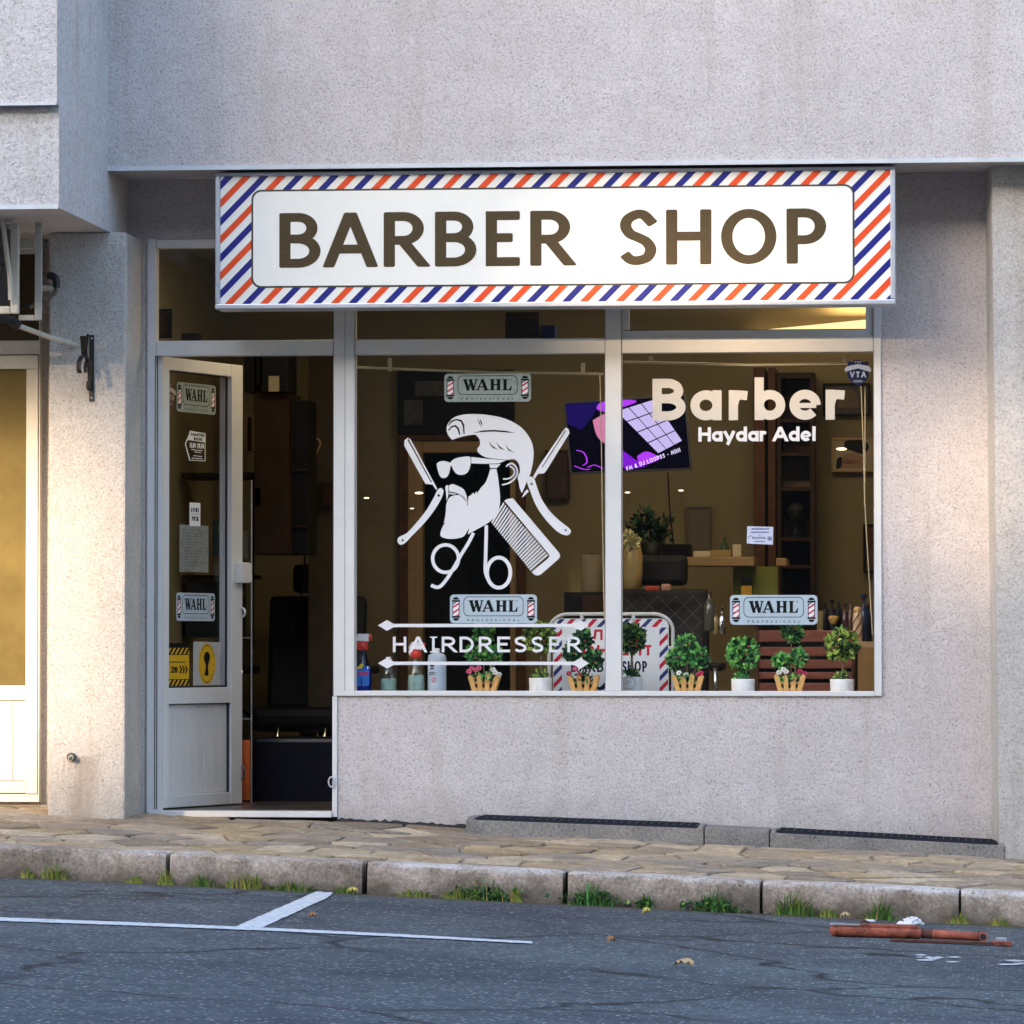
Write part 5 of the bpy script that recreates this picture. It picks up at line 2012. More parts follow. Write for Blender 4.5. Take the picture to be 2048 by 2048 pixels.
def pot_ball(px, ptop, pr, pot, mats, label, mono=False, y=0.17):
    """ball topiary: px centre, ptop centre row of the ball, pr radius (photo px)"""
    x = PX(px, y, 1330)
    k = PX(px + 100, y, 1330) - x
    k /= 100
    zb_ = ZL
    zcn = PZ(ptop, y, px)
    t = thing('ball_topiary', (x, y, zb_), label, 'topiary', 'little topiary trees on the window ledge')
    mb = MB()
    w = pot[0] * k / 2
    h = pot[1] * k
    m_ = pot[2]
    mb.lathe([(w * .93, 0), (w * .97, h * .1), (w, h * .9), (w * 1.0, h), (w * .9, h), (w * .88, h * .9)], (x, y, zb_), m_, 24)
    build('pot', mb, t)
    if mono:
        mb = MB()
        q = flat(y - w - .001, px, 1350)
        mm = M('pot_relief', (0.36, 0.35, 0.33), .8)
        for i, pts in enumerate(([(px - 14, 1355), (px - 14, 1377), (px + 2, 1377), (px + 8, 1370), (px + 8, 1362), (px + 2, 1355), (px - 14, 1355)], [(px - 9, 1360), (px - 9, 1372)], [(px - 9, 1361), (px, 1364), (px - 8, 1367)])):
            lay_ribbon(mb, pts, 1.6, q, i * .3, mm)
        build('monogram', mb, t)
    mb = MB()
    mb.tube([(x, y, zb_ + h * .85), (x + .004, y, (zb_ + h + zcn) / 2), (x, y, zcn)], .006, m_bark, 6)
    build('trunk', mb, t)
    mb = MB()
    leaves(mb, (x, y, zb_ + h + .015), w * .75, 60, .022, mats, .6, .2)
    build('ground_leaves', mb, t)
    mb = MB()
    r = pr * k
    mb.ball((x, y, zcn), r * .72, mats[2], 14, 9, jit=.12)
    leaves(mb, (x, y, zcn), r * .96, 380, .029, mats, random.uniform(.94, 1.04), .74)
    for _ in range(5):
        dd = Vector((random.gauss(0, 1), random.gauss(0, 1) - .6, random.gauss(0, 1))).normalized()
        leaves(mb, Vector((x, y, zcn)) + dd * r * .72, r * .32, 26, .028, mats, 1, .3)
    for _ in range(4):
        d = Vector((random.uniform(-.7, .7), -1, random.uniform(-.7, .7))).normalized()
        mb.ball(Vector((x, y, zcn)) + d * r, .005, m_berry, 6, 5)
    build('crown', mb, t)


m_wood = M('picket_wood', (0.66, 0.37, 0.12), 0.6, var=.25, vscale=30)
m_fl = {'pink': M('petal_pink', (0.62, 0.10, 0.20), .5), 'white': M('petal_white', (0.75, 0.74, 0.70), .5), 'red': M('petal_crimson', (0.45, 0.02, 0.09), .5)}


def basket(px, balls, flowers, mats, label, y=0.17, wbot=40, wtop=62, ptop=1343):
    x = PX(px, y, 1350)
    k = (PX(px + 100, y, 1350) - x) / 100
    t = thing('basket_topiary', (x, y, ZL), label, 'topiary', 'little topiary trees on the window ledge')
    h = (1378 - ptop) * k
    mb = MB()
    wb, wt = wbot * k / 2, wtop * k / 2
    for s, yy in ((-1, -.045), (1, .045)):
        for i in range(4):
            u = -0.85 + 1.7 * i / 3
            a, b = Vector((x + u * wb, y + yy * .8, ZL)), Vector((x + u * wt, y + yy, ZL + h * random.uniform(.92, 1.06)))
            d = (b - a)
            wv = Vector((.0105, 0, 0))
            th = Vector((0, .003, 0))
            mb.hexa([a - wv - th, a + wv - th, a + wv + th, a - wv + th, b - wv * 1.1 - th, b + wv * 1.1 - th, b + wv * 1.1 + th, b - wv * 1.1 + th], m_wood)
            mb.add([b - wv * 1.1 - th, b + wv * 1.1 - th, b + d.normalized() * .012 - th, b - wv * 1.1 + th, b + wv * 1.1 + th, b + d.normalized() * .012 + th], [(0, 1, 2), (3, 5, 4), (0, 2, 5, 3), (1, 4, 5, 2)], m_wood)
        for f in (.22, .58):
            ww = wb + (wt - wb) * f
            mb.box(x - ww * .92, x + ww * .92, y + yy * .8 + (.004 if s < 0 else -.008), y + yy * .8 + (.008 if s < 0 else -.004), ZL + h * f, ZL + h * (f + .16), m_wood)
    for s in (-1, 1):
        mb.box(x + s * wb - .003, x + s * wb + .003, y - .034, y + .034, ZL, ZL + h * .8, m_wood)
    build('picket_basket', mb, t)
    mb = MB()
    mb.box(x - wb, x + wb, y - .03, y + .03, ZL + .001, ZL + h * .7, M('soil', (0.03, .022, .015), .95))
    leaves(mb, (x, y - .01, ZL + h * .95), wt * .85, 110, .020, mats, .38, .1)
    build('ground_leaves', mb, t)
    mb = MB()
    for bx, by, br_ in balls:
        X = PX(bx, y, by)
        Z = PZ(by, y, bx)
        mb.tube([(x + (X - x) * .25, y, ZL + h * .7), (x + (X - x) * .7, y, (ZL + h + Z) / 2), (X, y, Z)], .0042, m_bark, 6)
    build('stems', mb, t)
    for bx, by, br_ in balls:
        mb = MB()
        X, Z, r = PX(bx, y, by), PZ(by, y, bx), br_ * k
        mb.ball((X, y, Z), r * .7, mats[2], 12, 8, jit=.15)
        leaves(mb, (X, y, Z), r, 150, .024, mats, 1, .65)
        mb.ball((X + r * .3, y - r * .95, Z + r * random.uniform(-.4, .4)), .005, m_berry, 6, 5)
        build('crown', mb, t)
    mb = MB()
    for fx, fy, col in flowers:
        c = P(fx, fy, y - .035)
        for q in range(6):
            an = q * math.pi / 3
            mb.ball(c + Vector((.008 * math.cos(an), random.uniform(-.004, .004), .007 * math.sin(an))), .0065, m_fl[col], 6, 5, (1, .6, .8))
    build('flowers', mb, t)


m_pot = M('white_pot', (0.80, 0.79, 0.78), .7, var=.08, vscale=30, bump=.2)
m_potg = M('grey_pot', (0.55, 0.55, 0.54), .8, var=.12, vscale=30, bump=.3)
W3 = [(966, 1266, 22), (948, 1309, 18), (987, 1310, 18)]
basket(969, W3, [(938, 1343, 'pink'), (944, 1337, 'pink'), (952, 1340, 'pink'), (958, 1336, 'pink'), (990, 1345, 'white'), (998, 1349, 'white'), (986, 1339, 'white')], m_leafs, 'triple topiary in a picket basket right of the white spray can, pink and white flowers')
pot_ball(1081, 1275, 31, (46, 33, m_pot), m_leafy, 'ball topiary in a white pot behind the last letters of the window lettering')
basket(1168, [(1165, 1278, 21), (1145, 1304, 18), (1186, 1318, 19)], [(1138, 1347, 'red'), (1150, 1338, 'pink'), (1160, 1350, 'red'), (1185, 1351, 'white')], [m_leafs[1], m_leafs[2], m_leafs[2]], 'dark triple topiary in a picket basket in front of the striped board')
pot_ball(1262, 1277, 29, (46, 35, m_potg), [m_leafy[1], m_leafs[2], m_leafy[2]], 'dark ball topiary in a grey pot with a raised monogram', True)
basket(1376, [(1373, 1292, 24), (1352, 1320, 19), (1398, 1316, 20)], [(1358, 1346, 'white'), (1372, 1350, 'white'), (1397, 1350, 'red'), (1402, 1346, 'red')], m_leafs, 'bright triple topiary in a picket basket right beside the edge of the striped board')
pot_ball(1486, 1307, 32, (47, 31, m_pot), m_leafs, 'bright green ball topiary in a white pot left of the wooden crate')
basket(1580, [(1583, 1262, 22), (1564, 1322, 17), (1598, 1316, 17)], [(1558, 1345, 'white'), (1567, 1339, 'white'), (1572, 1343, 'white'), (1600, 1343, 'red'), (1609, 1347, 'red')], m_leafs, 'triple topiary with a tall middle ball in a picket basket before the wooden crate')
pot_ball(1684, 1290, 33, (48, 31, m_pot), m_leafy, 'yellowish ball topiary in a white pot at the right end of the ledge')

# ---- bottles
m_blq = glass('blue_liquid_shell', (0.10, 0.30, 0.75), 1.4, 0.02)
m_blue_l = M('blue_cleaner', (0.01, 0.10, 0.46), 0.15, spec=.6)
m_clear = glass('clear_bottle', (0.80, 0.90, 0.88), 1.45, 0.05)
m_cloud = M('cloudy_liquid', (0.40, 0.47, 0.45), 0.3)
m_cloudg = M('greenish_liquid', (0.24, 0.33, 0.31), 0.3)
m_trw = M('trigger_white', (0.72, 0.72, 0.72), .4)
m_trr = M('trigger_red', (0.60, 0.03, 0.015), .4)


def spray(px, label, px_w, head_y, body_top, liquid, mats, y=0.16, tint=None, brand=None):
    x = PX(px, y, 1340)
    k = (PX(px + 100, y, 1340) - x) / 100
    t = thing('spray_bottle', (x, y, ZL), label, 'spray bottle', 'trigger bottles on the ledge')
    H = (1378 - body_top) * k
    w = px_w * k / 2
    mb = MB()
    mb.lathe([(w * .9, 0), (w, .01), (w, H * .35), (w * .95, H * .5), (w * .62, H * .75), (w * .36, H * .95), (w * .34, H)], (x, y, ZL), tint, 20)
    build('bottle', mb, t)
    mb = MB()
    mb.lathe([(w * .82, 0.004), (w * .92, .012), (w * .92, H * .34), (w * .86, liquid * H), (w * .1, liquid * H + .001)], (x, y, ZL), mats, 18)
    build('liquid', mb, t)
    mb = MB()
    zt = ZL + H
    mb.lathe([(w * .5, -0.004), (w * .62, .0), (w * .62, .028), (w * .4, .036)], (x, y, zt), m_trr, 14)
    build('collar', mb, t)
    mb = MB()
    zh = zt + .036
    mb.add([(x - .036, y - .012, zh + .005), (x + .03, y - .012, zh), (x + .03, y - .012, zh + .036), (x - .02, y - .012, zh + .036), (x - .036, y + .012, zh + .005), (x + .03, y + .012, zh), (x + .03, y + .012, zh + .036), (x - .02, y + .012, zh + .036)],
           [(0, 1, 2, 3), (7, 6, 5, 4), (0, 4, 5, 1), (1, 5, 6, 2), (2, 6, 7, 3), (3, 7, 4, 0)], m_trw)
    mb.tube([(x - .028, y, zh + .004), (x - .03, y, zh - .014), (x - .02, y, zh - .03)], .005, m_trw, 6)
    build('trigger_head', mb, t)
    mb = MB()
    mb.tube([(x + .03, y, zh + .018), (x + .043, y, zh + .018)], .015, m_trr, 10)
    build('nozzle', mb, t)
    if brand:
        mb = MB()
        q = flat(y - w * .99, px, 1350)
        mb.sheet([rrect(px - 15, 1338, px + 13, 1372, 4)], q, 0, M('label_blue', (0.03, 0.17, 0.55), .4))
        mb.sheet([[(px - 13, 1338), (px - 2, 1326), (px + 3, 1330), (px - 1, 1337)]], q, 0, M('label_yellow', (0.7, 0.55, 0.02), .5))
        text(mb, 'MEDIX', q, px - 14, px + 12, 1343, 1351, 1.9, M('label_red', (0.55, 0.02, 0.06), .5), 1, gap=.12)
        build('label_print', mb, t)
    return t


spray(725, 'blue trigger spray bottle with red and white head at the left end of the ledge', 36, 1262, 1289, .62, m_blue_l, tint=m_blq, brand=True)
spray(832, 'clear trigger spray bottle with red and white head behind the left end of the lettering', 36, 1266, 1305, .52, m_cloud, tint=m_clear)


def gbottle():
    px, y = 777, .15
    x = PX(px, y, 1340)
    k = (PX(px + 100, y, 1340) - x) / 100
    t = thing('glass_bottle', (x, y, ZL), 'small clear bottle with white stopper below the lower left arrow tip', 'bottle')
    w = 33 * k / 2
    H = 62 * k
    mb = MB()
    mb.lathe([(w * .96, 0), (w, .006), (w, H * .55), (w * .92, H * .72), (w * .62, H * .88), (w * .3, H * .95), (w * .28, H * 1.08)], (x, y, ZL), m_clear, 20)
    build('body', mb, t)
    mb = MB()
    mb.lathe([(w * .88, .004), (w * .92, .01), (w * .92, H * .5), (w * .1, H * .505)], (x, y, ZL), m_cloudg, 18)
    build('liquid', mb, t)
    mb = MB()
    mb.lathe([(w * .42, 0), (w * .45, .006), (w * .32, .012), (w * .3, .02)], (x, y, ZL + H * 1.06), m_trw, 12)
    build('stopper', mb, t)


gbottle()


def can():
    px, y = 874, .15
    x = PX(px, y, 1340)
    k = (PX(px + 100, y, 1340) - x) / 100
    t = thing('spray_can', (x, y, ZL), 'pale blue white spray can with a small round red emblem', 'spray can')
    w = 37 * k / 2
    H = 81 * k
    mb = MB()
    mb.lathe([(w * .94, 0), (w, .005), (w, H * .88), (w * .92, H * .96), (w * .6, H), (w * .3, H + .004)], (x, y, ZL), M('can_white', (0.45, 0.53, 0.62), .35), 24)
    build('body', mb, t)
    mb = MB()
    mb.lathe([(w * .32, 0), (w * .34, .018), (w * .28, .024)], (x, y, ZL + H), m_trw, 12)
    build('cap', mb, t)
    mb = MB()
    q = flat(y - w - .0006, px, 1350)
    lay_ribbon(mb, disc(px - 6, 1360, 4.6, 16), 1.2, q, 0, m_srd, True)
    lay_ribbon(mb, [(px - 9, 1363), (px - 3, 1357)], 1.1, q, .4, m_srd)
    for i, (yy, a, b, wd) in enumerate(((1331, -14, -6, 5), (1337, -14, -6, 2.4), (1345, -16, -4, 1.2), (1349, -16, -7, 1.2))):
        lay_ribbon(mb, [(px + a, yy), (px + b, yy)], wd, q, 0, m_navy)
    build('label_print', mb, t)


can()

# ---- pavement sign leaning behind the ledge
YBd = 0.52
mfd = flat(YBd, 1220, 1300)
bd = thing('pavement_sign', P(1225, 1378, YBd), 'white pavement board with red and blue striped border standing inside the window', 'sign')
m_bd = M('board_grey', (0.78, 0.80, 0.82), .5, var=.05, vscale=20)
m_bred = M('board_red', (0.55, 0.02, 0.05), .6, spec=.2)
m_bblue = M('board_blue', (0.015, 0.025, 0.16), .5)
bx0, by0, bx1, by1 = 1106, 1237, 1337, 1560


def Zb(u, v, l=0):
    return mfd(u, v, l)


mb = MB()
mb.slab([rrect(bx0, by0, bx1, by1, 16)], Zb, m_bd, -30, 0)
build('panel', mb, bd)
mb = MB()
for i in range(-2, 40):
    o = bx0 - 330 + i * 22.0
    mm = m_bred if i % 2 else m_bblue
    for cx0, cy0, cx1, cy1 in ((bx0 + 8, by0 + 1, bx1 - 12, by0 + 17), (bx1 - 18, by0 + 18, bx1 - 1, by1 - 16), (bx0 + 1, by0 + 18, bx0 + 18, by1 - 16)):
        p_ = clip([(o, by1 + 40), (o + 10, by1 + 40), (o + 10 + 363 * .95, by0 - 0), (o + 363 * .95, by0 - 0)], cx0, cy0, cx1, cy1)
        if len(p_) > 2:
            mb.sheet([p_], Zb, 1, mm)
build('stripe_border', mb, bd)
mb = MB()
text(mb, 'ПЛАЗА', Zb, 1160, 1282, 1259, 1280, 4.6, m_bred, 1, gap=.18)
text(mb, 'КОНТЕНТ', Zb, 1142, 1305, 1290, 1311, 4.8, m_bred, 1, gap=.18)
text(mb, 'BARBER', Zb, 1142, 1238, 1322, 1344, 3.6, m_navy, 1, gap=.18)
text(mb, 'SHOP', Zb, 1244, 1294, 1322, 1344, 3.6, m_navy, 1, gap=.18)
mb.sheet([bez([(1190, 1368), (1200, 1374), (1212, 1362), (1222, 1358), (1232, 1362), (1244, 1374), (1254, 1368), (1248, 1380), (1236, 1378), (1222, 1370), (1208, 1378), (1196, 1380), (1190, 1368)], 3)[:-1]], Zb, 1, m_navy)
build('lettering', mb, bd)
mb = MB()
fp = [(1098, 1560), (1098, 1262)] + arc(1136, 1262, 38, 34, 180, 270, 8) + arc(1308, 1262, 38, 34, 270, 360, 8) + [(1346, 1560)]
mb.tube([Zb(*p, 0) for p in fp], .0085, M('board_frame', (0.62, 0.62, 0.60), .4), 10)
for a, b, c_, d in ((1164, 1230, 1164, 1240), (1267, 1230, 1267, 1240), (1337, 1296, 1345, 1296), (1099, 1300, 1107, 1300)):
    mb.tube([Zb(a, b, 0), Zb(c_, d, 0)], .009, MATS['board_frame'], 8)
build('tube_frame', mb, bd)

# ============================================================ inside the shop
def ib_(mb, x0, y0, x1, y1, Yf, dep, mat, bev=0.0):
    mb.box(PX(x0, Yf), PX(x1, Yf), Yf, Yf + dep, PZ(y1, Yf, (x0 + x1) / 2), PZ(y0, Yf, (x0 + x1) / 2), mat, bev)


def single(name, label, cat, boxes, group=None):
    mb = MB()
    for b in boxes:
        ib_(mb, *b)
    return build(name, mb, None, label, cat, group)


m_dkw = M('dark_wood', (0.040, 0.019, 0.010), 0.6, var=.35, vscale=12, spec=.2)
m_brw = M('brown_wood', (0.09, 0.038, 0.017), 0.6, var=.3, vscale=10, spec=.2)
m_tanw = M('tan_wood', (0.34, 0.22, 0.10), 0.5, var=.15, vscale=12)
m_blk = M('satin_black', (0.008, 0.008, 0.009), 0.5, spec=0.15)
m_cream = M('cream_card', (0.55, 0.48, 0.36), 0.6)
m_gold = M('gold_glaze', (0.45, 0.32, 0.12), 0.25, .3)

# television
tv = thing('television', P(1255, 945, 1.55), 'tilted wall television showing purple graphics behind the middle mullion', 'television')
tq = [P(1129, 806, 1.50), P(1369, 790, 1.50), P(1382, 937, 1.58), P(1143, 946, 1.58)]


def tvm(u, v, l=0):
    a = tq[0].lerp(tq[1], u)
    b = tq[3].lerp(tq[2], u)
    return a.lerp(b, v) + Vector((0, -l * .0006, 0))


mb = MB()
mb.slab([[(-.012, -.015), (1.012, -.015), (1.012, 1.02), (-.012, 1.02)]], tvm, M('tv_bezel', (0.10, .095, .085), .4), -70, 0)
build('casing', mb, tv)


def em(name, c, s=1.0):
    return M(name, (0, 0, 0), 0.5, emit=c, estr=s, spec=.06)


mb = MB()
mb.sheet([rect(0.008, .012, .992, .985)], tvm, 1, em('screen_dark', (0.002, 0.0015, 0.009), .1))
mb.sheet([[(0.01, .02), (.30, .02), (.22, .22), (.12, .40), (.01, .3)]], tvm, 2, em('screen_blue', (0.010, 0.004, 0.09), .18))
mb.sheet([bez([(.30, .02), (.26, .10), (.32, .16), (.46, .12), (.60, .05), (.52, .012), (.30, .02)], 3)[:-1]], tvm, 3, em('screen_violet', (0.28, 0.03, 0.55), .28))
mb.sheet([bez([(.22, .27), (.36, .18), (.40, .40), (.38, .60), (.30, .60), (.24, .48), (.22, .27)], 3)[:-1]], tvm, 3, em('screen_pink', (0.5, 0.16, 0.30), .22))
mb.sheet([[(.34, .55), (.45, .72), (.62, .95), (.46, .985), (.34, .80)]], tvm, 3, em('screen_purple', (0.17, 0.01, 0.50), .22))
mb.sheet([bez([(.56, .80), (.64, .74), (.72, .80), (.76, .84), (.68, .90), (.58, .93), (.56, .80)], 3)[:-1]], tvm, 3, MATS['screen_violet'])
wq = [(.42, .16), (.74, .03), (.95, .62), (.74, .78)]
whm = em('screen_white', (0.50, 0.43, 0.75), .20)
ca, cb, cc, cd = [Vector(p) for p in wq]
for i in range(3):
    for j in range(4):
        def gp(a, b):
            return tuple((ca.lerp(cb, a)).lerp(cd.lerp(cc, a), b))
        mb.sheet([[gp(i / 3 + .012, j / 4 + .01), gp((i + 1) / 3 - .012, j / 4 + .01), gp((i + 1) / 3 - .012, (j + 1) / 4 - .01), gp(i / 3 + .012, (j + 1) / 4 - .01)]], tvm, 4, whm)
for pts in ([(.06, .68), (.12, .72), (.14, .85), (.10, .90)], [(.14, .93), (.20, .90), (.27, .96)], [(.03, .9), (.10, .95), (.16, .96)]):
    lay_ribbon(mb, bez(pts, 4), .012, tvm, 4, MATS['screen_violet'])


def tvt(u, v, l):
    return tvm(.46 + u / 120 * .46 + v / 9 * .006, .945 - u / 120 * .235 + v / 9 * .055, l)


text(mb, 'FM & DJ LOOPSS - MINI', tvt, 0, 120, 0, 9, 1.5, em('screen_text', (0.35, 0.32, 0.45), .5), 5, gap=.25)
build('screen', mb, tv)

# wall pictures and dark board
m_pic = M('picture_dark', (0.035, .028, .025), .4, var=.6, vscale=20)
single('wall_board', 'large dark chalkboard on the back wall behind the bearded man decal', 'board', [(795, 740, 1028, 868, YR - .05, .04, m_blk, .004), (830, 762, 905, 792, YR - .052, .002, m_pic), (808, 800, 845, 850, YR - .052, .002, m_pic)])


def picture(label, x0, y0, x1, y1, frame, img, Y=YR - .05, extra=None):
    t = thing('wall_picture', P((x0 + x1) / 2, y1, Y), label, 'picture', 'framed pictures on the shop walls')
    mb = MB()
    w = 5
    for b in ((x0, y0, x1, y0 + w), (x0, y1 - w, x1, y1), (x0, y0 + w + .3, x0 + w, y1 - w - .3), (x1 - w, y0 + w + .3, x1, y1 - w - .3)):
        ib_(mb, *b, Y, .03, frame, .002)
    build('frame', mb, t)
    mb = MB()
    ib_(mb, x0 + w, y0 + w, x1 - w, y1 - w, Y + .008, .01, img)
    q = flat(Y + .007, (x0 + x1) / 2, (y0 + y1) / 2)
    for lp, mm in (extra or []):
        mb.sheet([lp], q, 0, mm)
    build('print', mb, t)


picture('dark framed picture beside the last letter of the large lettering', 1646, 766, 1741, 832, m_blk, m_pic, extra=[(bez([(1675, 815), (1680, 785), (1700, 778), (1715, 790), (1720, 815)], 3), M('pic_brown', (.12, .08, .05), .6))])
picture('pale framed portrait print with a dark haired head, right of the name lettering', 1663, 875, 1749, 944, m_tanw, M('pic_pale', (.34, .28, .20), .6), extra=[
    (bez([(1688, 885), (1705, 876), (1728, 880), (1738, 895), (1725, 908), (1705, 902), (1690, 897), (1688, 885)], 3)[:-1], m_blk),
    (bez([(1682, 936), (1684, 915), (1705, 905), (1726, 915), (1734, 936)], 3), M('pic_skin', (.28, .16, .09), .6)),
    (bez([(1672, 938), (1674, 918), (1684, 915), (1682, 936)], 3), m_blk)])
picture('narrow dark framed picture next to the blind cord at the right', 1726, 1048, 1752, 1146, m_blk, m_brw)
picture('dull grey print on the wall between the television and the counter shelf', 1372, 1012, 1422, 1102, M('pic_greyf', (.10, .085, .06), .6), M('pic_grey', (.12, .10, .075), .6))
picture('small dark reddish poster right of the moustached decal ear', 1090, 900, 1140, 1000, m_dkw, M('pic_red', (.05, .022, .012), .6, var=.6, vscale=12))

# doorway in the back wall
fr = thing('door_casing', P(930, 1378, YR - .04), 'brown wooden casing round the dark doorway in the back wall', 'doorway')
mb = MB()
ib_(mb, 797, 870, 815, 1420, YR - .05, .05, m_brw, .004)
ib_(mb, 1034, 870, 1050, 1420, YR - .05, .05, m_brw, .004)
ib_(mb, 815.3, 870, 1033.7, 880, YR - .05, .05, m_brw, .004)
build('casing', mb, fr)
mb = MB()
ib_(mb, 815.5, 880.5, 845, 1420, YR - .03, .03, m_tanw, .004)
ib_(mb, 1020, 880.5, 1033.5, 1420, YR - .03, .03, m_tanw, .004)
ib_(mb, 845.5, 880.5, 1019.5, 905, YR - .03, .03, m_tanw, .004)
build('lining', mb, fr)
single('doorway_sheet', 'flat black sheet filling the dark doorway', 'coat rack', [(846, 907, 1018, 1400, YR + .5, .02, M('doorway_black', (.012, .010, .010), .9, bump=.8, bscale=8, dist=.1))])  # one flat black sheet spans the whole doorway opening

# tall shelf column and niche unit
t = thing('shelf_unit', P(1566, 1378, YR - .35), 'tall dark wooden shelf unit with open compartments behind the right lettering', 'shelf unit')
mb = MB()
ib_(mb, 1507, 735, 1530, 1250, YR - .35, .34, m_brw, .003)
ib_(mb, 1536, 735, 1551, 1250, YR - .33, .32, m_brw, .003)
build('post', mb, t)
mb = MB()
ib_(mb, 1554, 745, 1629, 1250, YR - .06, .05, m_dkw)
for y in (750, 838, 905, 975, 1075, 1130):
    ib_(mb, 1556, y, 1627, y + 7, YR - .28, .22, m_dkw, .002)
ib_(mb, 1554, 745, 1562, 1250, YR - .3, .24, m_dkw)
ib_(mb, 1620, 745, 1629, 1250, YR - .3, .24, m_dkw)
ib_(mb, 1562, 912, 1620, 974, YR - .07, .008, M('niche_back', (.14, .085, .05), .6))
build('compartments', mb, t)


def mannequin():
    Y = YR - .2
    t = thing('mannequin_head', P(1592, 1075, Y), 'black mannequin head with wig in the dark shelf compartment', 'mannequin head')
    mb = MB()
    c = P(1592, 1032, Y)
    mb.ball(c, .045, m_blk, 14, 10, (.85, 1, 1.25))
    mb.lathe([(.05, 0), (.03, .02), (.022, .05), (.03, .08)], P(1592, 1074, Y), m_blk, 12)
    build('bust', mb, t)
    mb = MB()
    mb.ball(c + Vector((0, .012, .018)), .05, M('wig', (.02, .014, .012), .7, bump=.8, bscale=60), 14, 10, (.9, 1, 1.1), .06)
    build('wig', mb, t)


mannequin()

# counter shelf with things on it
single('counter_shelf', 'tan wooden counter shelf crossing the right window', 'shelf', [(1303, 1114, 1508, 1132, 1.9, .32, m_tanw, .004), (1552, 1116, 1573, 1132, 1.95, .3, m_tanw, .004)])
single('black_box', 'black box on the left end of the counter shelf', 'box', [(1324, 1088, 1379, 1113.6, 1.95, .2, m_blk, .004)])
single('tissue_box', 'long cream box lying on the counter shelf', 'box', [(1386, 1102, 1420, 1113.6, 1.95, .12, m_cream, .003)])
single('paper_box', 'gold and cream box beside the small dark cone on the shelf', 'box', [(1421, 1100, 1462, 1113.6, 1.97, .12, m_gold, .003)])
single('white_carton', 'small upright white carton at the right end of the counter shelf', 'box', [(1465, 1089, 1482, 1113.6, 1.95, .06, m_cream, .003)])
c = P(1449, 1113, 2.12)
one('cone_bottle', 'small dark green cone shaped bottle on the counter shelf', 'bottle', lambda mb: mb.lathe([(.030, 0), (.032, .01), (.022, .045), (.009, .075), (.008, .098)], c, M('green_bottle', (.03, .06, .035), .3), 14))

# olive patch with lamplight on the wall put into its colour, and product
single('lamplit_patch', 'olive patch under the counter shelf, lamplight on the wall put into its colour', 'panel', [(1466, 1133, 1556, 1250, 2.1, .03, M('lamplight_olive', (.17, .19, .03), .5, var=.3, vscale=8))])
t = thing('product_box', P(1492, 1205, 1.8), 'black and yellow product box in front of the olive patch', 'box')
mb = MB()
ib_(mb, 1481, 1154, 1503, 1171, 1.8, .05, m_blk, .002)
build('lid', mb, t)
mb = MB()
ib_(mb, 1482, 1171.4, 1503, 1205, 1.8, .05, M('box_yellow', (.50, .28, .015), .5), .002)
build('carton', mb, t)

# low black cabinet and paper roll
single('cabinet', 'low black cabinet under the cream paper roll', 'cabinet', [(1128, 1184, 1225, 1400, 1.7, .4, m_blk, .004), (1165, 1190, 1210, 1225, 1.69, .008, m_dkw)])
pr_ = P(1184, 1184, 1.85)
t = thing('paper_roll', pr_, 'tall cream paper towel roll standing left of the middle mullion', 'paper roll')
mb = MB()
mb.lathe([(.050, 0), (.052, .003), (.052, .182), (.050, .185)], pr_, M('roll_cream', (.42, .34, .20), .8, var=.06, vscale=30), 24)
build('roll', mb, t)
mb = MB()
mb.lathe([(.016, .184), (.016, .190)], pr_, m_dkw, 14)
build('core', mb, t)

# vase with flower, dark plant
vp = P(1265, 1178, 1.3)
t = thing('flower_vase', vp, 'gold vase with a pale bloom right of the middle mullion', 'vase')
mb = MB()
mb.lathe([(.034, 0), (.042, .01), (.050, .08), (.050, .16), (.042, .20), (.038, .235), (.044, .25)], vp, m_gold, 22)
build('vase', mb, t)
mb = MB()
fc = P(1261, 1080, 1.25)
leaves(mb, fc, .046, 170, .026, [M('bloom_pale', (.75, .70, .38), .6), M('bloom_shade', (.60, .55, .27), .6), M('bloom_deep', (.45, .42, .2), .6)], 1, .2)
build('bloom', mb, t)
mb = MB()
mb.tube([vp + Vector((0, 0, .2)), fc], .004, m_leafs[2], 6)
build('stem', mb, t)
pp = P(1300, 1125, 2.2)
t = thing('dark_plant', pp, 'bushy dark green plant behind the gold vase', 'plant')
mb = MB()
leaves(mb, P(1290, 1060, 2.25), .10, 190, .038, [m_leafs[2], M('plant_black_green', (.012, .035, .014), .7), m_leafs[2]], 1.2, .2)
leaves(mb, P(1322, 1064, 2.25), .07, 90, .034, [m_leafs[2], MATS['plant_black_green'], m_leafs[2]], 1.3, .2)
build('foliage', mb, t)
mb = MB()
mb.lathe([(.05, 0), (.07, .1), (.065, .1)], pp, m_blk, 16)
build('pot', mb, t)
mb = MB()
mb.tube([pp + Vector((0, 0, .1)), P(1295, 1050, 2.25)], .008, m_bark, 6)
build('trunk', mb, t)

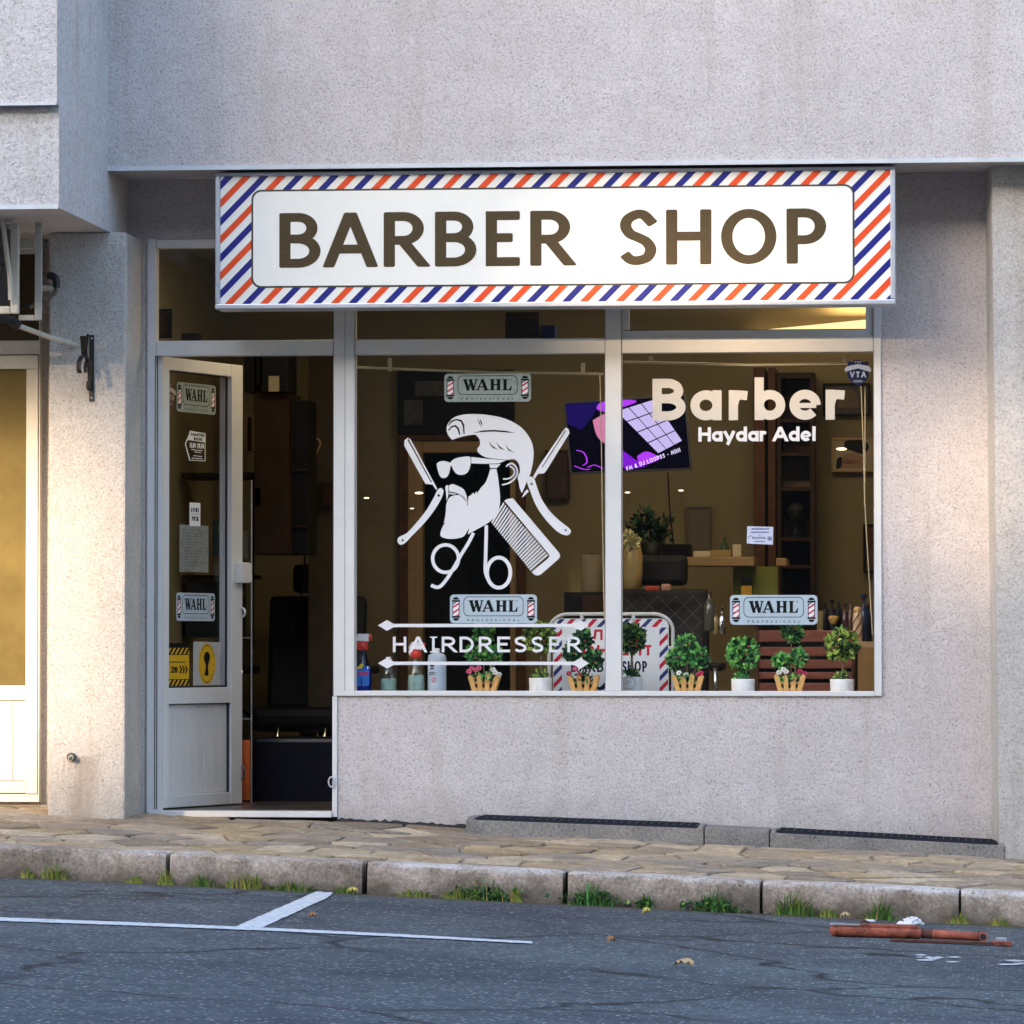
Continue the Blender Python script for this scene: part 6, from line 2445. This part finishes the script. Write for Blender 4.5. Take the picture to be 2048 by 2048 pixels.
# barber chair
def barber_chair(label, x, Y, zs, dup=None, s=1.0):
    t = thing('barber_chair', (x, Y, zf), label, 'barber chair', 'black barber chairs in the shop')
    lea = M('quilted_leather', (.008, .0075, .008), .5, bump=.2, spec=.2)
    mb = MB()
    mb.lathe([(.30, 0), (.31, .02), (.28, .05), (.06, .08), (.055, zs - .14)], (x, Y, zf), M('chrome', (.5, .5, .5), .15, 1.0), 24)
    build('pedestal', mb, t)
    mb = MB()
    mb.box(x - .26, x + .26, Y - .28, Y + .26, zs - .12, zs, lea, .04)
    build('seat', mb, t)
    mb = MB()
    tilt = Vector((0, .20, .98)).normalized()
    mb.obox((x, Y + .30, zs + .27), Vector((.25, 0, 0)), Vector((0, .98, -.2)).normalized() * .055, tilt * .30, lea, .03)
    # quilting seams on the back
    seam = M('quilt_seam', (.09, .06, .035), .6)
    fc_ = Vector((x, Y + .30, zs + .27)) - Vector((0, .98, -.2)).normalized() * .0565
    for k in (range(-6, 7) if x > 0.3 else []):
        for sg in (1, -1):
            a, b = -.26, .26
            p1, p2 = None, None
            pts_ = clip([(k * .085 - .26 * sg, a), (k * .085 - .26 * sg + .003, a), (k * .085 + .26 * sg + .003, b), (k * .085 + .26 * sg, b)], -.22, -.26, .22, .26)
            if len(pts_) > 2:
                mb.add([fc_ + Vector((u, 0, 0)) + tilt * v for u, v in pts_], [list(range(len(pts_)))], seam)
    build('backrest', mb, t)
    mb = MB()
    mb.obox((x, Y + .41, zs + .66), Vector((.14, 0, 0)), Vector((0, .045, 0)), Vector((0, .01, .075)), lea, .03)
    mb.tube([(x, Y + .38, zs + .5), (x, Y + .40, zs + .62)], .014, MATS['chrome'], 8)
    build('headrest', mb, t)
    for sx in (-.31, .31):
        mb = MB()
        mb.box(x + sx - .03, x + sx + .03, Y - .22, Y + .2, zs + .17, zs + .21, lea, .015)
        mb.tube([Vector((x + sx, Y - .24, zs + .18)), Vector((x + sx * 1.02, Y - .29, zs + .10)), Vector((x + sx * .98, Y - .25, zs - .02)), Vector((x + sx * .8, Y - .1, zs - .06))], .013, MATS['chrome'], 8)
        build('armrest', mb, t)
    mb = MB()
    mb.tube([(x - .12, Y - .26, zs - .1), (x - .12, Y - .5, zs - .38), (x + .12, Y - .5, zs - .38), (x + .12, Y - .26, zs - .1)], .012, MATS['chrome'], 8)
    mb.box(x - .13, x + .13, Y - .6, Y - .46, zs - .42, zs - .395, MATS['chrome'], .01)
    build('footrest', mb, t)


cx_ = PX(1318, 1.5)
barber_chair('black quilted barber chair behind the right window', cx_, 1.1, 0.50)
barber_chair('black barber chair seen through the open doorway', PX(632, 2.5), 2.25, 0.48)
one('folded_towel', 'red and pink folded towel on the quilted chair headrest', 'towel', lambda mb: (ib_(mb, 1290, 1172, 1318, 1182, 1.2, .05, M('towel_red', (.42, .05, .03), .8), .008), ib_(mb, 1322, 1168, 1341, 1181, 1.2, .05, M('towel_pink', (.45, .22, .16), .8), .008)))

# wooden crate and side board
t = thing('slatted_crate', P(1600, 1400, 1.0), 'reddish brown slatted wooden crate behind the right topiaries', 'crate')
m_slat = M('crate_red', (0.20, 0.055, 0.028), .5, var=.3, vscale=10)
mb = MB()
for y0, y1 in ((1261, 1284), (1294, 1312), (1319, 1337), (1344, 1358), (1366, 1395)):
    ib_(mb, 1517, y0, 1704, y1, 1.0, .02, m_slat, .004)
build('slats', mb, t)
mb = MB()
ib_(mb, 1508, 1255, 1517, 1400, .99, .35, m_brw, .004)
ib_(mb, 1704, 1262, 1710, 1400, .99, .35, m_brw, .004)
build('side_board', mb, t)
mb = MB()
ib_(mb, 1518, 1262, 1703, 1400, 1.3, .02, m_blk)
build('back', mb, t)
single('side_cabinet', 'yellowish brown cabinet side at the right end of the window', 'cabinet', [(1714, 1283, 1790, 1296, .9, .3, m_tanw, .004), (1716, 1296.5, 1790, 1410, .905, .3, M('side_brown', (.22, .12, .03), .5, var=.1, vscale=9), .003)])

# bottles and tools on the crate and the cabinet
random.seed(5)
shapes = {
    'tall': [(.9, 0), (1, .04), (1, .66), (.5, .80), (.35, .84), (.35, 1)],
    'pump': [(.9, 0), (1, .04), (1, .62), (.4, .72), (.2, .75), (.2, .9), (.55, .92), (.5, 1)],
    'jar': [(.9, 0), (1, .05), (1, .8), (1.05, .82), (1.05, 1)],
}
spec = [(1650, 1206, 1262, 9, 'tall', m_blk, 'black dropper bottle left of the shaving brush'),
        (1664, 1200, 1262, 9, 'pump', m_blk, 'tall black pump bottle behind the shaving brush'),
        (1677, 1204, 1262, 8, 'tall', m_blk, 'slim black bottle right of the pump bottle'),
        (1690, 1206, 1262, 8, 'pump', M('bottle_plum', (.06, .02, .03), .3), 'plum coloured pump bottle left of the striped bottle'),
        (1702, 1202, 1270, 8, 'tall', M('bottle_brown', (.07, .03, .015), .3), 'brown bottle behind the striped bottle'),
        (1728, 1188, 1283, 12, 'pump', M('bottle_blue', (.012, .03, .10), .25), 'navy blue pump bottle beside the blind cord'),
        (1736, 1210, 1283, 8, 'tall', m_blk, 'black bottle half hidden by the navy pump bottle'),
        (1643, 1222, 1262, 9, 'jar', M('jar_gold', (.22, .17, .07), .3), 'greenish gold jar right of the right hand sticker'),
        (1419, 1185, 1262, 12, 'tall', M('bottle_clearish', (.08, .075, .055), .15), 'tall clear bottle behind the edge of the quilted chair'),
        (1430, 1215, 1268, 6, 'pump', m_gold, 'small gold clipper stand left of the right hand sticker'),
        (1444, 1212, 1268, 7, 'pump', MATS['chrome'], 'shiny chrome pump beside the gold clipper stand')]
for px, y0, y1, r, sh, mm, lab in spec:
    Y = 1.12 if px > 1500 else 1.0
    bpos = P(px, y1, Y)
    k = (PX(px + 100, Y) - PX(px, Y)) / 100
    Hh = (y1 - y0) * k
    one('toiletry_bottle', lab, 'bottle', lambda mb: mb.lathe([(a * r * k, b * Hh) for a, b in shapes[sh]], bpos, mm, 14), 'bottles and tools on the work top')
t = thing('shaving_brush', P(1667, 1262, 1.08), 'shaving brush with golden bristles standing bristles up', 'brush')
mb = MB()
k = .00245
mb.lathe([(7 * k, 0), (5 * k, 6 * k), (6 * k, 11 * k), (5 * k, 13 * k)], P(1667, 1262, 1.08), m_blk, 14)
build('handle', mb, t)
mb = MB()
mb.lathe([(4.5 * k, 12 * k), (8 * k, 20 * k), (11 * k, 26 * k), (9 * k, 29 * k), (2 * k, 30.5 * k)], P(1667, 1262, 1.08), M('bristle', (.40, .24, .06), .8, var=.2, vscale=90), 16)
build('bristles', mb, t)
t = thing('striped_bottle', P(1715, 1283, 1.02), 'barber pole striped bottle beside the navy pump bottle', 'bottle')
bp_ = P(1715, 1283, 1.02)
mb = MB()
mb.lathe([(9 * k, 0), (9.3 * k, 2 * k), (9.3 * k, 50 * k), (8 * k, 56 * k)], bp_, M('stripe_cream', (.62, .45, .30), .4), 24)
mm = M('stripe_brown', (.10, .03, .02), .4)
for q in range(4):
    pts = []
    for i in range(14):
        an = -math.pi * .5 + (i / 13) * math.pi * 1.1 + q * math.pi / 2
        pts.append(bp_ + Vector((9.35 * k * math.cos(an), 9.35 * k * math.sin(an), (2 + i * 3.7) * k)))
    vs = [p for p in pts] + [p + Vector((0, 0, 6 * k)) for p in pts]
    mb.add([v for v in vs], [(i, i + 1, 14 + i + 1, 14 + i) for i in range(13)], mm)
build('body', mb, t)
mb = MB()
mb.lathe([(7 * k, 55.5 * k), (8.5 * k, 58 * k), (8 * k, 64 * k), (5 * k, 67 * k), (1 * k, 68 * k)], bp_, M('cap_tan', (.50, .33, .14), .4), 18)
build('cap', mb, t)

# blind rails and cords
def rail(label, pts, ticks, r=.006):
    t = thing('blind_rail', P(*pts[0], .16), label, 'blind')
    mb = MB()
    mb.tube([P(x, y, .16) for x, y in pts], r, M('blind_cream', (.42, .37, .25), .5), 8)
    build('rail', mb, t)
    for x, y0, y1 in ticks:
        mb = MB()
        mb.box(PX(x - 4, .15), PX(x + 4, .15), .15, .16, PZ(y1, .15, x), PZ(y0, .15, x), MATS['blind_cream'], .001)
        build('clip', mb, t)


rail('rolled blind rail sloping across the top of the middle window', [(715, 735), (960, 744), (1207, 748)], [(779, 716, 742), (1166, 726, 748)])
rail('rolled blind rail across the top of the right window', [(1247, 724), (1500, 730), (1700, 727)], [(1302, 712, 724), (1690, 712, 727)])
m_cord = M('cord_cream', (.48, .40, .26), .6)
for lab, pts in (('pale blind cord hanging left of the middle mullion', [(1200, 750), (1203, 900), (1206, 1100), (1209, 1240)]),
                 ('long pale blind cord hanging at the right edge of the right window', [(1722, 772), (1727, 900), (1730, 1010), (1738, 1150), (1745, 1270)]),
                 ('second pale blind cord ending in a tassel near the right window edge', [(1730, 772), (1730, 900), (1729, 1012)])):
    one('pull_cord', lab, 'cord', lambda mb: mb.tube([P(x, y, .15) for x, y in bez(pts, 5)], .0030, m_cord, 6), 'blind cords')
one('power_cable', 'thin black cable hanging from the television', 'cable', lambda mb: mb.tube([P(x, y, 1.75) for x, y in bez([(1336, 945), (1339, 1010), (1345, 1070), (1348, 1113)], 5)], .004, m_blk, 6))

# seen through the transom windows
single('storage_box', 'black storage box behind the middle transom window', 'box', [(1010, 624, 1078, 676, 1.2, .2, m_blk, .004)])
single('blue_box', 'small navy box behind the middle transom window', 'box', [(1083, 650, 1110, 676, 1.2, .12, m_navy, .003)])
picture('black framed picture leaning behind the left transom window', 313, 618, 342, 676, m_blk, m_dkw, 1.0)
single('spot_lamp', 'small black box with a lit slit behind the left transom window', 'lamp', [(362, 666, 397, 680, .8, .08, m_blk, .004)])

# seen through the open door
m_cabd = M('cabinet_brown', (.030, .015, .008), .6, var=.4, vscale=10, spec=.15)
t = thing('tall_cabinet', P(570, 1400, 1.5), 'tall dark brown cabinet seen through the open doorway', 'cabinet')
mb = MB()
ib_(mb, 508, 785, 578, 1108, 1.5, .4, m_cabd, .004)
build('body', mb, t)
mb = MB()
ib_(mb, 579, 800, 616, 1108, 1.62, .3, m_blk, .004)
build('side', mb, t)
mb = MB()
for y in (938, 1050):
    ib_(mb, 580, y, 614, y + 4, 1.60, .02, m_cabd)
build('shelf', mb, t)
t = thing('loudspeaker', P(550, 783, 1.45), 'black loudspeaker with a pale label on top of the brown cabinet', 'speaker')
mb = MB()
ib_(mb, 523, 700, 576, 784, 1.45, .3, m_blk, .006)
build('cabinet', mb, t)
mb = MB()
ib_(mb, 537, 752, 558, 783, 1.446, .003, M('label_tan', (.36, .30, .18), .6))
build('label', mb, t)
single('black_case', 'tall narrow black case left of the loudspeaker', 'case', [(488, 700, 508, 784, 1.5, .25, m_blk, .004), (511, 700, 520, 770, 1.5, .2, m_blk, .004)])
picture('small framed mirror beside the door leaf edge', 489, 829, 508, 907, m_tanw, m_dkw, YR - .3)
one('desk_lamp', 'thin wire desk lamp with a cream socket inside the doorway', 'lamp', lambda mb: (mb.tube([P(x, y, 2.0) for x, y in bez([(618, 932), (628, 915), (640, 890), (636, 878), (622, 876)], 5)], .004, m_gold, 6), ib_(mb, 604, 931, 619, 942, 2.0, .04, m_cream, .003)))
one('hanging_cable', 'black cable zigzagging down the wall inside the doorway', 'cable', lambda mb: mb.tube([P(x, y, 2.2) for x, y in bez([(610, 1105), (606, 1180), (596, 1200), (604, 1212), (590, 1235), (582, 1260), (578, 1275)], 5)], .005, m_blk, 6))
single('cable_box', 'dark socket box on the wall beside the first window post', 'box', [(644, 962, 667, 1012, 2.3, .1, m_dkw, .004)])
single('black_counter', 'black glossy reception counter filling the lower doorway', 'counter', [(505, 1476, 680, 1612, 1.35, .5, M('counter_black', (.006, .006, .013), .3, spec=.25), .02)])
single('display_shelf', 'black display shelf behind the door pane', 'shelf', [(362, 945, 515, 957, 1.6, .3, m_blk, .003), (440, 958, 447, 1300, 1.65, .02, m_blk), (502, 958, 508, 1300, 1.65, .02, m_blk), (365, 1150, 508, 1158, 1.65, .25, m_blk), (372, 1160, 480, 1275, 1.7, .2, M('display_dark', (.02, .03, .035), .2), .004)])
single('display_card', 'pale cards standing on the display shelf behind the door pane', 'card', [(425, 1070, 475, 1098, 1.5, .01, M('card_grey', (.25, .28, .26), .6)), (510, 976, 521, 1012, 1.5, .01, m_cream)])
single('flyer_stand', 'dark flyer stand with a green leaflet behind the door pane', 'flyer stand', [(425, 1040, 452, 1112, 1.45, .03, M('flyer_navy', (.015, .03, .04), .4)), (437, 1052, 449, 1066, 1.44, .005, M('flyer_green', (.02, .22, .03), .5)), (478, 1060, 497, 1115, 1.55, .02, M('flyer_grey', (.12, .13, .11), .5))])
t = thing('orange_roll', P(485, 1608, 1.25), 'bright orange roll standing on a black base behind the open door', 'roll')
op = P(490, 1600, 1.25)
mb = MB()
ko = .00252
mb.lathe([(9.5 * ko, 0), (10 * ko, 2 * ko), (10 * ko, 114 * ko), (9.5 * ko, 116 * ko)], op, M('roll_orange', (.72, .13, .015), .6, var=.15, vscale=50, bump=.4, bscale=80), 18)
build('roll', mb, t)
mb = MB()
mb.lathe([(24 * ko, -10 * ko), (24 * ko, -3 * ko), (12 * ko, -.5 * ko)], op, m_blk, 18)
build('base', mb, t)
t = thing('steel_stand', P(498, 1608, 1.15), 'thin steel display stand pole beside the orange roll', 'stand')
mb = MB()
mb.tube([P(502.5, 1606, 1.15), P(503, 960, 1.15)], .0042, m_alu, 8)
build('pole', mb, t)
mb = MB()
mb.tube([P(478, 1438, 1.15), P(502, 1438, 1.15)], .003, m_alu, 6)
mb.tube([P(478, 1276, 1.15), P(502, 1276, 1.15)], .003, m_alu, 6)
build('crossbar', mb, t)
m_cur = M('wall_panel_brown', (.055, .038, .022), .7, var=.2, vscale=6)
single('partition', 'dull brown partition beside the first window post', 'partition', [(617, 700, 690, 1480, 2.4, .06, m_cur), (712, 880, 796, 1420, YR - .02, .015, M('curtain_tan', (.20, .16, .095), .8, var=.15, vscale=5))])

# ============================================================ on the road and at the kerb
m_rust = M('rusty_red', (0.44, 0.115, 0.065), .6, var=.25, vscale=26, bump=.5, bscale=70, col2=(0.15, 0.042, 0.028), spec=.25)
m_rustd = M('rust_dark', (0.10, 0.035, 0.022), .8, var=.4, vscale=30, bump=.5)


def rp(px, py, h=0.0):
    p = PG(px, py)
    return Vector((p.x, p.y, road_z(p.x, p.y) + h))


bar = thing('parking_barrier', rp(1780, 1885), 'fallen rusty red folding parking barrier lying on the road', 'barrier')
R1 = .024
a = rp(1668, 1873, R1)
b = rp(1838, 1878, R1)
mb = MB()
dirv = (b - a).normalized()
mb.tube([a, a + dirv * .012, b], [R1 * .7, R1, R1], m_rust, 18)
mb.ball(a + dirv * .006, R1 * .96, m_rust, 14, 9)
build('main_tube', mb, bar)
mb = MB()
sd = dirv.cross(Vector((0, 0, 1))).normalized()
up_ = Vector((0, 0, 1))
mb.obox(a.lerp(b, .55) + up_ * (R1 * .93) + sd * .0, dirv * ((b - a).length * .42), sd * .020, up_ * .006, m_rust, .003)
build('flat_cover', mb, bar)
mb = MB()
mb.obox(a.lerp(b, .13) + up_ * (R1 * .98), dirv * .055, sd * .022, up_ * .004, M('reflector_grey', (.34, .30, .30), .6, var=.2, vscale=40), .002)
build('reflector', mb, bar)
mb = MB()
mb.tube([a.lerp(b, .36) + up_ * (R1 * .95) + sd * (.022 * math.cos(t)) * 0 + dirv * (.018 * math.cos(t)) + up_ * (.016 * math.sin(t)) for t in [math.pi * i / 10 for i in range(11)]], .004, m_rustd, 6)
build('lug', mb, bar)
R2 = .0175
c1, d1 = rp(1842, 1878, R2 + .004), rp(1962, 1885, R2 + .004)
mb = MB()
mb.tube([c1, d1], R2, m_rust, 16)
mb.tube([c1.lerp(d1, .02), c1.lerp(d1, .2)], R2 * 1.06, m_rustd, 16)
build('inner_tube', mb, bar)
mb = MB()
dv = (d1 - c1).normalized()
mb.tube([d1 - dv * .012, d1 + dv * .012], .024, m_rustd, 18)
fcx = (dv * .55 + Vector((-.25, -.8, .1))).normalized()
mb.tube([d1 + fcx * .012, d1 + fcx * .026], .019, m_rust, 18)
mb.tube([d1 + fcx * .025, d1 + fcx * .028], .012, m_black, 16)
build('lock_ring', mb, bar)
e1, e2 = rp(1780, 1883, .006), rp(2020, 1893, .010)
ev = (e2 - e1).normalized()
es = ev.cross(up_).normalized()
mb = MB()
mb.obox((e1 + e2) / 2, ev * ((e2 - e1).length / 2), es * .022, up_ * .005, m_rustd, .002)
mb.obox(e2 - ev * .03, ev * .035, es * .03, up_ * .009, m_rust, .004)
build('base_bar', mb, bar)
mb = MB()
mb.obox(rp(2002, 1890, .022), ev * .02, es * .012, up_ * .006, m_alu, .002)
build('hasp', mb, bar)

# weeds at the foot of the kerb
random.seed(21)
m_gr = [M('grass_a', (.15, .27, .03), .6), M('grass_b', (.06, .14, .02), .6), M('grass_c', (.32, .33, .06), .6), M('grass_dry', (.38, .28, .10), .7)]


def blade(mb, p, h, lean, w, mat):
    n = 5
    d = Vector((lean[0], lean[1], 0))
    side = Vector((-d.y, d.x, 0))
    side = side.normalized() if side.length > 1e-4 else Vector((1, 0, 0))
    side = (side + Vector((.6, 0, 0))).normalized()
    vs, fs = [], []
    for i in range(n + 1):
        t = i / n
        q = p + d * (t ** 1.7) + Vector((0, 0, h * (t - .32 * t * t * min(1, d.length / max(h, .01)))))
        ww = w * (1 - t) ** .7
        vs += [q - side * ww, q + side * ww]
    for i in range(n):
        fs.append((2 * i, 2 * i + 1, 2 * i + 3, 2 * i + 2))
    mb.add(vs, fs, mat)


def weed(px, py, width, height, kind, label):
    c = rp(px, py)
    k = 1 / 480.0
    if kind == 'dark':
        width, height = width * .95, height * .95
    mb = MB()
    n = int(26 + width * .9)
    for _ in range(n):
        dx = random.gauss(0, width * k * .32)
        p = Vector((c.x + dx, KY - .008 - abs(random.gauss(0, .015)), 0))
        p.z = road_z(p.x, p.y)
        h = height * k * random.uniform(.35, 1.0) * math.exp(-(dx / (width * k * .45)) ** 2)
        mat = random.choice({'grass': [m_gr[0], m_gr[1], m_gr[1]], 'yellow': [m_gr[0], m_gr[2], m_gr[2]], 'dark': [m_gr[1], m_leafs[1], m_gr[1]]}[kind])
        if random.random() < .12:
            mat = m_gr[3]
        blade(mb, p, h + .01, (random.gauss(0, .5) * h + dx * .3, -random.uniform(0, .5) * h), random.uniform(.002, .0045), mat)
    if kind == 'dark':
        for _ in range(int(width * .7)):
            dx = random.gauss(0, width * k * .35)
            p = Vector((c.x + dx, KY - .012 - random.uniform(0, .03), 0))
            p.z = road_z(p.x, p.y) + random.uniform(.005, height * k * .45)
            leaves(mb, p, .012, 3, random.uniform(.010, .024), [m_gr[0], m_gr[1], m_leafs[2]], .6, .2)
    build('weed_tuft', mb, None, label, 'weed', 'weeds growing along the kerb', fixn=False)


for w in [(52, 1757, 26, 24, 'yellow', 'tiny yellowish grass sprig at the far left of the kerb'),
          (112, 1758, 52, 46, 'yellow', 'yellow green grass tuft on the leftmost kerb stone'),
          (270, 1767, 36, 18, 'yellow', 'low yellow tuft with dry leaves just left of the first kerb joint'),
          (338, 1768, 28, 38, 'yellow', 'pale sprig growing in the first kerb joint'),
          (415, 1771, 60, 32, 'grass', 'low grass tuft below the open door'),
          (500, 1776, 90, 44, 'yellow', 'wide yellow green weed mat below the doorway'),
          (590, 1781, 110, 22, 'grass', 'flat strip of grass left of the second kerb joint'),
          (690, 1788, 50, 18, 'grass', 'short grass at the second kerb joint'),
          (835, 1792, 80, 18, 'yellow', 'thin yellow strip of moss and grass right of the second joint'),
          (930, 1793, 62, 34, 'yellow', 'light green weed left of the tall dark weed'),
          (985, 1795, 88, 58, 'dark', 'tall dark leafy weed left of the third kerb joint'),
          (1046, 1797, 18, 46, 'yellow', 'slim yellow grass spike beside the dry maple leaf'),
          (1190, 1806, 90, 64, 'dark', 'leafy dark weed right of the third kerb joint'),
          (1293, 1815, 30, 40, 'dark', 'small round weed below the first grating'),
          (1432, 1824, 90, 58, 'dark', 'broad leafy weed left of the fourth kerb joint'),
          (1590, 1832, 84, 66, 'grass', 'bushy green grass right of the fourth kerb joint'),
          (1655, 1836, 36, 24, 'yellow', 'short sparse tuft between the two green grass bushes'),
          (1760, 1842, 58, 60, 'grass', 'green grass bush behind the fallen barrier'),
          (1920, 1850, 46, 22, 'yellow', 'low yellow moss at the last kerb joint'),
          (2000, 1853, 40, 18, 'yellow', 'low moss strip at the right edge of the kerb')]:
    weed(*w)

# leaves and scraps
m_dry = [M('dry_tan', (.46, .32, .17), .7, var=.2, vscale=60), M('dry_orange', (.36, .16, .06), .7, var=.2, vscale=60), M('dry_yellow', (.48, .38, .08), .7, var=.2, vscale=60)]


def dry_leaf(px, py, L, W, ang, mat, label, lift=.003):
    L, W = L * .85, W * .85
    c = rp(px, py, lift)
    k = 1 / 480.0
    mb = MB()
    n = 6
    d = Vector((math.cos(ang), math.sin(ang), 0))
    s = Vector((-d.y, d.x, 0))
    vs, fs = [], []
    for i in range(n + 1):
        t = i / n
        w = W * k * .5 * math.sin(math.pi * min(1, t * .92 + .06)) ** .8 * (1.0 + .25 * math.sin(i * 2.3))
        q = c + d * (L * k * (t - .5)) + Vector((0, 0, .010 * math.sin(t * 3) + .004))
        vs += [q - s * w + Vector((0, 0, .012 * (i % 2))), q, q + s * w + Vector((0, 0, .016))]
    for i in range(n):
        fs += [(3 * i, 3 * i + 1, 3 * i + 4, 3 * i + 3), (3 * i + 1, 3 * i + 2, 3 * i + 5, 3 * i + 4)]
    mb.add(vs, fs, mat)
    build('dry_leaf', mb, None, label, 'leaf', 'dry leaves on the road', fixn=False)


for d in [(1368, 1936, 42, 22, -.5, m_dry[0], 'slim tan leaf lying alone on the open road'),
          (1046, 1799, 26, 40, .4, m_dry[0], 'pale tan maple leaf standing at the kerb below the slim spike'),
          (1100, 1799, 26, 34, -.3, m_dry[0], 'tan crumpled leaf just left of the third kerb joint'),
          (1293, 1831, 18, 26, .2, m_dry[2], 'yellow leaf on the road below the round weed'),
          (1223, 1889, 22, 16, .8, m_dry[1], 'reddish leaf crumb in the middle of the road'),
          (1148, 1805, 30, 20, .1, m_dry[1], 'orange leaf under the weed right of the third joint'),
          (300, 1765, 30, 28, .3, m_dry[1], 'reddish brown leaf left of the first kerb joint'),
          (625, 1841, 16, 18, .2, m_dry[1], 'small brown leaf inside the parking bay'),
          (705, 1790, 26, 14, .1, m_dry[2], 'yellow leaf below the second kerb joint'),
          (1690, 1840, 22, 14, .1, m_dry[0], 'tan leaf left of the grass bush behind the barrier'),
          (1912, 1843, 30, 30, .6, m_dry[2], 'yellow leaf propped at the last kerb joint'),
          (1985, 1849, 34, 20, .2, m_dry[1], 'orange leaf at the right end of the kerb')]:
    dry_leaf(*d)


def scrap(mb):
    c = rp(1820, 1856, .018)
    random.seed(3)
    for dx, r, z in ((-.03, .018, -.004), (.0, .026, .004), (.028, .020, .002), (.012, .016, .016)):
        o = len(mb.sm)
        mb.ball(c + Vector((dx, random.uniform(-.01, .01), z)), r, M('tissue', (.74, .70, .70), .85), 9, 7, (1.25, .9, .7), .34)
        for k in range(o, len(mb.sm)):
            mb.sm[k] = False


one('paper_scrap', 'crumpled white tissue behind the fallen barrier', 'litter', scrap)
one('plastic_scrap', 'small flat white plastic scrap left of the crumpled tissue', 'litter', lambda mb: mb.obox(rp(1741, 1844, .006), (.018, 0, -.001), (.002, .010, .0), (0, 0, .004), m_wht, .002))

# glowing blobs added as stand-ins for lamp reflections in the window
for px, py, w_, lab in ((733, 996, 9, 'small warm blob for a lamp reflection left of the bearded man decal'), (838, 986, 14, 'upper of two glowing blobs for lamp reflections between the razor and the moustache'), (824, 1017, 7, 'lower of two glowing blobs for lamp reflections between the razor and the moustache'),
                        (1255, 985, 9, 'short glowing blob for a lamp reflection just right of the middle mullion'), (1362, 981, 9, 'short glowing blob for a lamp reflection under the television at the right'), (1683, 898, 17, 'thin glowing strip for a lamp reflection before the pale portrait print')):
    t = thing('reflection_glint', P(px, py, YR - .16), lab, 'lamp', 'stand-ins for lamp reflections')
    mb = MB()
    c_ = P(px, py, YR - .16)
    mb.ball(c_, w_ / 620, M('reflection_glow', (.8, .7, .5), .5, emit=(1, .78, .45), estr=.42), 12, 8, (1, .5, .28))
    build('glint_blob', mb, t)
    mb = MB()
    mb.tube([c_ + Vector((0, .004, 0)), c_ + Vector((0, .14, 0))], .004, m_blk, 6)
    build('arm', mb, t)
